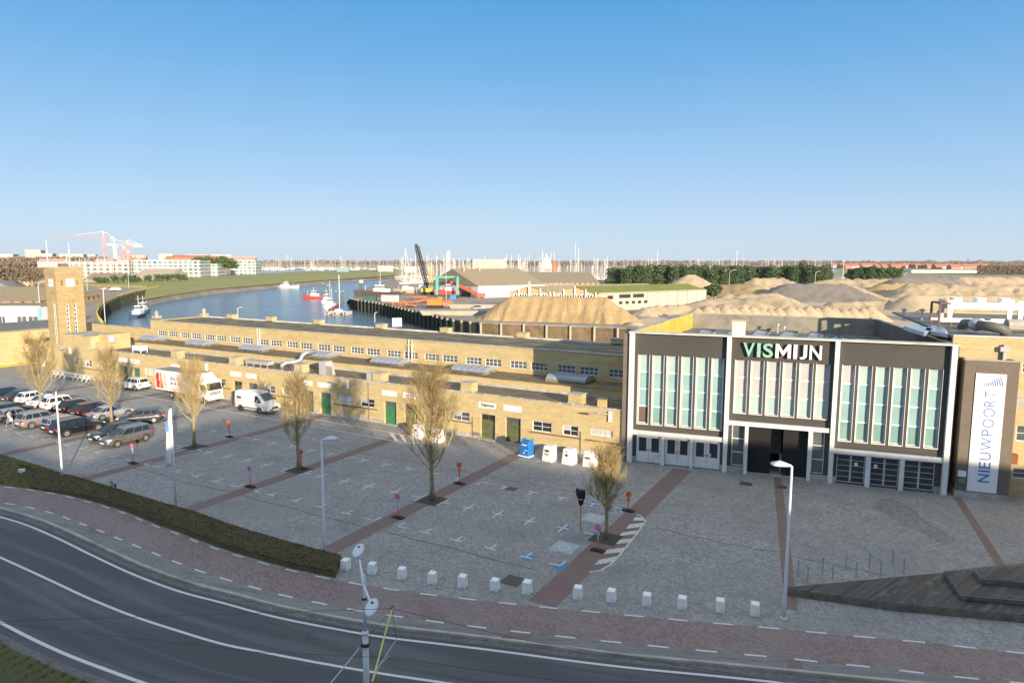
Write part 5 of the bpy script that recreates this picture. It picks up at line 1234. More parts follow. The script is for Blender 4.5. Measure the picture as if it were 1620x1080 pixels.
def make_car(label, paint, kind, name='parked_car', L=4.5, Wd=1.84, Hh=1.5, roof=None, rails=False):
    t = thing(name, label, 'car', (0,0,0), 0, 'cars parked on the plaza'); hw = Wd/2
    z = Hh
    ST = [(-.500,.42,.50*z,.78),(-.490,.30,.585*z,.88),(-.45,.23,.625*z,.96),(-.34,.20,.635*z,1.),(-.15,.20,.62*z,1.),(.05,.20,.61*z,1.),(.18,.20,.60*z,1.),(.25,.20,.595*z,.995),(.36,.21,.56*z,.97),(.44,.24,.515*z,.92),(.482,.28,.45*z,.83),(.500,.36,.37*z,.70)]
    m = M(); np_ = 12
    for x,zl,zt,w in ST:
        w *= hw; sec = [(0,zl),(w*.86,zl),(w*.985,zl+.10),(w,(zl+zt)*.52),(w*.965,zt-.07),(w*.86,zt),(0,zt+.025)]
        ring = sec+[(-y,zz) for y,zz in sec[-2:0:-1]]
        m.v += [(x*L,y,zz) for y,zz in ring]
    for i in range(len(ST)-1):
        for k in range(np_): a, b = i*np_+k, i*np_+(k+1)%np_; m.f.append((a,a+np_,b+np_,b))
    m.f.append(tuple(range(np_))); m.f.append(tuple((len(ST)-1)*np_+k for k in range(np_))[::-1])
    body = obj('body', m, P_[paint], t, smooth=True, sub=1)
    XR = {'suv':(-.475,-.40),'hatch':(-.47,-.37),'wagon':(-.485,-.43),'coupe':(-.42,-.22),'mpv':(-.48,-.43)}[kind]
    xb0, xt0 = XR[0]*L, XR[1]*L; xb1, xt1 = {'coupe':(.24*L,.04*L),'mpv':(.33*L,.10*L)}.get(kind,(.25*L,.075*L)); zb = .60*z; zt = z-.05
    wb, wt = hw*.90, hw*.70
    base = [(xb0,-wb*.80,zb),(xb0+.18,-wb,zb),(xb1-.45,-wb,zb),(xb1,-wb*.72,zb),(xb1,wb*.72,zb),(xb1-.45,wb,zb),(xb0+.18,wb,zb),(xb0,wb*.80,zb)]
    top = [(xt0,-wt*.82,zt),(xt0+.14,-wt,zt),(xt1-.22,-wt,zt),(xt1,-wt*.80,zt-.01),(xt1,wt*.80,zt-.01),(xt1-.22,wt,zt),(xt0+.14,wt,zt),(xt0,wt*.82,zt)]
    cap = [(p[0]*.86+(xt0+xt1)*.07,p[1]*.72,z) for p in top]
    m = M(); m.v = base+top+cap
    for k in range(8): j = (k+1)%8; m.f += [(k,j,8+j,8+k),(8+k,8+j,16+j,16+k)]
    m.f.append(tuple(range(16,24))); obj('cabin', m, P_[roof or paint], t, smooth=False)
    Q = lambda k: (base[k],base[(k+1)%8],top[(k+1)%8],top[k])
    g = M(); pane_on(g, Q(3), .03,.97,.10,.93); obj('windscreen', g, CG, t)
    g = M(); q7 = Q(7); pane_on(g, q7, .06,.94,.20,.90); obj('rear_window', g, CG, t)
    for k,fl in ((1,0),(5,1)):
        cuts = [(.03,.27),(.30,.60),(.63,.97)] if not fl else [(.03,.37),(.40,.70),(.73,.97)]
        for u0,u1 in cuts: g = M(); pane_on(g, Q(k), u0,u1,.14,.88); obj('side_window', g, CG, t)
    for k in (0,2,4,6): 
        g = M(); pane_on(g, Q(k), .10,.90,.2,.85); obj('quarter_window', g, CG, t)
    wb_ = .305*L
    R_ = .335 if kind != 'suv' else .355
    for x in (-wb_, wb_*.98):
        for s_ in (-1,1):
            y = s_*(hw-.11)
            w = M(); w.lathe([(R_-.06,-.11),(R_,-.07),(R_,.07),(R_-.06,.11)], (x,y,R_), 18, 'Y'); o = obj('wheel', w, TYRE, t, smooth=False)
            w = M(); yy = y+s_*.105; w.lathe([(R_*.64,-.012),(R_*.60,.012)], (x,yy,R_), 16, 'Y')
            obj('rim', w, RIM, o)
            sp = M()
            for k in range(5):
                q = k*2*math.pi/5; sp.obox(Vector((x+math.cos(q+.63)*R_*.37,yy+s_*.014,R_+math.sin(q+.63)*R_*.37)), (R_*.36,.006,R_*.17), 0, -(q+.63))
            obj('rim_gap', sp, BLACK, o)
            a = M(); n = 14
            for k in range(n+1):
                q = math.pi*k/n; 
                for rr in (R_+.0,R_+.065): a.v.append((x+rr*math.cos(q), s_*(hw-.012), R_+rr*math.sin(q)))
                if k: j = 2*k; a.f.append((j-2,j-1,j+1,j))
            arch = obj('wheel_arch', a, TRIM, t); sdm = arch.modifiers.new('s','SOLIDIFY'); sdm.thickness = .05; sdm.offset = 0
    m = M(); m.box(-L*.36,L*.36,-hw*.99,hw*.99,.18,.29); obj('side_skirt', m, TRIM, t)
    for s_ in (-1,1):
        for x in (L*.20,L*.015,-L*.17): m = M(); m.box(x-.008,x+.008,min(s_*hw*.975,s_*(hw+.004)),max(s_*hw*.975,s_*(hw+.004)),.30,.57*z); obj('door_seam', m, TRIM, t)
        for x in (L*.05,-L*.13): m = M(); m.box(x-.10,x+.06,min(s_*hw*.97,s_*(hw+.012)),max(s_*hw*.97,s_*(hw+.012)),.515*z,.53*z); obj('door_handle', m, GALV, t)
    for s_ in (-1,1):
        h = M(); h.hexa([(L*.44,s_*hw*.52,.45*z),(L*.485,s_*hw*.50,.40*z),(L*.465,s_*hw*.85,.41*z),(L*.41,s_*hw*.93,.46*z)] if s_ > 0 else [(L*.41,-hw*.93,.46*z),(L*.465,-hw*.85,.41*z),(L*.485,-hw*.50,.40*z),(L*.44,-hw*.52,.45*z)],
                        [(L*.43,s_*hw*.52,.52*z),(L*.475,s_*hw*.50,.475*z),(L*.455,s_*hw*.86,.485*z),(L*.40,s_*hw*.94,.53*z)] if s_ > 0 else [(L*.40,-hw*.94,.53*z),(L*.455,-hw*.86,.485*z),(L*.475,-hw*.50,.475*z),(L*.43,-hw*.52,.52*z)]); obj('headlight', h, HLT, t)
        h = M(); h.box(-L*.502,-L*.455,min(s_*hw*.55,s_*hw*.91),max(s_*hw*.55,s_*hw*.91),.49*z,.575*z); obj('tail_light', h, TLT, t)
        h = M(); h.obox(Vector((xb1-.38,s_*(hw+.06),zb+.06)), (.14,.20,.13), 0); obj('mirror', h, P_[paint], t, bevel=.02)
        if rails: h = M(); h.tube([(xt0+.1,s_*wt*.9,z-.02),(xt0+.25,s_*wt*.9,z+.05),(xt1-.3,s_*wt*.9,z+.05),(xt1-.15,s_*wt*.9,z-.02)], .018, 5); obj('roof_rail', h, GALV, t)
    h = M(); h.box(L*.478,L*.505,-.26,.26,.27*z,.345*z); h.box(-L*.508,-L*.49,-.26,.26,.36*z,.44*z); obj('licence_plate', h, PLATE, t)
    h = M(); h.box(L*.47,L*.499,-hw*.5,hw*.5,.20*z,.26*z); h.box(L*.46,L*.500,-hw*.42,hw*.42,.37*z,.43*z); h.box(-L*.503,-L*.46,-hw*.75,hw*.75,.19*z,.27*z); obj('grille', h, TRIM, t)
    return t
NEAR = math.atan2(-VY.y,-VY.x); AWAY = math.atan2(VY.y,VY.x)
CARS = [('dark grey people carrier with bright rims, nearest car of the car park','grey','mpv',41.95,-17.9,NEAR,4.45,1.84,1.60,None,1),
 ('black hatchback facing us beside the dark grey people carrier','black','hatch',44.45,-17.6,NEAR,4.3,1.80,1.50,None,0),
 ('charcoal hatchback parked askew behind the dark grey people carrier','charcoal','hatch',48.6,-12.4,math.atan2((W(.62,-.8)-O).y,(W(.62,-.8)-O).x),4.5,1.84,1.50,None,0),
 ('large black estate with chrome window line behind the plain lamp post','black','suv',49.75,-18.0,AWAY,4.85,1.92,1.62,None,1),
 ('dark blue estate seen from behind, between the pinkish grey and the black one','navy','wagon',52.4,-17.6,AWAY,4.5,1.80,1.46,'blue_grey',0),
 ('pinkish grey estate with roof rails seen from behind','pink_grey','suv',56.1,-18.1,AWAY,4.6,1.86,1.62,None,1),
 ('navy small car with cream soft roof beside the walking person','navy','hatch',60.4,-18.4,AWAY,4.0,1.75,1.46,'pink_grey',0),
 ('dark green estate at the left edge of the car park','dark_green','wagon',63.6,-17.6,AWAY,4.8,1.85,1.50,None,1),
 ('silver coupe behind the trunk of the second tree from the left','silver','coupe',53.45,-12.6,AWAY,4.5,1.84,1.38,None,0),
 ('dark red black car with lit tail light beside the silver coupe','dark_red','hatch',56.5,-12.8,AWAY,4.2,1.80,1.46,None,0),
 ('small black car between the white estate and the dark red car','black','hatch',59.7,-12.6,AWAY,3.9,1.74,1.44,None,0),
 ('white estate with dark windows in the middle of the far row','white','suv',62.6,-12.6,AWAY,4.6,1.86,1.62,None,0),
 ('white low car right of the broad far left tree','white','coupe',65.5,-12.7,AWAY,4.5,1.84,1.42,None,0),
 ('white small car mostly hidden behind the broad far left tree','white','hatch',68.6,-12.6,AWAY,4.1,1.78,1.5,None,0),
 ('black saloon left of the broad tree, second from the left edge','charcoal','coupe',71.2,-12.6,AWAY,4.6,1.84,1.44,None,0),
 ('black estate with red tail lights at the upper left edge','black','wagon',74.2,-12.9,AWAY,4.7,1.84,1.50,None,0)]
for lb,pt,kd,s_,v_,a_,L_,W_,H_,rf,rl_ in CARS:
    c = make_car(lb, pt, kd, L=L_, Wd=W_, Hh=H_, roof=rf, rails=bool(rl_)); c.location = W(s_,v_); c.rotation_euler = (0,0,a_+rnd.uniform(-.03,.03))
c = make_car('white compact off-roader with black roof line parked in front of the green doors','white','suv',L=4.4,Wd=1.9,Hh=1.62); c.location = W(67.0,-1.55); c.rotation_euler = (0,0,ROW+math.pi+R(3)); c['group'] = 'vehicles in front of the long building'
def make_van():
    t = thing('delivery_van', 'white panel van with grey bumpers parked before the brick building', 'van', W(42.35,-2.5), ROW, 'vehicles in front of the long building')
    L, hw = 5.6, .98; WP = carpaint('van_white', (.80,.80,.78), 0.)
    ST = [(-2.78,.62,2.18,.90,.78),(-2.72,.45,2.26,.97,.84),(-2.4,.32,2.31,1.,.86),(-1.0,.30,2.33,1.,.86),(.60,.30,2.32,1.,.86),(1.02,.30,2.22,1.,.84),(1.95,.32,1.40,.99,.86),(2.20,.34,1.22,.97,.82),(2.62,.40,1.02,.90,.72),(2.76,.46,.84,.80,.66)]
    m = M(); n = 12
    for x,zl,zt,w,wt in ST:
        zm = min(zt-.1, 1.15); sec = [(0,zl),(w*hw*.9,zl),(w*hw,zl+.15),(w*hw,zm),(wt*hw*1.03,zt-.12),(wt*hw*.9,zt),(0,zt+.03)]
        ring = sec+[(-y,z) for y,z in sec[-2:0:-1]]; m.v += [(x,y,z) for y,z in ring]
    for i in range(len(ST)-1):
        for k in range(n): a, b = i*n+k, i*n+(k+1)%n; m.f.append((a,a+n,b+n,b))
    m.f.append(tuple(range(n))); m.f.append(tuple((len(ST)-1)*n+k for k in range(n))[::-1]); obj('body', m, WP, t, smooth=True)
    g = M(); Q = [(1.93,-.76,1.47),(1.93,.76,1.47),(1.10,.70,2.19),(1.10,-.70,2.19)]; pane_on(g, Q, .02,.98,.0,.98,.02); obj('windscreen', g, mat('van_glass',(.05,.09,.09),.06,.3,1,spec=.8), t)
    for s_ in (-1,1):
        g = M(); P = [(.62,1.28),(1.72,1.28),(1.45,1.62),(1.02,1.98),(.66,1.98)]
        g.add([(x,s_*(hw*(1.0-(z-1.2)*.11)+.006),z) for x,z in P], [tuple(range(5)) if s_ < 0 else tuple(range(5))[::-1]]); obj('side_window', g, CG, t)
        g = M(); g.box(-1.35,1.3,min(s_*.985,s_*1.0),max(s_*.985,s_*1.0),.50,.62); g.box(-2.5,-1.0,min(s_*.985,s_*1.0),max(s_*.985,s_*1.0),.32,.42); obj('side_trim', g, TRIM, t)
        g = M(); g.obox(Vector((1.5,s_*1.14,1.42)), (.12,.16,.32)); obj('mirror', g, TRIM, t, bevel=.02)
        g = M(); g.hexa([(2.35,s_*.60,.82),(2.62,s_*.60,.80),(2.50,s_*.9,.84),(2.2,s_*.95,.88)][::s_], [(2.20,s_*.66,1.08),(2.45,s_*.62,1.02),(2.36,s_*.86,1.05),(2.05,s_*.95,1.12)][::s_]); obj('headlight', g, HLT, t)
        for x in (-1.72,1.38):
            w = M(); w.lathe([(.29,-.12),(.35,-.08),(.35,.08),(.29,.12)], (x,s_*.88,.35), 18, 'Y'); o = obj('wheel', w, TYRE, t)
            w = M(); w.lathe([(.21,-.01),(.19,.02)], (x,s_*(.88+.11),.35), 14, 'Y'); obj('rim', w, RIM, o)
            a = M(); 
            for k in range(15):
                q = math.pi*k/14
                for rr in (.35,.44): a.v.append((x+rr*math.cos(q), s_*.985, .35+rr*math.sin(q)))
                if k: j = 2*k; a.f.append((j-2,j-1,j+1,j))
            ar = obj('wheel_arch', a, TRIM, t); q = ar.modifiers.new('s','SOLIDIFY'); q.thickness = .04; q.offset = 0
    GB = mat('grey_bumper',(.23,.22,.22),.6,.08)
    g = M(); g.hexa([(2.2,-.93,.30),(2.80,-.70,.34),(2.80,.70,.34),(2.2,.93,.30)],[(2.25,-.93,.70),(2.86,-.68,.66),(2.86,.68,.66),(2.25,.93,.70)]); g.box(-2.86,-2.6,-.95,.95,.35,.62); obj('bumper', g, GB, t, bevel=.04)
    g = M(); g.box(2.60,2.82,-.42,.42,.68,.84); obj('grille', g, TRIM, t); g = M(); g.box(2.84,2.89,-.26,.26,.45,.56); obj('licence_plate', g, PLATE, t)
    g = M(); g.box(-2.25,-1.95,-1.0,-.965,1.45,1.75); g.box(-1.9,-1.55,-1.0,-.965,1.45,1.72); g.box(-2.4,-1.2,-1.0,-.975,1.2,1.24); obj('lettering', g, mat('van_logo_grey',(.10,.09,.10),.5,.1), t)
    g = M(); g.box(.2,1.0,-.5,.3,2.34,2.37); obj('roof_hatch', g, mat('van_hatch',(.6,.6,.58),.5,.1), t)
make_van()
def make_truck():
    t = thing('delivery_truck', 'white box lorry with red pictures and blue lettering on its side', 'truck', W(54.3,-1.95), ROW, 'vehicles in front of the long building')
    WP = carpaint('truck_white', (.80,.80,.78), 0.); hw = 1.2
    m = M(); m.box(-5.7,2.1,-hw,hw,1.0,3.42); obj('cargo_box', m, WP, t, bevel=.03)
    m = M(); m.box(-5.66,2.06,-hw+.04,hw-.04,3.425,3.46); obj('roof_panel', m, mat('cargo_roof_grey',(.24,.24,.24),.7,.15), t)
    m = M(); m.box(-5.2,3.4,-.45,.45,.62,.95); obj('chassis', m, DARK, t)
    m = M(); m.box(-5.72,2.12,-hw-.02,hw+.02,.93,1.02); obj('rail', m, mat('alu_rail',(.6,.6,.6),.4,.1,metal=.5), t)
    S = [(2.25,.75,2.65),(2.3,.6,2.70),(3.35,.55,2.66),(3.62,.55,2.45),(3.95,.55,1.55),(3.98,.55,.55)]
    c = M(); c.yprism([(2.22,.55),(3.98,.55),(3.98,1.5),(3.66,2.46),(3.3,2.68),(2.22,2.68)], -1.08, 1.08); cab = obj('cab', c, WP, t, bevel=.05)
    g = M(); Q = [(3.97,-.98,1.56),(3.97,.98,1.56),(3.69,.94,2.40),(3.69,-.94,2.40)]; pane_on(g, Q, .0,1,.0,1,.02); obj('windscreen', g, CG, t)
    for s_ in (-1,1):
        g = M(); g.add([(x,s_*1.088,z) for x,z in ((2.75,1.55),(3.72,1.45),(3.5,2.25),(2.75,2.3))], [(0,1,2,3) if s_ < 0 else (3,2,1,0)]); obj('side_window', g, CG, t)
        g = M(); g.obox(Vector((3.75,s_*1.26,2.0)), (.1,.2,.5)); obj('mirror', g, TRIM, t)
        g = M(); g.box(3.96,4.03,min(s_*.62,s_*1.0),max(s_*.62,s_*1.0),.72,.92); obj('headlight', g, HLT, t)
        for x in (-2.75,3.05):
            w = M(); w.lathe([(.38,-.16),(.45,-.12),(.45,.12),(.38,.16)], (x,s_*.95,.45), 18, 'Y'); o = obj('wheel', w, TYRE, t); w = M(); w.lathe([(.24,-.01),(.2,.02)], (x,s_*1.115,.45), 14, 'Y'); obj('rim', w, RIM, o)
    g = M(); 
    for k in range(3): g.box(3.985,4.01,-.75,.75,1.02+k*.14,1.10+k*.14)
    obj('grille', g, TRIM, t); g = M(); g.box(3.95,4.08,-1.08,1.08,.42,.68); obj('bumper', g, WP, t, bevel=.03)
    g = M(); g.hexa([(2.3,-1.0,2.69),(3.3,-.9,2.69),(3.3,.9,2.69),(2.3,1.0,2.69)],[(2.3,-1.0,3.25),(2.75,-.85,3.25),(2.75,.85,3.25),(2.3,1.0,3.25)]); obj('wind_deflector', g, WP, t, bevel=.04)
    y = -hw-.006
    def pan(x0,x1,z0,z1,mtl,nm_,dy=0): g = M(); g.box(x0,x1,y-.004-dy,y+.003,z0,z1); return obj(nm_, g, mtl, t)
    RD = mat('print_red',(.62,.04,.03),.5,.15,2); OR = mat('print_salmon',(.75,.28,.18),.5,.15,2); LB = mat('print_light_blue',(.35,.58,.75),.5,.1); GR = mat('print_pale',(.60,.52,.48),.5,.25,2)
    def poly(P, mtl, dy=.008): g = M(); g.add([(x,y-dy,z) for x,z in P]+[(x,y+.0,z) for x,z in P], [tuple(range(len(P))), tuple(range(2*len(P)-1,len(P)-1,-1))]+[((i+1)%len(P),i,len(P)+i,len(P)+(i+1)%len(P)) for i in range(len(P))]); return obj('side_picture', g, mtl, t)
    poly([(-5.5,1.25),(-4.85,1.15),(-4.8,2.0),(-4.95,2.2),(-4.85,3.0),(-5.3,3.15),(-5.55,2.6),(-5.45,1.9)], RD); poly([(-4.75,1.15),(-4.1,1.15),(-4.15,1.9),(-4.35,2.4),(-4.3,3.1),(-4.7,3.15),(-4.8,2.3)], OR); poly([(-4.02,1.2),(-3.45,1.2),(-3.4,3.1),(-4.0,3.1),(-3.9,2.1)], GR)
    poly([(-4.5,1.2),(-4.2,1.2),(-4.3,2.2)], RD, .012)
    LT = mat('print_blue',(.10,.22,.42),.5,.1)
    text('lettering','BIRGER',.62,LT,t,(-1.75,y-.012,2.55),(math.pi/2,0,0),1.9,.003,.01)
    for i,x in enumerate((-2.45,-1.75,-1.05)): g = M(); g.lathe([(.17,-.004),(.17,.004)], (x,y-.01,1.95), 14, 'Y'); obj('logo_dot', g, RD, t)
    pan(-2.9,-.4,1.32,1.37,LT,'small_text',.004); pan(.5,1.6,2.5,3.1,LB,'side_picture_blue',.004)
    g = M(); g.box(2.35,2.75,-1.02,-.98,2.78,3.12); obj('deflector_print', g, LB, t)
make_truck()

# ------------------------------------------------------------------ the person walking between the cars
def person():
    t = thing('person', 'walking person in a pale grey green jacket and blue jeans carrying a white bag', 'person', W(58.25,-20.1), math.atan2(VY.y,VY.x)-R(60))
    J = {'pelvis':(0,0,.95),'belly':(.01,0,1.08),'chest':(.03,0,1.30),'neck':(.04,0,1.47),'head0':(.05,0,1.56),'head1':(.06,0,1.70),
         'sl':(.03,.19,1.40),'el':(-.10,.25,1.15),'hl':(.08,.24,.93),'sr':(.03,-.19,1.40),'er':(.12,-.25,1.16),'hr':(.32,-.20,1.02),
         'hipl':(0,.10,.90),'kl':(.20,.10,.50),'al':(.22,.10,.09),'tl':(.38,.11,.05),'hipr':(0,-.10,.90),'kr':(-.08,-.10,.49),'ar':(-.34,-.10,.13),'tr':(-.22,-.10,.04)}
    Rr = {'pelvis':.15,'belly':.15,'chest':.17,'neck':.06,'head0':.085,'head1':.10,'sl':.085,'el':.06,'hl':.042,'sr':.085,'er':.06,'hr':.042,'hipl':.11,'kl':.075,'al':.05,'tl':.04,'hipr':.11,'kr':.075,'ar':.05,'tr':.04}
    E_ = [('pelvis','belly'),('belly','chest'),('chest','neck'),('neck','head0'),('head0','head1'),('chest','sl'),('sl','el'),('el','hl'),('chest','sr'),('sr','er'),('er','hr'),('pelvis','hipl'),('hipl','kl'),('kl','al'),('al','tl'),('pelvis','hipr'),('hipr','kr'),('kr','ar'),('ar','tr')]
    ks = list(J); me = bpy.data.meshes.new('body'); me.from_pydata([J[k] for k in ks], [(ks.index(a),ks.index(b)) for a,b in E_], []); 
    o = bpy.data.objects.new('body', me); COL.objects.link(o); o.parent = t
    sm = o.modifiers.new('skin','SKIN'); 
    for k,v in zip(ks, me.skin_vertices[0].data): v.radius = (Rr[k],Rr[k]*.85); v.use_root = (k == 'pelvis')
    sb = o.modifiers.new('sub','SUBSURF'); sb.levels = 2; sb.render_levels = 2
    # clothing and skin by height: jeans below the hip, jacket to the neck, skin and hair above
    m, tt, b = nm('person_clothes'); z = sep(tt, coords(tt))
    n = noi(tt, coords(tt), 6, 3)
    c = mix(tt, mth(tt,'GREATER_THAN', z[2], .96), mix(tt,n,(.10,.14,.22),(.16,.21,.30)), mix(tt,n,(.36,.40,.36),(.48,.52,.46)))
    c = mix(tt, mth(tt,'GREATER_THAN', z[2], 1.50), c, (.45,.27,.19)); c = mix(tt, mth(tt,'LESS_THAN', z[2], .10), c, (.6,.6,.6))
    tt.links.new(c, b.inputs['Base Color']); b.inputs['Roughness'].default_value = .8; me.materials.append(m)
    h = M(); h.lathe([(.02,-.06),(.10,-.03),(.118,.04),(.10,.11),(.05,.145)], (.045,0,1.66), 12); obj('hair', h, mat('brown_hair',(.08,.05,.03),.8,.2,5), t, smooth=True)
    for y in (-1,1):
        for k in range(4): h = M(); a = (.32 if y < 0 else .08); p = Vector((a+.01+k*.012, y*(.20 if y < 0 else .24)+(k-1.5)*.018, (1.0 if y < 0 else .91)-.01)); h.tube([p, p+Vector((.03,0,-.05)), p+Vector((.02,0,-.085))], [.011,.010,.008], 5); obj('finger', h, mat('skin',(.45,.27,.19),.6,.05), t)
    b = thing('carrier_bag', 'white bag held by the walking person', 'bag', t.location+Vector((0,0,0)), t.rotation_euler.z)
    h = M(); h.hexa([(.22,-.30,.62),(.50,-.30,.62),(.50,-.16,.62),(.22,-.16,.62)],[(.25,-.27,.98),(.46,-.27,.98),(.46,-.19,.98),(.25,-.19,.98)]); obj('bag_body', h, SIGNW, b, bevel=.02)
person()

# ------------------------------------------------------------------ quay walls and harbour
SHEET = mat('rusty_sheet_piling', (.20,.13,.07), .8, .3, .6, dirt=(.10,.12,.05), dscale=.4); TIMB = mat('black_green_timber', (.045,.055,.035), .8, .3, 1.5); YEL = mat('yellow_rail_paint', (.68,.50,.03), .6, .15, 1); QC = mat('quay_concrete', (.34,.30,.25), .85, .2, .5, dirt=(.16,.14,.11), dscale=.3)
def quay(name, label, P, wall_m, pile_m, step, cap_m, rail=None, pr_=.22, face=1, ztop=0.0, pile_cap=False):
    t = thing(name, label, 'quay wall', (0,0,0)); c = P[len(P)//2].copy(); c.z = 0; t.location = c
    Q = [p-c for p in P]; m = M(); N = offset(Q, face*.5)
    for i in range(len(Q)-1):
        a, b, a2, b2 = Q[i], Q[i+1], N[i], N[i+1]
        m.hexa([(a.x,a.y,-7.4),(b.x,b.y,-7.4),(b2.x,b2.y,-7.4),(a2.x,a2.y,-7.4)], [(a.x,a.y,ztop),(b.x,b.y,ztop),(b2.x,b2.y,ztop),(a2.x,a2.y,ztop)])
    obj('sheet_wall', m, wall_m, t)
    m = M(); a1, a2 = offset(Q,-face*.12), offset(Q,face*.9)
    for i in range(len(Q)-1): m.hexa([(q.x,q.y,ztop+.003) for q in (a1[i],a1[i+1],a2[i+1],a2[i])], [(q.x,q.y,ztop+.35) for q in (a1[i],a1[i+1],a2[i+1],a2[i])])
    obj('capping_beam', m, cap_m, t)
    R_ = resample(Q, step=step); T = offset(R_,-face*.42)
    for i,p in enumerate(T[:100]):
        m = M(); m.tube([(p.x,p.y,-7.2),(p.x,p.y,ztop+.25)], pr_, 6); o = obj('pile', m, pile_m, t)
        if pile_cap: m = M(); m.tube([(p.x,p.y,ztop-1.6),(p.x,p.y,ztop+.28)], [pr_*.5,pr_*1.35], 6); obj('pile_cap', m, QC, o)
    if rail:
        m = M(); m.tube([p+Vector((0,0,ztop+1.3)) for p in R_], .10, 5); m.tube([p+Vector((0,0,ztop+.8)) for p in R_], .07, 5)
        for p in R_: m.tube([(p.x,p.y,ztop+.3),(p.x,p.y,ztop+1.3)], .09, 4)
        obj('railing', m, rail, t)
quay('curved_quay_wall', 'curved quay with dark timber piles and yellow railing left of the water', resample(quayL, step=4.0), TIMB, TIMB, 3.6, QC, YEL, .42, 1)
qr = resample(quayR, step=4.0)
sp = min(range(len(qr)), key=lambda i: abs(pr(qr[i].x,qr[i].y,0)[0]-755))
quay('timber_quay_wall', 'dark quay wall with pale topped piles beside the boatyard', qr[sp:], TIMB, TIMB, 4.2, QC, None, .38, -1, 0, True)
quay('rusty_quay_wall', 'rust brown sheet pile quay under the golden sand heap', qr[:sp+1], SHEET, mat('pale_pile',(.42,.36,.27),.8,.25,1), 5.6, QC, None, .34, -1)
for nm_,lb,P in (('near_quay_wall','quay wall behind the long brick building',[nearq[0],nearq[1]]),): quay(nm_, lb, resample(P, step=10), QC, QC, 12, QC, None, .2, -1)
def sheetpoly(name, P, z, mtl): m = M(); m.add([(p.x,p.y,z) for p in P], [tuple(range(len(P)))]); return struct(name, m, mtl)
# banks: grass shoulder falling to mud and the water
def bank(name, top, bot, z0, z1, mtl):
    A, B = resample(top, n=60), resample(bot, n=60); m = M()
    for i in range(61):
        k = mnoise.noise(A[i]*.05)*.4; m.v += [(A[i].x,A[i].y,z0),((A[i].x+B[i].x)/2,(A[i].y+B[i].y)/2,(z0+z1)/2+k),(B[i].x,B[i].y,z1)]
        if i: j = 3*i; m.f += [(j-3,j-2,j+1,j),(j-2,j-1,j+2,j+1)]
    return struct(name, m, mtl, smooth=True)
px = lambda P, z=0: [un(x,y,z) for x,y in P]
bank('grass_bank', px([(232,452),(262,450),(330,444),(400,440),(470,436),(540,433),(600,430),(640,428.6)],1.2), px([(228,474),(262,468),(330,458),(400,452),(470,446.5),(540,441.5),(600,437.5),(640,434)],-1.8), 1.2, -1.8, BANKG)
bank('mud_bank', px([(228,473),(262,467.5),(330,457.5),(400,451.5),(470,446),(540,441),(600,437),(640,433.8)],-1.75), px([(235,484),(275,475),(330,466.5),(400,459.5),(470,453.5),(540,448.5),(600,442),(640,437)],-4.7), -1.75, -4.8, MUD)
bank('slipway', px([(556,471),(572,463),(580,457),(596,450),(615,444),(634,437)],.1), px([(548,478),(566,466),(574,460),(590,453),(610,446),(630,439)],-4.8), .1, -4.9, MUD)
m = M(); m.prism([(p.x,p.y) for p in px([(232,452),(262,450),(330,444),(400,440),(470,436),(540,433),(600,430),(640,428.6),(640,425.5),(540,428),(470,430),(330,437),(180,443),(130,449)],1.2)], -.4, 1.2); struct('dike_top', m, BANKG)
sheetpoly('quay_road', px([(120,640),(128,530),(160,519),(152,499),(166,478),(210,461),(252,454),(232,449),(150,449),(60,470),(-200,560),(-200,640)]), -.02, TARM)
sheetpoly('boatyard_ground', [p.copy() for p in qr]+px([(572,463),(615,444),(640,436),(780,440),(1110,447),(1130,480),(1010,505)]), -.03, TARM)
sheetpoly('sand_yard', px([(1010,522),(1000,500),(1010,478),(1110,455),(1250,440),(2300,440),(3400,640),(1500,640)]), -.06, YARD)
sheetpoly('distant_field', px([(1290,432),(1700,436),(1700,424),(1290,422)]), -.02, BANKG)

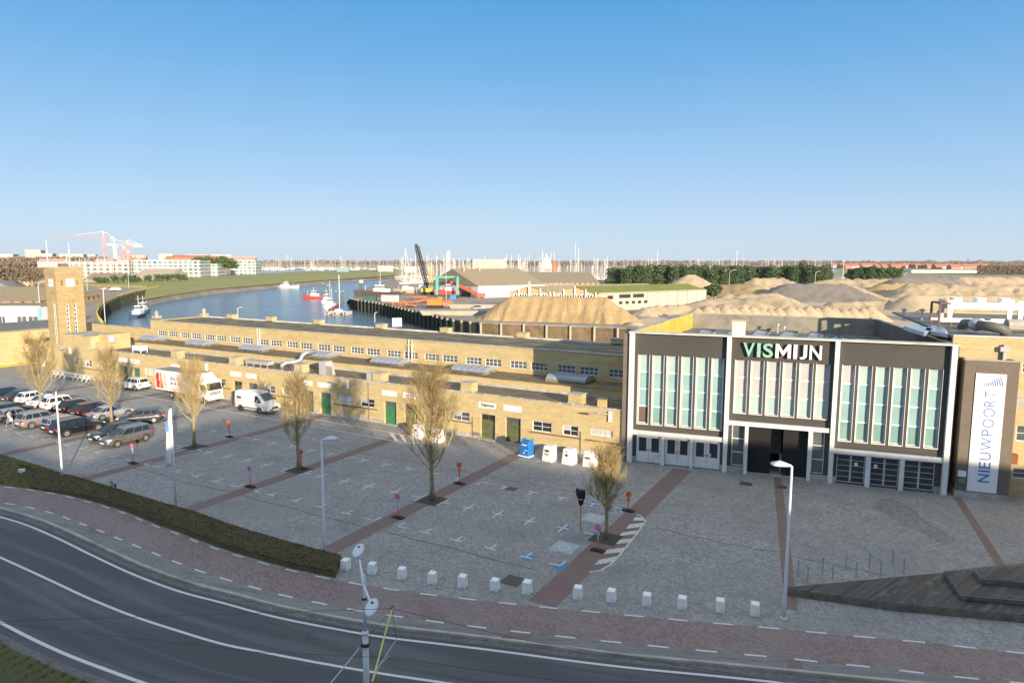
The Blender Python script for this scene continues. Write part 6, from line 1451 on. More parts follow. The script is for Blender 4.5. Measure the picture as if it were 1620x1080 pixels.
# ------------------------------------------------------------------ sand heaps
def heap(name, label, segs, mtl, res=1.0, slope=.62, seed=0, rough=.35, group=None, gully=0.0, rd=.9):
    """segs: (x0,y0,h0,x1,y1,h1) ridges; height falls off with the natural slope of dry sand"""
    xs = [c for s in segs for c in (s[0],s[3])]; ys = [c for s in segs for c in (s[1],s[4])]; hm = max(max(s[2],s[5]) for s in segs)
    rr = hm/slope+3; x0, x1, y0, y1 = min(xs)-rr, max(xs)+rr, min(ys)-rr, max(ys)+rr
    nx, ny = int((x1-x0)/res)+1, int((y1-y0)/res)+1; cx, cy = (x0+x1)/2, (y0+y1)/2
    m = M(); Z = {}
    for j in range(ny+1):
        for i in range(nx+1):
            x, y = x0+(x1-x0)*i/nx, y0+(y1-y0)*j/ny; z = -9
            for a,b,h0,c,d,h1 in segs:
                dx, dy = c-a, d-b; L2 = dx*dx+dy*dy; q = 0 if L2 < 1e-6 else max(0, min(1, ((x-a)*dx+(y-b)*dy)/L2))
                px_, py_ = a+dx*q, b+dy*q; dist = math.hypot(x-px_, y-py_)
                gl = gully*abs(mnoise.noise(Vector(((x-y*.25)*.30+seed,.0,seed)))) if gully else 0
                zz = h0+(h1-h0)*q-slope*dist-gl*min(1, dist/4)
                t_ = h0+(h1-h0)*q-zz
                if t_ < rd: zz = h0+(h1-h0)*q-(t_*t_/(2*rd)+rd/2)*.9-.0
                z = max(z, zz)
            z += rough*(1-2.2*abs(mnoise.noise(Vector((x*.16+seed,y*.16,seed)))))*.45+rough*.7*mnoise.noise(Vector((x*.33+seed,y*.33,seed)))+rough*.5*mnoise.noise(Vector((x*.9,y*.9+seed,1)))
            Z[i,j] = len(m.v); m.v.append((x-cx,y-cy,max(-.4,z)))
    for j in range(ny):
        for i in range(nx):
            f = (Z[i,j],Z[i+1,j],Z[i+1,j+1],Z[i,j+1])
            if any(m.v[k][2] > -.39 for k in f): m.f.append(f)
    o = obj(name, m, mtl, smooth=True, loc=(cx,cy,0)); tag(o, label, 'sand heap', group); return o
def R_(pts, slope_h=None):            # pixel ridge: (x, y_ground) gives the place, last value the height
    return pts
def rid(xg0,yg0,yt0,xg1,yg1,yt1): 
    a, b = un(xg0,yg0), un(xg1,yg1); return (a.x,a.y,zat(a,yt0),b.x,b.y,zat(b,yt1))
G_ = 'sand and gravel heaps of the sand yard'
heap('sand_heap','long golden sand heap with gullied flank on the rusty quay',[rid(806,503.5,468.5,850,504,467.5),rid(850,504,467.5,955,507,469.5),rid(955,507,469.5,960,507.5,471)],SAND1,.5,.66,3,.35,G_,1.5,.5)
heap('sand_heap','small pale sand pile at the right foot of the golden heap',[rid(1004,514,506,1008,513,506)],SAND2,.5,.6,5,.15,G_)
heap('sand_heap','long uneven pale sand ridge behind the left corner of the hall',[rid(1022,499,486,1060,494,481),rid(1060,494,481,1120,495,482),rid(1120,496,482,1175,498,480)],SAND2,.9,.6,8,.9,G_)
g = random.Random(17)
for k in range(24):
    x = 1102+k*14.5+g.uniform(-2,2)+(70 if k > 19 else 0); yt = 484.5+g.uniform(-2.5,2.5); 
    lab = f'low pale sand cone behind the hall roof, number {k+1} from the left'
    heap('sand_cone', lab, [rid(x,507,yt,x+1.5,506.5,yt+.5)], SAND2, .5, .70, 20+k, .25, 'row of small sand cones', 0, .35)
heap('sand_heap','brown grey heap with a long flank in the middle of the yard',[rid(1245,474,448,1335,474,449)],SAND3,1.2,.42,31,.7,G_)
heap('sand_heap','pale sand heap leaning on the right side of the brown grey heap',[rid(1335,473,450,1350,472,452),rid(1350,474,452,1392,476,470)],SAND2,1.0,.42,32,.7,G_)
heap('sand_heap','high pale plateau heap at the right end of the yard',[rid(1440,470,449,1560,472,450),rid(1560,472,450,1680,474,453)],SAND2,1.3,.5,33,1.3,G_)
heap('sand_heap','smooth cream sand heap behind the rooftop cooler',[rid(1440,489,465,1600,489,466),rid(1600,489,466,1700,491,468)],SAND2,1.1,.55,34,.5,G_)
heap('sand_heap','far grey topped heap in front of the second evergreen hedge',[rid(1420,458,437,1500,458,437)],SAND3,1.6,.5,35,.8,G_)
heap('sand_heap','far pale heap right of the grey topped heap',[rid(1520,457,438,1660,458,438)],SAND2,1.8,.5,36,1.4,G_)
heap('sand_heap','pale cone shaped heap in front of the long hedge, right of the grass roof',[rid(1088,458,434,1098,458,434)],SAND2,1.2,.55,37,.6,G_)
heap('sand_heap','double topped sand heap in front of the middle of the hedge',[rid(1195,460,440,1235,460,439),rid(1235,460,439,1250,461,445)],SAND2,1.3,.5,38,1.0,G_)
heap('sand_heap','low brownish heap between the bush and the brown grey heap',[rid(1140,468,450,1190,470,448)],SAND1,1.2,.45,39,.8,G_)
heap('sand_heap','brown sand slope between the brown grey heap and the plateau heap',[rid(1392,466,450,1432,462,447)],SAND1,1.2,.42,41,1.0,G_)
heap('sand_heap','long low crusted sand bank behind the row of cones',[rid(1110,490,474,1185,492,472),rid(1320,487,478,1400,487,475)],SAND2,1.1,.4,42,1.0,G_)
heap('sand_heap','broad sand bank filling the back of the yard',[rid(1300,452,443,1440,453,441),rid(1440,450,440,1680,451,439)],SAND2,2.2,.4,43,2.0,G_)
heap('sand_heap','flat pale heap before the bush at the end of the long shed',[rid(1150,482,466,1225,484,463)],SAND2,1.0,.4,40,.8,G_)

# ------------------------------------------------------------------ far buildings
def bg(name, label, cat, xl, xr, yb, yt, depth, mtl, roof=None, roofh=0, group=None, yb2=None, eave=.0, over=.4, zb=0.0, flat_m=None, hip=.0):
    """box building whose front foot runs from pixel (xl,yb) to (xr,yb2); roof: 'gable' along the front, 'end' gable facing us, None flat"""
    A, B = un(xl,yb,zb), un(xr,yb2 or yb,zb); d = B-A; L = d.length; a = math.atan2(d.y,d.x); h = zat(A, yt)-zb
    t = thing(name, label, cat, A, a, group); m = M(); m.box(0,L,0,depth,-.2,h); obj('wall', m, mtl, t)
    if roof == 'gable':
        m = M(); m.xprism([(-over,h+.01),(depth+over,h+.01),(depth/2,h+roofh)], -over, L+over); obj('roof', m, flat_m, t)
    elif roof == 'end':
        m = M(); m.yprism([(-over,h+.01),(L+over,h+.01),(L/2,h+roofh)], -over, depth+over); obj('roof', m, flat_m, t)
    else:
        m = M(); m.box(.3,L-.3,.3,depth-.3,h,h+.12); obj('roof', m, flat_m or ROOF_C, t); m = M(); m.box(-.1,L+.1,-.12,.28,h+.002,h+.30); obj('parapet', m, WHITE if mtl.name.startswith('apt') else mtl, t)
    return t, L, h
ORR = mat('orange_tile_roof', (.42,.17,.09), .8, .2, .3); MOSSR = roofing('mossy_sheet_roof', (.28,.22,.14), (.34,.29,.10), .6, 3.0); BRR = roofing('brown_sheet_roof', (.30,.235,.165), (.30,.27,.10), .6, 2.4)
GRR = grassmat('green_roof_grass', (.14,.19,.03), (.22,.20,.07), (.10,.14,.02), .35)
APT = facade_mat('apt_white', (.56,.55,.52), (.12,.18,.18), 4.2, 3.1, .72, .6); APT2 = facade_mat('apt_cream', (.50,.43,.33), (.22,.20,.18), 4.0, 3.2, .45, .5)
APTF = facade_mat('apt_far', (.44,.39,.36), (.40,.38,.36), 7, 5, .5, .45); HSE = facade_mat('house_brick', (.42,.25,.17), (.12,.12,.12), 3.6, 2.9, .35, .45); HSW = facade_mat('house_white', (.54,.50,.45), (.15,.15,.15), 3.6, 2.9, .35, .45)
# white modern building and sheds left of the tower
t, L, h = bg('harbour_office', 'white flat roofed building with long windows left of the clock tower', 'building', -60, 66, 522, 486, 16, WHITE, flat_m=MOSSR)
for x0, x1 in ((L*.47,L*.56),(L*.70,L*.83),(L*.84,L*.97)): window(t, x0,x1,.9,h*.62,-.1,2,1,GREYGLASS,fw=.1,mw=.08)
m = M(); m.box(L*.965,L+.05,-.16,-.02,0,h); obj('blue_panel', m, mat('light_blue_panel',(.18,.45,.62),.6,.1), t)
bg('moss_roof_shed', 'low shed with broad mossy roof behind the white flat roofed building', 'building', -90, 64, 486, 476, 40, HSE, 'gable', 4.2, flat_m=MOSSR)
bg('grey_shed', 'small grey gabled shed at the left edge behind the mossy roof', 'building', -20, 13, 464, 454, 14, mat('grey_wall',(.42,.44,.46),.8,.1), 'end', 3.0, flat_m=mat('slate_grey',(.2,.2,.21),.8,.2))
bg('shed', 'brown roofed shed right of the clock tower top', 'building', 132, 186, 446, 442, 30, mat('dull_brown_wall',(.30,.23,.18),.8,.1), 'gable', 4.5, flat_m=mat('dull_brown_roof',(.30,.22,.17),.8,.15))
bg('shed', 'tan roofed hall in front of the white apartment block', 'building', 213, 268, 445, 437, 40, mat('tan_wall',(.38,.31,.22),.8,.1), 'gable', 5.5, flat_m=mat('tan_roof',(.46,.38,.28),.8,.12))
bg('workshop', 'flat tan workshop building behind the trees at the far left', 'building', 0, 48, 454, 440, 25, mat('tan_wall2',(.42,.34,.22),.8,.15), flat_m=MOSSR)
# brick wing left of the tower
t = thing('brick_wing', 'yellow brick wing with flat grey roof at the left edge beside the tower', 'building', W(103.6,-6), ROW)
m = M(); m.wall(0,22,0,5.3,0,.3,[(9.5,12.0,0,2.4),(8.9,10.2,3.2,3.9),(11.6,12.8,3.2,3.9)]); m.v = [(-y,x,z) for x,y,z in m.v]; obj('front_wall', m, B_YEL, t)
m = M(); m.box(-16,-.31,0,.3,0,5.3); m.box(-16,-.31,21.7,22,0,5.3); obj('side_wall', m, B_YEL, t); m = M(); m.box(-16,.02,0,22,5.301,5.55); obj('roof', m, ROOF_C, t)
m = M(); m.box(-.25,-.2,9.6,11.9,0,2.38); obj('door', m, mat('grey_green_door',(.16,.20,.16),.6,.15), t); m = M(); m.box(-.25,-.2,8.9,10.2,3.2,3.9); m.box(-.25,-.2,11.6,12.8,3.2,3.9); obj('window', m, DARKGLASS, t)
m = M(); m.box(0,1.2,3,20,.0,.10); struct_o = obj('yellow_kerb', m, YEL, t)
# apartments and houses on the far bank
bg('apartment_block', 'long white apartment block with green glass balconies beyond the water', 'building', 210, 318, 440.5, 412, 30, APT, group=None)
bg('apartment_block', 'lower white apartment wing at the right end of the green glass block', 'building', 312, 345, 439, 418, 24, APT)
bg('apartment_block', 'white terraced houses with boxy balconies at the right end of the far bank', 'building', 365, 405, 436, 412, 30, APT)
bg('apartment_block', 'white lattice fronted building behind the mast forest right of the tower', 'building', 106, 205, 441, 414, 30, facade_mat('apt_lattice',(.56,.53,.49),(.16,.15,.14),5,3.2,.62,.65))
for i,(a,b,yt) in enumerate([(150,178,411),(186,206,409),(205,228,409.5),(262,300,407),(272,330,405),(300,345,407),(325,352,406.5),(340,372,408),(355,404,407.5),(60,104,411)]):
    bg('terraced_house', ['orange roofed houses behind the lattice building','orange roofed house right of the red cranes','house with orange roof above the glass balcony block','long orange roofed row above the white block','broad orange roof in the middle of the far town','orange roofed row left of the dark pines','steep orange roof between the dark pines','orange roofed row behind the pines','white gabled row with orange roof at the far right of the town','low red roofed row behind the clock tower top'][i], 'building', a, b, 428 if i else 430, yt+3.2, 20, HSW if i%2 else HSE, 'gable', 4.5, flat_m=ORR if i in (3,4,5,6,2) else mat('pink_tile_roof',(.50,.33,.26),.8,.15,.2))
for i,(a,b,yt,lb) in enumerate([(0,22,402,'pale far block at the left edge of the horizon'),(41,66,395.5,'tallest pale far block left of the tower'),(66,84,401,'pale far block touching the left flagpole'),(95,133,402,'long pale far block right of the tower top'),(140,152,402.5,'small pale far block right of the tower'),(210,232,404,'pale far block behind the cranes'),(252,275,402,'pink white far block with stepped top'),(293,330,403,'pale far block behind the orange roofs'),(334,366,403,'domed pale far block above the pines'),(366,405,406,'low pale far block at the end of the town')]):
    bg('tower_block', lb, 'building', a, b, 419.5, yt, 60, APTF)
bg('apartment_block', 'cream apartment building standing among the masts', 'building', 748, 798, 432, 411, 20, APT2)
bg('club_house', 'low white club house on the green far bank', 'building', 598, 622, 431, 424, 25, HSW, 'gable', 3, flat_m=WHITE)
bg('club_house', 'blue fronted pavilion on the far bank by the masts', 'building', 533, 552, 431.5, 424, 20, mat('blue_pavilion',(.20,.28,.33),.6,.15))
bg('club_house', 'white low building at the right of the far bank', 'building', 640, 660, 431, 425.5, 20, HSW, 'gable', 3, flat_m=WHITE)
# boatyard sheds
t, L, h = bg('boat_shed', 'white walled boat shed with big brown roof behind the sand heap', 'building', 757, 862, 471, 452.5, 42, WHITE, 'gable', 7.5, flat_m=BRR, yb2=467)
m = M(); m.box(-.3,-.05,6,16,0,h-1); obj('door', m, DARK, t)
for x in (4,13): m = M(); m.box(x,x+.9,18,18.9,h+4.5,h+8.3); obj('chimney', m, mat('tan_chimney',(.45,.36,.24),.8,.1), t)
bg('boat_shed', 'long dark brown ribbed roof hall behind the white boat shed', 'building', 770, 948, 452, 447, 70, HSE, 'gable', 6.5, flat_m=BRR)
W3 = mat('tan_gable_brick',(.50,.33,.19),.8,.12,.6); CP = mat('pale_panel_wall',(.46,.41,.34),.8,.1,.4)
C0, Lf, Rt = un(947,492.4), un(805,490.3), un(1117,483.3)
t = thing('gabled_hall', 'workshop hall with tan brick gables, pale side wall and grass covered roof', 'building', C0); fv, sv = Lf-C0, Rt-C0; hh = zat(C0,464.5)
P3 = lambda a,b,z: tuple((fv*a+sv*b)+Vector((0,0,z)))
m = M(); m.quad(P3(1,0,-.2),P3(0,0,-.2),P3(0,0,hh),P3(1,0,hh)); m.quad(P3(1,1,-.2),P3(1,0,-.2),P3(1,0,hh),P3(1,1,hh)); m.quad(P3(0,1,-.2),P3(1,1,-.2),P3(1,1,hh),P3(0,1,hh)); m.quad(P3(1,0,hh),P3(0,0,hh),P3(0,1,hh),P3(1,1,hh)); obj('front_wall', m, W3, t)
q = M(); ln = sv.length; wh = [(ln*.07,ln*.12,hh-2.0,hh-.8)]+[(ln*(.17+k*.12),ln*(.27+k*.12),hh-1.8,hh-.5) for k in range(2)]+[(ln*(.17+k*.055),ln*(.20+k*.055),hh-3.9,hh-2.9) for k in range(5)]
q.wall(0,ln,-.2,hh+.25,0,.4,wh); sw = obj('side_wall', q, CP, t, rotz=math.atan2(sv.y,sv.x))
for w_ in wh: q = M(); q.box(w_[0],w_[1],.2,.25,w_[2],w_[3]); obj('pane', q, DARKGLASS, sw)
for k in range(7): q = M(); q.box(ln*(.42+k*.096)-.1,ln*(.42+k*.096)+.1,-.12,-.003,0,hh+.2); obj('wall_rib', q, mat('panel_joint',(.36,.33,.28),.8,.1), sw)
rz = 2.3
for k in range(2):
    a0, a1 = k*.5, k*.5+.5; am = (a0+a1)/2
    q = M(); q.add([P3(a0,0,hh),P3(a1,0,hh),P3(am,0,hh+rz)], [(1,0,2)]); obj('gable', q, W3, t)
    q = M(); e0 = -.012
    q.quad(P3(a1+.004,e0,hh+.02),P3(am,e0,hh+rz+.05),P3(am,1.01,hh+rz+.05),P3(a1+.004,1.01,hh+.02)); o = obj('roof', q, BRR, t); sdm = o.modifiers.new('s','SOLIDIFY'); sdm.thickness = .15
    q = M(); q.quad(P3(am,e0,hh+rz+.05),P3(a0-.004,e0,hh+.02),P3(a0-.004,1.01,hh+.02),P3(am,1.01,hh+rz+.05)); o = obj('roof', q, BRR if k else GRR, t); sdm = o.modifiers.new('s','SOLIDIFY'); sdm.thickness = .15
    n = 13; fr = M(); fr.quad(P3(a1-.06,-.004,hh-2.0),P3(a0+.06,-.004,hh-2.0),P3(a0+.06,-.004,hh-.35),P3(a1-.06,-.004,hh-.35)); f_ = obj('window_strip', fr, SIGNW, t)
    for j_ in range(n):
        u0 = a0+.065+(.37)*j_/n; u1 = u0+.37/n*.55; q = M(); q.quad(P3(u1,-.007,hh-1.9),P3(u0,-.007,hh-1.9),P3(u0,-.007,hh-.45),P3(u1,-.007,hh-.45)); obj('pane', q, DARKGLASS, f_)
    for u in (.02,.13,.25,.37,.48):
        q = M(); b_ = Vector(P3(a0+u,-.012,0)); q.box(b_.x-.18,b_.x+.18,b_.y-.18,b_.y+.18,0,hh+rz*(1-abs(u-.25)/.25)+.3); obj('post', q, SIGNW, t)
q = M(); b_ = Vector(P3(.77,.0,0)); q.box(b_.x-.5,b_.x+.5,b_.y-.6,b_.y+.3,0,hh+rz+1.6); obj('chimney', q, mat('grey_stack',(.35,.34,.32),.7,.1), t)
# village on the right horizon
g = random.Random(41)
for k in range(26):
    x = 1318+k*9.5+g.uniform(-3,3); w = g.uniform(7,16); yb = 424+g.uniform(-1.2,1.2)+(x-1300)*.004
    bg('village_house', f'red roofed village house on the right horizon, number {k+1} from the left', 'building', x, x+w, yb, yb-3.2, 14, HSE if k%3 else HSW, 'gable', 6.5, flat_m=mat('red_tile_roof',(.38,.15,.10),.8,.15,.2), group='village houses along the right horizon')
bg('greenhouse', 'long pale low building behind the second evergreen hedge', 'building', 1442, 1560, 431.5, 427.5, 30, mat('pale_cladding',(.62,.63,.60),.6,.08), group=None)
p = un(1531,419); t = thing('church', 'thin church spire on the right horizon', 'church', p); hh = zat(p,408); m = M(); m.tube([(0,0,0),(0,0,hh*.55)], 4, 6); obj('tower', m, mat('dark_stone',(.14,.13,.13),.8,.1), t); m = M(); m.tube([(0,0,hh*.55),(0,0,hh)], [4.5,.1], 6); obj('spire', m, mat('dark_slate',(.10,.10,.12),.8,.1), t)

# ------------------------------------------------------------------ trees of the distance
NEED = grassmat('evergreen_leaves', (.055,.10,.03), (.09,.14,.045), (.03,.06,.018), 1.0); WINT = grassmat('winter_twigs', (.15,.115,.08), (.20,.15,.10), (.10,.085,.05), .6)
def blob(m, c, rx, ry, rz, n, s, g):
    for k in range(n):
        d = Vector((g.gauss(0,1),g.gauss(0,1),g.gauss(0,1))).normalized(); q = g.uniform(.55,1.05)*(1+.25*mnoise.noise(Vector((d.x*2+c[0],d.y*2,d.z*2+c[1])))); p = Vector((c[0]+d.x*rx*q, c[1]+d.y*ry*q, c[2]+d.z*rz*q))
        a = Vector((g.uniform(-1,1),g.uniform(-1,1),g.uniform(-1,1))).normalized()*s; b = a.cross(Vector((g.uniform(-1,1),g.uniform(-1,1),g.uniform(-1,1)))).normalized()*s*.7
        m.quad(p-a,p-b,p+a,p+b)
def far_tree(name, label, cat, p, h, w, mtl, seed, n=500, s=.5, group=None, trunk=.2):
    g = random.Random(seed); t = thing(name, label, cat, p, 0, group)
    m = M(); m.tube([(0,0,0),(.1,0,h*.6)], [w*.06,w*.02], 6); obj('trunk', m, BARK, t)
    m = M()
    for k in range(5): blob(m, (g.uniform(-.25,.25)*w, g.uniform(-.25,.25)*w, h*(trunk+(1-trunk)*g.uniform(.3,.75))), w*.30, w*.30, h*(1-trunk)*.27, n//5, s, g)
    obj('crown', m, mtl, t); return t
g = random.Random(55)
k = 0
for x0,x1,yb,yt in ((966,1310,449,420),(1345,1428,449,422)):
    x = x0
    while x <= x1:
        k += 1; p = un(x,yb+g.uniform(-.6,.6)); top = yt+g.uniform(-1.5,1.8)+(0 if x < 1180 else .5)+(3 if x < 990 or 1330 < x < 1352 else 0)
        hh = zat(p,top); t = thing('evergreen_tree', f'dark evergreen tree of the tall hedge behind the sand yard, number {k} from the left', 'tree', p, 0, 'evergreen trees of the tall hedge')
        m = M(); m.tube([(0,0,0),(0,0,hh*.7)], [.3,.1], 5); obj('trunk', m, BARK, t); m = M()
        for q in range(6): blob(m, (g.uniform(-1.2,1.2),g.uniform(-1.5,1.5),hh*(.05+.165*q)), 4.6-.30*q, 4.4-.2*q, hh*.15, 150, .62, g)
        obj('crown', m, NEED, t); x += g.uniform(7.5,9.5)
far_tree('evergreen_bush','rounded dark green bush at the end of the grass roofed shed','bush',un(1130,475),7.6,11,NEED,61,1500,.45,None,.05)
far_tree('pine_tree','left dark pine on the far bank among orange roofs','tree',un(325,438),19,24,NEED,62,900,1.3,None,.25)
far_tree('pine_tree','right dark pine on the far bank among orange roofs','tree',un(355,438),20,24,NEED,63,900,1.3,None,.25)
for i,x in enumerate((152,167,183,199,207,219,233,250,262,268,280,289)):
    far_tree('clipped_tree', f'small round clipped evergreen beyond the quay road, number {i+1} from the left','tree',un(x,451-(x-150)*.035),6.3,7.5,NEED,70+i,260,.6,'round clipped trees along the dike',.15)
far_tree('winter_tree','large bare brown tree at the far left behind the sheds','tree',un(4,462),16,22,WINT,90,900,.8,None,.1)
far_tree('winter_tree','bare bushy tree between the sheds and the tower','tree',un(52,462),12,15,WINT,91,700,.6,None,.1)
far_tree('winter_tree','round bare tree standing above the long evergreen hedge','tree',un(1273,437),19,15,WINT,92,700,1.0,None,.2)
far_tree('evergreen_bush','dark bush beside the tan workshop at the far left','bush',un(20,462),6,8,NEED,93,350,.5,None,.05)
def treeline(name, label, xs, yb, yt, mtl, seed, dens, s, depth=60):
    g = random.Random(seed); m = M(); p0 = un((xs[0]+xs[1])/2, yb)
    for k in range(dens):
        x = g.uniform(*xs); p = un(x, yb+g.uniform(-.4,.4)); top = yt+2.2*mnoise.noise(Vector((x*.05,seed,0)))+1.2*mnoise.noise(Vector((x*.21,seed,3))); hh = max(2, zat(p,top)); 
        z = hh*g.random()**.6; a = Vector((g.uniform(-1,1),g.uniform(-1,1),g.uniform(-1,1))).normalized()*s; b = a.cross(Vector((g.uniform(-1,1),1,g.uniform(-1,1)))).normalized()*s*.8; q = p-p0+Vector((0,0,z)); m.quad(q-a,q-b,q+a,q+b)
    o = obj(name, m, mtl, loc=p0); tag(o, label, 'woods', kind='stuff')
WINF = grassmat('far_winter_woods', (.20,.155,.125), (.26,.20,.16), (.13,.115,.09), .1)
treeline('woods','brown winter woods on the left horizon',(-40,170),424,407,WINF,1,11000,1.9)
treeline('woods','brown winter woods and gardens behind the left sheds',(-40,75),446,424,WINT,2,9000,.7)
treeline('woods','far brown dunes and woods on the middle horizon',(400,640),417.5,412.8,WINF,3,8000,3.6)
treeline('woods','far brown woods behind the mast forest',(640,1330),420,412.8,WINF,4,14000,2.6)
treeline('woods','brown winter trees behind the village on the right horizon',(1300,1680),421.5,413,WINF,5,12000,2.0)
treeline('woods','bare brown trees at the right edge behind the sand yard',(1545,1680),434,420,WINT,6,8000,.9)

# ------------------------------------------------------------------ sailing boats (hull, mast, boom) on land and water
SBW = mat('boat_white',(.60,.585,.55),.4,.05,.3); MAST = mat('mast_aluminium',(.74,.72,.68),.4,.06,.3)
def sail_proto(L, Hm, seed, col, mr=.15):
    m = M(); w = L*.15; n = 7; st = []
    for k in range(n): q = k/(n-1); st.append((-L/2+L*q, w*(math.sin(math.pi*min(1,.28+q*.72))**.7) if k < n-1 else .05))
    for x,ww in st: m.v += [(x,-ww*.3,.1),(x,-ww,1.5),(x,ww,1.5),(x,ww*.3,.1)]
    for i in range(n-1): 
        for k in range(4): a, b = i*4+k, i*4+(k+1)%4; m.f.append((a,b,b+4,a+4))
    m.f.append((0,1,2,3)[::-1]); m.box(-L*.12,L*.18,-w*.55,w*.55,1.5,2.0)
    m.tube([(L*.07,0,1.5),(L*.07,0,Hm)], [mr,mr*.8], 4); m.box(L*.06,L*.08,-Hm*.045,Hm*.045,Hm*.55,Hm*.56); m.tube([(L*.07,0,2.6),(-L*.33,0,2.6)], .14, 4); m.tube([(L*.48,0,1.6),(L*.07,0,Hm*.96)], mr*.3, 3); m.tube([(-L*.48,0,1.6),(L*.07,0,Hm*.96)], mr*.25, 3)
    o = obj('sailing_boat', m, [SBW], smooth=False); return o
protos = [sail_proto(9,13.5,1,SBW,.19), sail_proto(11,16.5,2,SBW,.23), sail_proto(13,20,3,SBW,.26)]
used = [False]*3
g = random.Random(77); NB_ = 0
ZONES = [('marina behind the clock tower',104,225,443,434,36,(0,1,1)),('marina beyond the green far bank',400,640,428,423.5,52,(0,1,1,2)),('boatyard mast forest behind the crane',632,830,450,438,88,(0,1,1,2)),('boatyard behind the long brown roof',800,968,447,438,58,(0,1,2,2)),('marina behind the evergreen hedge',960,1320,433,427,58,(1,1,2,2))]
for zn,xa,xb,ya,yb,cnt,kinds in ZONES:
    for k in range(cnt):
        kd = g.choice(kinds); o = protos[kd] if not used[kd] else protos[kd].copy()
        if used[kd]: COL.objects.link(o)
        used[kd] = True; p = un(g.uniform(xa,xb), g.uniform(yb,ya)); o.location = p; o.rotation_euler = (0,0,g.uniform(0,6.28)); q = g.uniform(.8,1.12); o.scale = (q,q,q*g.uniform(.85,1.2)); tag(o, f'white sailing boat with bare mast in the {zn}', 'sailboat', f'sailing boats in the {zn}'); NB_ += 1
for px_,yt,lb in ((908,383,'tallest white mast of the boatyard'),(913,391,'second tallest mast beside the tallest one'),(1038,397,'single tall mast above the evergreen hedge'),(1163,395,'tall mast above the right part of the hedge'),(1332,411,'white mast in the gap between the two hedges')):
    p = un(px_,443); o = protos[2].copy(); COL.objects.link(o); o.location = p; hz = zat(p,yt); o.scale = (1.2,1.2,hz/20); o.rotation_euler = (0,0,.6); tag(o, lb, 'sailboat', 'sailing boats with the tallest masts')
mp = px([(400,433),(640,427.5),(640,424),(400,428)]); sheetpoly('marina_water', mp, .06, WATER)
mp = px([(960,434),(1320,434),(1330,427),(955,427)]); sheetpoly('marina_water', mp, .07, WATER)
def mast_mass(label, xa, xb, ya, yb, cnt, h0, h1, seed):
    g = random.Random(seed); p0 = un((xa+xb)/2,(ya+yb)/2); m = M()
    for k in range(cnt):
        p = un(g.uniform(xa,xb), g.uniform(yb,ya)); q = p-p0; hz = g.uniform(h0,h1); r_ = p.y/F*.11; m.tube([(q.x,q.y,1),(q.x+g.uniform(-.15,.15),q.y,hz)], [r_,r_*.7], 4); m.box(q.x-r_*.5,q.x+r_*.5,q.y-hz*.04,q.y+hz*.04,hz*.6,hz*.6+.12)
        if k % 3 == 0: m.hexa([(q.x-4,q.y-1,0),(q.x+4,q.y-1,0),(q.x+4,q.y+1,0),(q.x-4,q.y+1,0)],[(q.x-4.5,q.y-1.6,1.6),(q.x+5,q.y-.2,1.9),(q.x+5,q.y+.2,1.9),(q.x-4.5,q.y+1.6,1.6)])
    o = obj('mast_forest', m, mat('boat_mass_cream',(.52,.49,.45),.5,.15,.2), loc=p0); tag(o, label, 'boats', kind='stuff')
mast_mass('dense mass of further masts and hulls in the boatyard', 632, 965, 447, 436, 230, 12, 20, 5)
mast_mass('further masts and hulls beyond the far bank', 400, 640, 428, 423.5, 150, 12, 18, 6)
mast_mass('further masts in the marina behind the evergreen hedge', 960, 1320, 432, 427, 130, 13, 19, 7)
# hull of boats: general working boat
def workboat(label, p, a, L, hullc, topc, name='fishing_boat', z=WZ, mast=6, group=None, sc_=1.0):
    t = thing(name, label, 'boat', (p.x,p.y,z), a, group); w = L*.17; m = M(); n = 8
    for k in range(n):
        q = k/(n-1); ww = w*(.85+.15*math.sin(q*3)) if q < .6 else w*max(.04,(1-((q-.6)/.4)**2)); sh = 1.2+.9*q*q; m.v += [(-L/2+L*q,-ww*.5,-.4),(-L/2+L*q,-ww,sh),(-L/2+L*q,ww,sh),(-L/2+L*q,ww*.5,-.4)]
    for i in range(n-1):
        for k in range(4): aa, b = i*4+k, i*4+(k+1)%4; m.f.append((aa,b,b+4,aa+4))
    m.f.append((3,2,1,0)); obj('hull', m, hullc, t)
    m = M(); m.box(-L*.28,L*.08,-w*.62,w*.62,1.1,2.6); m.box(-L*.16,L*.05,-w*.5,w*.5,2.6,4.3); obj('wheelhouse', m, topc, t, bevel=.08)
    m = M(); m.box(-L*.165,L*.055,-w*.51,w*.51,3.3,3.9); obj('window', m, DARKGLASS, t)
    m = M(); m.tube([(-L*.05,0,4.3),(-L*.05,0,mast)], .09, 5); m.tube([(L*.25,0,1.7),(L*.25,0,mast*.7)], .08, 5); m.tube([(-L*.05,-.8,mast*.85),(-L*.05,.8,mast*.85)], .05, 4); obj('mast', m, MAST, t)
    return t
HB = mat('hull_navy',(.03,.06,.14),.4,.1); HRd = mat('hull_red',(.72,.10,.08),.4,.1); HG = mat('hull_green',(.03,.25,.16),.4,.1); HWt = mat('hull_white',(.78,.76,.72),.4,.06)
workboat('blue and white fishing boat moored at the curved quay', un(221,501,WZ), R(100), 13, HB, HWt, mast=8)
workboat('green and white fishing boat behind the blue one', un(228,495,WZ), R(100), 12, HG, HWt, mast=7)
workboat('small red and white pilot boat in the middle of the water', un(495,472,WZ), R(170), 12, HRd, HWt, mast=6.5)
workboat('white cruiser moored at the far bank', un(455,455,WZ), R(8), 17, HWt, HWt, mast=6, name='motor_cruiser')
workboat('white wheelhouse boat at the pontoon', un(523,487,WZ), R(95), 14, HWt, HWt, mast=12)
workboat('white fishing boat moored behind the wheelhouse boat', un(517,479,WZ), R(95), 12, HWt, HWt, mast=7)
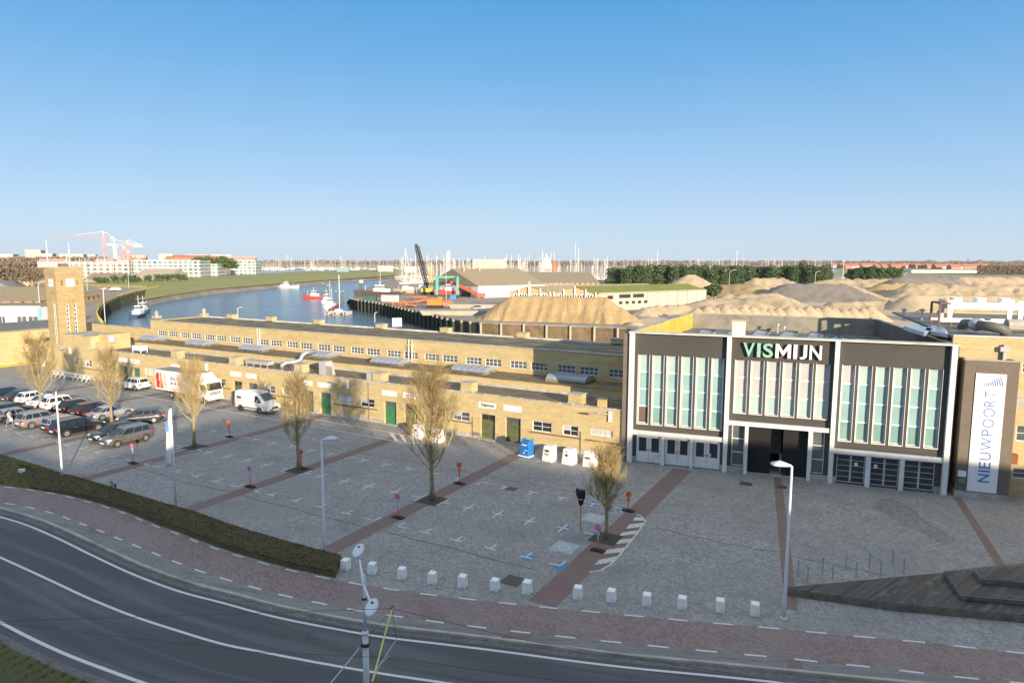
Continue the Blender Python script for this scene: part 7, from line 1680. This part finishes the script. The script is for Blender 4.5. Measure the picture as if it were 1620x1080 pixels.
workboat('old lifeboat with dark hull standing on the quay', un(597,468,.5), R(185), 21, mat('hull_dark_cream',(.12,.10,.09),.5,.2), HWt, name='lifeboat', z=1.2, mast=6)
workboat('cream workboat ashore behind the lifeboat', un(640,464,.5), R(170), 12, mat('hull_cream',(.55,.45,.30),.6,.1), HWt, z=1.0, mast=4.5)
workboat('white motor boat ashore near the black crane', un(665,461,.5), R(190), 11, HWt, HWt, z=1.0, mast=4)
workboat('red and white boat in the green travel lift', un(708,468,.5), R(178), 12, HRd, HWt, z=1.6, mast=5)
t = thing('catamaran', 'white three hulled sailing boat at the end of the pontoon', 'boat', un(537,497,WZ), R(85))
for y,L in ((-3.6,10),(0,12.5),(3.6,10)):
    m = M(); n = 6
    for k in range(n): q = k/(n-1); ww = .7*max(.05,1-(2*q-1)**4) if q > .5 else .7; m.v += [(-L/2+L*q,y-ww*.5,-.2),(-L/2+L*q,y-ww,1.1),(-L/2+L*q,y+ww,1.1),(-L/2+L*q,y+ww*.5,-.2)]
    for i in range(n-1):
        for k in range(4): aa, b = i*4+k, i*4+(k+1)%4; m.f.append((aa,b,b+4,aa+4))
    obj('hull', m, HWt, t)
m = M(); m.box(-1.5,1.5,-3.6,3.6,.9,1.15); m.box(-3,1,-1,1,1.1,1.9); obj('deck', m, HWt, t); m = M(); m.tube([(.5,0,1),(.5,0,15.5)], .13, 6); m.tube([(.5,0,2.2),(-4.5,0,2.3)], .16, 5); obj('mast', m, MAST, t)
t = thing('pontoon', 'floating red brown pontoon with moored boats', 'pontoon', un(528,488,WZ), R(98)); m = M(); m.box(-13,22,-.9,.9,.1,.7); obj('deck', m, mat('red_brown_deck',(.28,.12,.08),.8,.15), t)
for i,(x,y,yt) in enumerate(((509,462,448),(513,467,450),(519,472,452),(532,480,461),(539,480,462),(543,477,461))):
    p = un(x,y,WZ); t = thing('mooring_pile', f'thin steel mooring pile by the pontoon, number {i+1} from the left', 'pile', p, 0, 'mooring piles at the pontoon'); hz = zat(p,yt)-WZ; m = M(); m.tube([(0,0,-3),(0,0,hz)], .3, 7); obj('shaft', m, mat('pile_dark',(.10,.12,.11),.6,.2), t); m = M(); m.tube([(0,0,hz),(0,0,hz+.6)], [.32,.05], 7); obj('cap', m, SBW, t)
for i,(x,y,yt) in enumerate(((570,455,443),(573,455,443))):
    p = un(x,y+2,WZ); t = thing('mooring_pile', ['left','right'][i]+' white headed pile of the pair in the channel', 'pile', p, 0, 'pair of piles in the channel'); hz = zat(p,yt)-WZ; m = M(); m.tube([(0,0,-3),(0,0,hz-2)], .7, 8); obj('shaft', m, mat('pile_dark',(.10,.12,.11),.6,.2), t); m = M(); m.tube([(0,0,hz-2),(0,0,hz)], .8, 8); obj('head', m, SBW, t)
t = thing('far_jetty', 'white raised jetty platform on the far bank', 'jetty', un(425,448,WZ), R(5)); hz = zat(un(425,448,WZ), 440)-WZ
m = M(); m.box(-13,17,-2,2,hz-1,hz); obj('deck', m, SBW, t); m = M(); m.box(-4,-2.4,-1,1,-2,hz-1); m.tube([(0,0,hz-1),(12,0,-.5)], .5, 5); m.box(14,15,-1,1,-2,hz-1); obj('leg', m, SBW, t)

# ------------------------------------------------------------------ cranes and boatyard machines
def lattice(m, a, b, w, n, r, up=Vector((0,0,1))):
    a, b = Vector(a), Vector(b); d = (b-a).normalized(); s_ = d.cross(up)
    if s_.length < .1: s_ = Vector((1,0,0))
    s_.normalize(); u = s_.cross(d).normalized(); C = [(s_*i+u*j)*w/2 for i,j in ((-1,-1),(1,-1),(1,1),(-1,1))]
    for c in C: m.tube([a+c,b+c], r, 4)
    for k in range(n):
        p, q = a.lerp(b,k/n), a.lerp(b,(k+1)/n)
        for i in range(4): m.tube([p+C[i], q+C[(i+1)%4]], r*.7, 3)
TCR = mat('crane_red_hazed',(.72,.27,.20),.5,.08,.3); TCW = mat('crane_white',(.75,.72,.68),.5,.05,.3)  # red lightened so that distance haze sits in the paint colour
def tower_crane(label, xb, yb, ytop, xj0, xj1, ap=0.0, mt=None):
    b = un(xb,yb); hz = zat(b,ytop); t = thing('tower_crane', label, 'crane', b, 0, 'tower cranes over the far town'); sc_ = b.length/900
    m = M(); lattice(m, (0,0,0), (0,0,hz), 2.4*sc_, 16, .14*sc_); obj('tower', m, mt or TCR, t)
    k = b.y/F; l0 = (xj0-xb)*k; l1 = (xj1-xb)*k; m = M(); lattice(m, (0,0,hz), (l0,0,hz+1), 1.8*sc_, 18, .115*sc_); lattice(m, (0,0,hz), (l1,0,hz), 1.8*sc_, 6, .115*sc_); obj('jib', m, mt or TCR, t)
    m = M(); m.tube([(0,0,hz),(0,0,hz+6*sc_)], .6*sc_, 4); m.tube([(0,0,hz+6*sc_),(l0*.6,0,hz+1)], .15*sc_, 3); m.tube([(0,0,hz+6*sc_),(l1*.9,0,hz)], .15*sc_, 3); obj('mast_head', m, TCW, t)
    m = M(); m.box(l1*.7,l1,-1.2*sc_,1.2*sc_,hz-2.4*sc_,hz-.5); obj('counterweight', m, TCW, t)
tower_crane('tallest red tower crane with long jib to the left', 167, 424, 374.5, 82, 184)
tower_crane('pale tower crane right of the tallest crane', 183.5, 424, 387.5, 165, 227, mt=TCW)
tower_crane('red tower crane over the orange scaffolded building', 205, 424, 387.5, 195, 228)
tower_crane('lower red tower crane with flat jib', 197, 424, 396.5, 162, 206)
p = un(209,426); t = thing('construction_site', 'orange scaffolded building shell under the cranes', 'building', p); m = M()
for k in range(6): m.box(-16,16,-12,12,k*4.2,k*4.2+.6)
for x in (-15,-7,0,7,15):
    for y in (-11,11): m.box(x-.5,x+.5,y-.5,y+.5,0,24)
obj('frame', m, mat('scaffold_orange',(.65,.32,.16),.7,.2,.2), t)
# black lattice crane
b = un(676,462); top = un(661,462); hz = zat(b,386); t = thing('crawler_crane', 'black lattice boom crane above the boatyard', 'crane', b)
lx = (659-676)*b.y/F; m = M(); lattice(m, (0,0,2.5), (lx*1.0,3,hz-1.0), 1.6, 16, .22); obj('boom', m, DARK, t)
m = M(); m.box(-2.5,3,-1.6,1.6,1.2,3.6); obj('engine_house', m, mat('crane_dark_blue',(.03,.05,.08),.5,.2), t); m = M(); m.box(-3.2,3.2,-2.1,-1.2,0,1.1); m.box(-3.2,3.2,1.2,2.1,0,1.1); obj('track', m, BLACK, t)
m = M(); m.tube([(lx,3,hz-1),(lx-.6,3,hz)], .7, 6); m.tube([(lx,3,hz),(lx-.3,3,6)], .09, 4); m.tube([(3,0,3.5),(lx,3,hz-1)], .09, 4); obj('cable', m, DARK, t)
b = un(676,466); t = thing('excavator', 'yellow and black crawler machine at the foot of the lattice crane', 'excavator', b); m = M(); m.box(-3,3,-1.6,1.6,1.3,3.2); obj('body', m, mat('machine_yellow',(.50,.38,.06),.5,.1), t); m = M(); m.box(-3,3,-2,-1.2,0,1.2); m.box(-3,3,1.2,2,0,1.2); obj('track', m, BLACK, t)
m = M(); lattice(m, (1.5,0,3), (2.5,0,13), 1.6, 7, .16); obj('boom', m, mat('machine_yellow',(.50,.38,.06),.5,.1), t)
# green travel lift
A, B = un(691,471), un(724,471); k = (B-A).length; t = thing('travel_lift', 'turquoise boat travel lift with open frame', 'boat lift', A, math.atan2((B-A).y,(B-A).x)); hz = zat(A,437.5); TQ = mat('turquoise_paint',(.05,.42,.34),.5,.08)
for x in (0,k):
    for y in (0,9): m = M(); m.box(x-.45,x+.45,y-.45,y+.45,.9,hz); obj('leg', m, TQ, t)
for x in (0,k): m = M(); m.box(x-.4,x+.4,-.6,9.6,hz-.9,hz+.1); m.box(x-.5,x+.5,-1.2,10.2,.8,1.5); obj('side_beam', m, TQ, t)
m = M(); m.box(.45,k-.45,8.6,9.4,hz-.8,hz); obj('cross_beam', m, TQ, t)
for x in (0,k):
    for y in (-.9,9.9): m = M(); m.lathe([(.75,-.3),(.75,.3)], (x,y,.75), 12, 'X'); obj('wheel', m, BLACK, t)
t = thing('conveyor', 'red orange conveyor sloping down beside the travel lift', 'conveyor', un(740,471)); kk = un(740,471).y/F
m = M(); m.tube([(5.5,0,1.2),(-28*kk,4,zat(un(740,471),446))], [.85,.7], 4); m.box(4,8,-1,1,.4,2.2); obj('belt_frame', m, mat('conveyor_red',(.72,.12,.06),.5,.1), t); m = M(); m.tube([(-3,1.8,0),(-4,2,zat(un(740,471),456))], .2, 4); obj('support', m, DARK, t)
t = thing('excavator', 'orange excavator with black tracks on the quay', 'excavator', un(688,488)); OM = mat('machine_orange',(.78,.20,.03),.5,.1)
m = M(); m.box(-2.6,2.6,-1.5,1.5,1.2,3.4); m.box(1.2,2.6,-1.4,0,3.4,4.2); obj('body', m, OM, t, bevel=.1); m = M(); m.box(-2.8,2.8,-1.9,-1.1,0,1.1); m.box(-2.8,2.8,1.1,1.9,0,1.1); obj('track', m, BLACK, t)
m = M(); m.tube([(2.2,.8,2.4),(5,.8,3.0),(7.2,.8,.6)], [.4,.35,.25], 5); obj('arm', m, mat('rust_arm',(.35,.14,.07),.7,.2), t)
def crate(name, label, cat, px_, yb, w, d, h, mtl, rot=0.0, tilt=0): 
    t = thing(name, label, cat, un(px_,yb), rot); m = M(); m.box(-w/2,w/2,-d/2,d/2,0,h); obj('body', m, mtl, t, bevel=.05); m = M(); m.box(-w/2-.05,w/2+.05,-d/2-.05,d/2+.05,h+.051,h+.12); obj('lid', m, mtl, t); return t
crate('container','pale grey container on the quay near the pile tops','container',617,477,7,2.6,2.6,mat('container_grey',(.55,.56,.56),.6,.1),R(-25)); crate('container','dark green covered boat or box on the quay','container',586,475,5,2.4,1.8,mat('dark_green_cover',(.03,.10,.08),.6,.2)); crate('container','brown open crate behind the excavator','crate',706,484,5,2.2,2.0,mat('crate_brown',(.30,.17,.10),.8,.2),.2)
crate('container','blue tank beside the turquoise lift','tank',717,474,2.6,2,2.2,mat('tank_blue',(.05,.20,.45),.5,.1)); crate('cabin','small white cabin standing low behind the roof edge before the quay wall','cabin',628,516,2.4,2.2,2.0,SIGNW,.2)
for i,(x0,y0,x1,y1,lb) in enumerate(((640,481,682,478,'rusty orange pile of steel sheets on the quay'),(655,474,700,473,'rust brown heap of scrap behind the excavator'),(622,482,650,486,'low rusty beams near the quay edge'))):
    a, c = un(x0,y0), un(x1,y1); g2 = random.Random(i); m = M()
    for k in range(16): q = g2.random(); p = a.lerp(c,q)-a; m.obox(Vector((p.x,p.y+g2.uniform(-2,2),.2+g2.random()*1.0)), (g2.uniform(3,7),g2.uniform(.5,1.6),.25), g2.uniform(-.4,.4), g2.uniform(-.06,.06))
    o = obj('scrap_pile', m, mat('scrap_rust',(.42,.17,.08),.9,.35,.8), loc=a); tag(o, lb, 'scrap pile')
for i,(x,y,w,d,h,rt) in enumerate(((726,497,22,9,1.4,.05),(752,489,16,5,1.8,-.1),(770,494,9,4,1.2,.3))):
    t = thing('concrete_barge', ['large pale flat barge on the quay before the golden heap','grey stack of plates behind the flat barge','low concrete block at the foot of the golden heap'][i],'barge',un(x,y),rt); m = M(); m.hexa([(-w/2,-d/2,0),(w/2,-d/2,0),(w/2,d/2,0),(-w/2,d/2,0)],[(-w/2-1,-d/2,h),(w/2+1,-d/2,h),(w/2+1,d/2,h),(-w/2-1,d/2,h)]); obj('hull', m, mat('barge_pale',(.38,.33,.26),.8,.12,.4), t)
g = random.Random(88); cc = [P_[k] for k in ('black','silver','white','navy','grey','dark_red','blue_grey')]
for i,(x,y) in enumerate(((646,459),(652,461),(657,459),(661,463),(640,466),(735,464),(741,466),(745,463),(757,490),(763,488),(178,458),(700,479))):
    t = thing('parked_car', f'tiny parked car in the boatyard, number {i+1} from the left' if i != 10 else 'red car parked beyond the curved quay', 'car', un(x,y), g.uniform(0,3.1), 'cars parked in the boatyard'); m = M(); m.hexa([(-2.2,-.9,.3),(2.2,-.9,.3),(2.2,.9,.3),(-2.2,.9,.3)],[(-2.1,-.85,.95),(2.1,-.85,.85),(2.1,.85,.85),(-2.1,.85,.95)]); obj('body', m, cc[i%7] if i != 10 else HRd, t); m = M(); m.hexa([(-1.7,-.8,.95),(1.0,-.8,.9),(1.0,.8,.9),(-1.7,.8,.95)],[(-1.2,-.65,1.48),(.3,-.65,1.48),(.3,.65,1.48),(-1.2,.65,1.48)]); obj('cabin', m, CG, t)
# light aircraft like red and white rescue boats parked left: red roofed boat trailers
t = thing('small_aircraft', 'small red and white light aircraft parked beyond the curved quay', 'aircraft', un(176,461), R(8)); t.scale = (.62,.62,.62); m = M(); m.tube([(-9,0,2.2),(-2,0,2.4),(5,0,2.2),(8,0,2)], [.3,1.2,1.3,.5], 8); obj('fuselage', m, HWt, t, smooth=True); m = M(); m.box(-2,1,-9,9,3.4,3.65); m.box(-9.5,-8,-2.5,2.5,2.4,2.55); obj('wing', m, HRd, t); m = M(); m.hexa([(-9.6,-.1,2.3),(-7.5,-.1,2.3),(-7.5,.1,2.3),(-9.6,.1,2.3)],[(-9.9,-.1,4.6),(-8.8,-.1,4.6),(-8.8,.1,4.6),(-9.9,.1,4.6)]); obj('tail_fin', m, HRd, t); m = M(); m.lathe([(.5,-.15),(.5,.15)], (3,1.5,.5), 10, 'Y'); m.lathe([(.5,-.15),(.5,.15)], (3,-1.5,.5), 10, 'Y'); m.tube([(3,-1.5,.5),(3,1.5,.5)], .12, 4); m.tube([(3,0,.5),(2,0,1.6)], .2, 4); obj('wheel', m, BLACK, t)
# white triangular sail like roof
p = un(864,440); hz = zat(p,401); kk = p.y/F; t = thing('sail_monument', 'big white triangular sail shaped roof above the boatyard', 'roof', p); m = M()
m.add([(-9*kk,0,hz*.40),(13*kk,0,hz*.36),(0,0,hz),(-2*kk,14,hz*.38)], [(0,1,2),(1,3,2),(3,0,2),(0,3,1)]); obj('sail_roof', m, SBW, t); m = M(); m.box(-11*kk,9*kk,-1,16,0,hz*.33); obj('base', m, APT2, t)
p = un(877,440); t = thing('lighthouse_hut', 'small red tower right of the white sail roof', 'tower', p); hz = zat(p,413); m = M(); m.box(-2,2,-2,2,0,hz); obj('wall', m, mat('hut_red',(.50,.12,.08),.7,.1), t); m = M(); m.tube([(0,0,hz),(-1,0,zat(p,397))], .35, 4); obj('antenna', m, SBW, t)
# lamp posts in the distance
for i,(x,yb,yt,curl) in enumerate(((122,462,421,1),(139,470,415,0),(167,516,456,0),(204,456,405,0),(64,500,445,1),(377,514,486,1),(593,510,494,1),(706,478,433,0),(553,474,0,0),(1006,449,426,0),(983,449,424,1),(1153,466,427,1),(1289,457,429,1),(1430,452,432,1),(602,467,425,0))):
    if not yt: continue
    p = un(x,yb); hz = zat(p,yt); t = thing('far_lamp_post', f'distant pale lamp post in the harbour, number {i+1}' , 'lamp post', p, 0, 'lamp posts of the harbour'); r_ = max(.10, p.y/F*.30); m = M()
    pts = [(0,0,0),(0,0,hz*.8)]+([(0,0,hz*.86),(hz*.03,0,hz*.95),(hz*.10,0,hz*.99),(hz*.20,0,hz)] if curl else [(0,0,hz)]); m.tube(pts, r_, 5); obj('pole', m, SBW, t)
    if curl: m = M(); m.obox(Vector((hz*.22,0,hz)), (hz*.07,r_*3,r_*1.5)); obj('lamp_head', m, SBW, t)

# ------------------------------------------------------------------ houses across the road, behind the camera: they throw the big shadow over the plaza
SDv = Vector((math.cos(R(SUN_DIR)), math.sin(R(SUN_DIR)), 0)); SNv = Vector((SDv.y, -SDv.x, 0)); TE = math.tan(R(SUN_EL))
prof = [(-40,80),(-20,79),(-15.8,77.3),(-13.2,73.6),(-10.9,69.2),(-9.7,67),(-7.9,65.3),(-6.0,68.0),(-3.4,69.5),(-.5,74.6),(2.1,77),(6.5,77.4),(8.8,79.1),(11.5,73),(14.3,69.1),(18.3,60.4),(21.3,57.5),(24.8,50.5),(26.6,47.5),(29.8,45.4),(32.5,48.0),(34,59),(39,54),(44.5,49.5),(50,43.5),(53.5,38.5),(62,36),(80,30),(110,20)]
def hl(w):
    y0 = -15; k = (y0-.2*w*SNv.x-w*SNv.y)/(SDv.y+.2*SDv.x); return SNv*w+SDv*k, k
groups = [(0,5),(5,8),(8,12),(12,15),(15,19),(19,21),(21,24),(24,28)]
labs = ['red brick town house with sloping gable, first behind the viewpoint','pale town house behind the viewpoint','tall brick town house straight behind the viewpoint','white town house with stepped roof behind the viewpoint','brick town house with falling roofline behind the viewpoint','narrow town house behind the viewpoint','brick town house facing the hall from across the road','long low town house at the right end across the road']
for i,(a,b) in enumerate(groups):
    pr_ = prof[a:b+1]; P0, k0 = hl(pr_[0][0]); t = thing('town_house', labs[i], 'building', P0, 0, 'town houses across the road'); m = M(); n = len(pr_)
    pts = []
    for w,kb in pr_: p, k = hl(w); pts.append((p-P0, (kb-k)*TE))
    back = Vector((.2*8, -9, 0))
    for p,h in pts: m.v += [(p.x,p.y,-.2),(p.x,p.y,h),(p.x+back.x,p.y+back.y,h-.3),(p.x+back.x,p.y+back.y,-.2)]
    for j in range(n-1):
        for k in range(4): q, r2 = j*4+k, j*4+(k+1)%4; m.f.append((q,q+4,r2+4,r2))
    m.f += [(0,1,2,3),(4*n-1,4*n-2,4*n-3,4*n-4)]; obj('wall', m, [HSE,HSW][i%2], t)
    for j in range(n-1):
        p, q = pts[j][0], pts[j+1][0]; L = (q-p).length
        if L < 2.2: continue
        d = (q-p)/L; nn_ = Vector((-d.y,d.x,0))
        for fl in range(3):
            for c in range(int(L/2.6)): o_ = p+d*(1.3+c*2.6)+nn_*.03; m = M(); m.obox(o_+Vector((0,0,1.8+fl*3)), (1.2,.05,1.6), math.atan2(d.y,d.x)); obj('window', m, GREYGLASS, t)

# ------------------------------------------------------------------ haze
HAZE = 0.5/12000
m, t_, b = nm('haze_air'); t_.nodes.remove(b); pv = t_.nodes.new('ShaderNodeVolumePrincipled'); pv.inputs['Color'].default_value = (.96,.98,1.0,1); pv.inputs['Density'].default_value = HAZE; pv.inputs['Anisotropy'].default_value = .2
t_.links.new(pv.outputs[0], t_.nodes['Material Output'].inputs['Volume'])
hz_ = M(); hz_.box(-6100,6100,-310,6600,-9,95); o = obj('haze', hz_, m); o['kind'] = 'stuff'; o['label'] = 'thin pale air haze over the whole scene'; o['category'] = 'haze'
sc.cycles.volume_bounces = 0; sc.cycles.volume_step_rate = 4; sc.cycles.volume_max_steps = 64
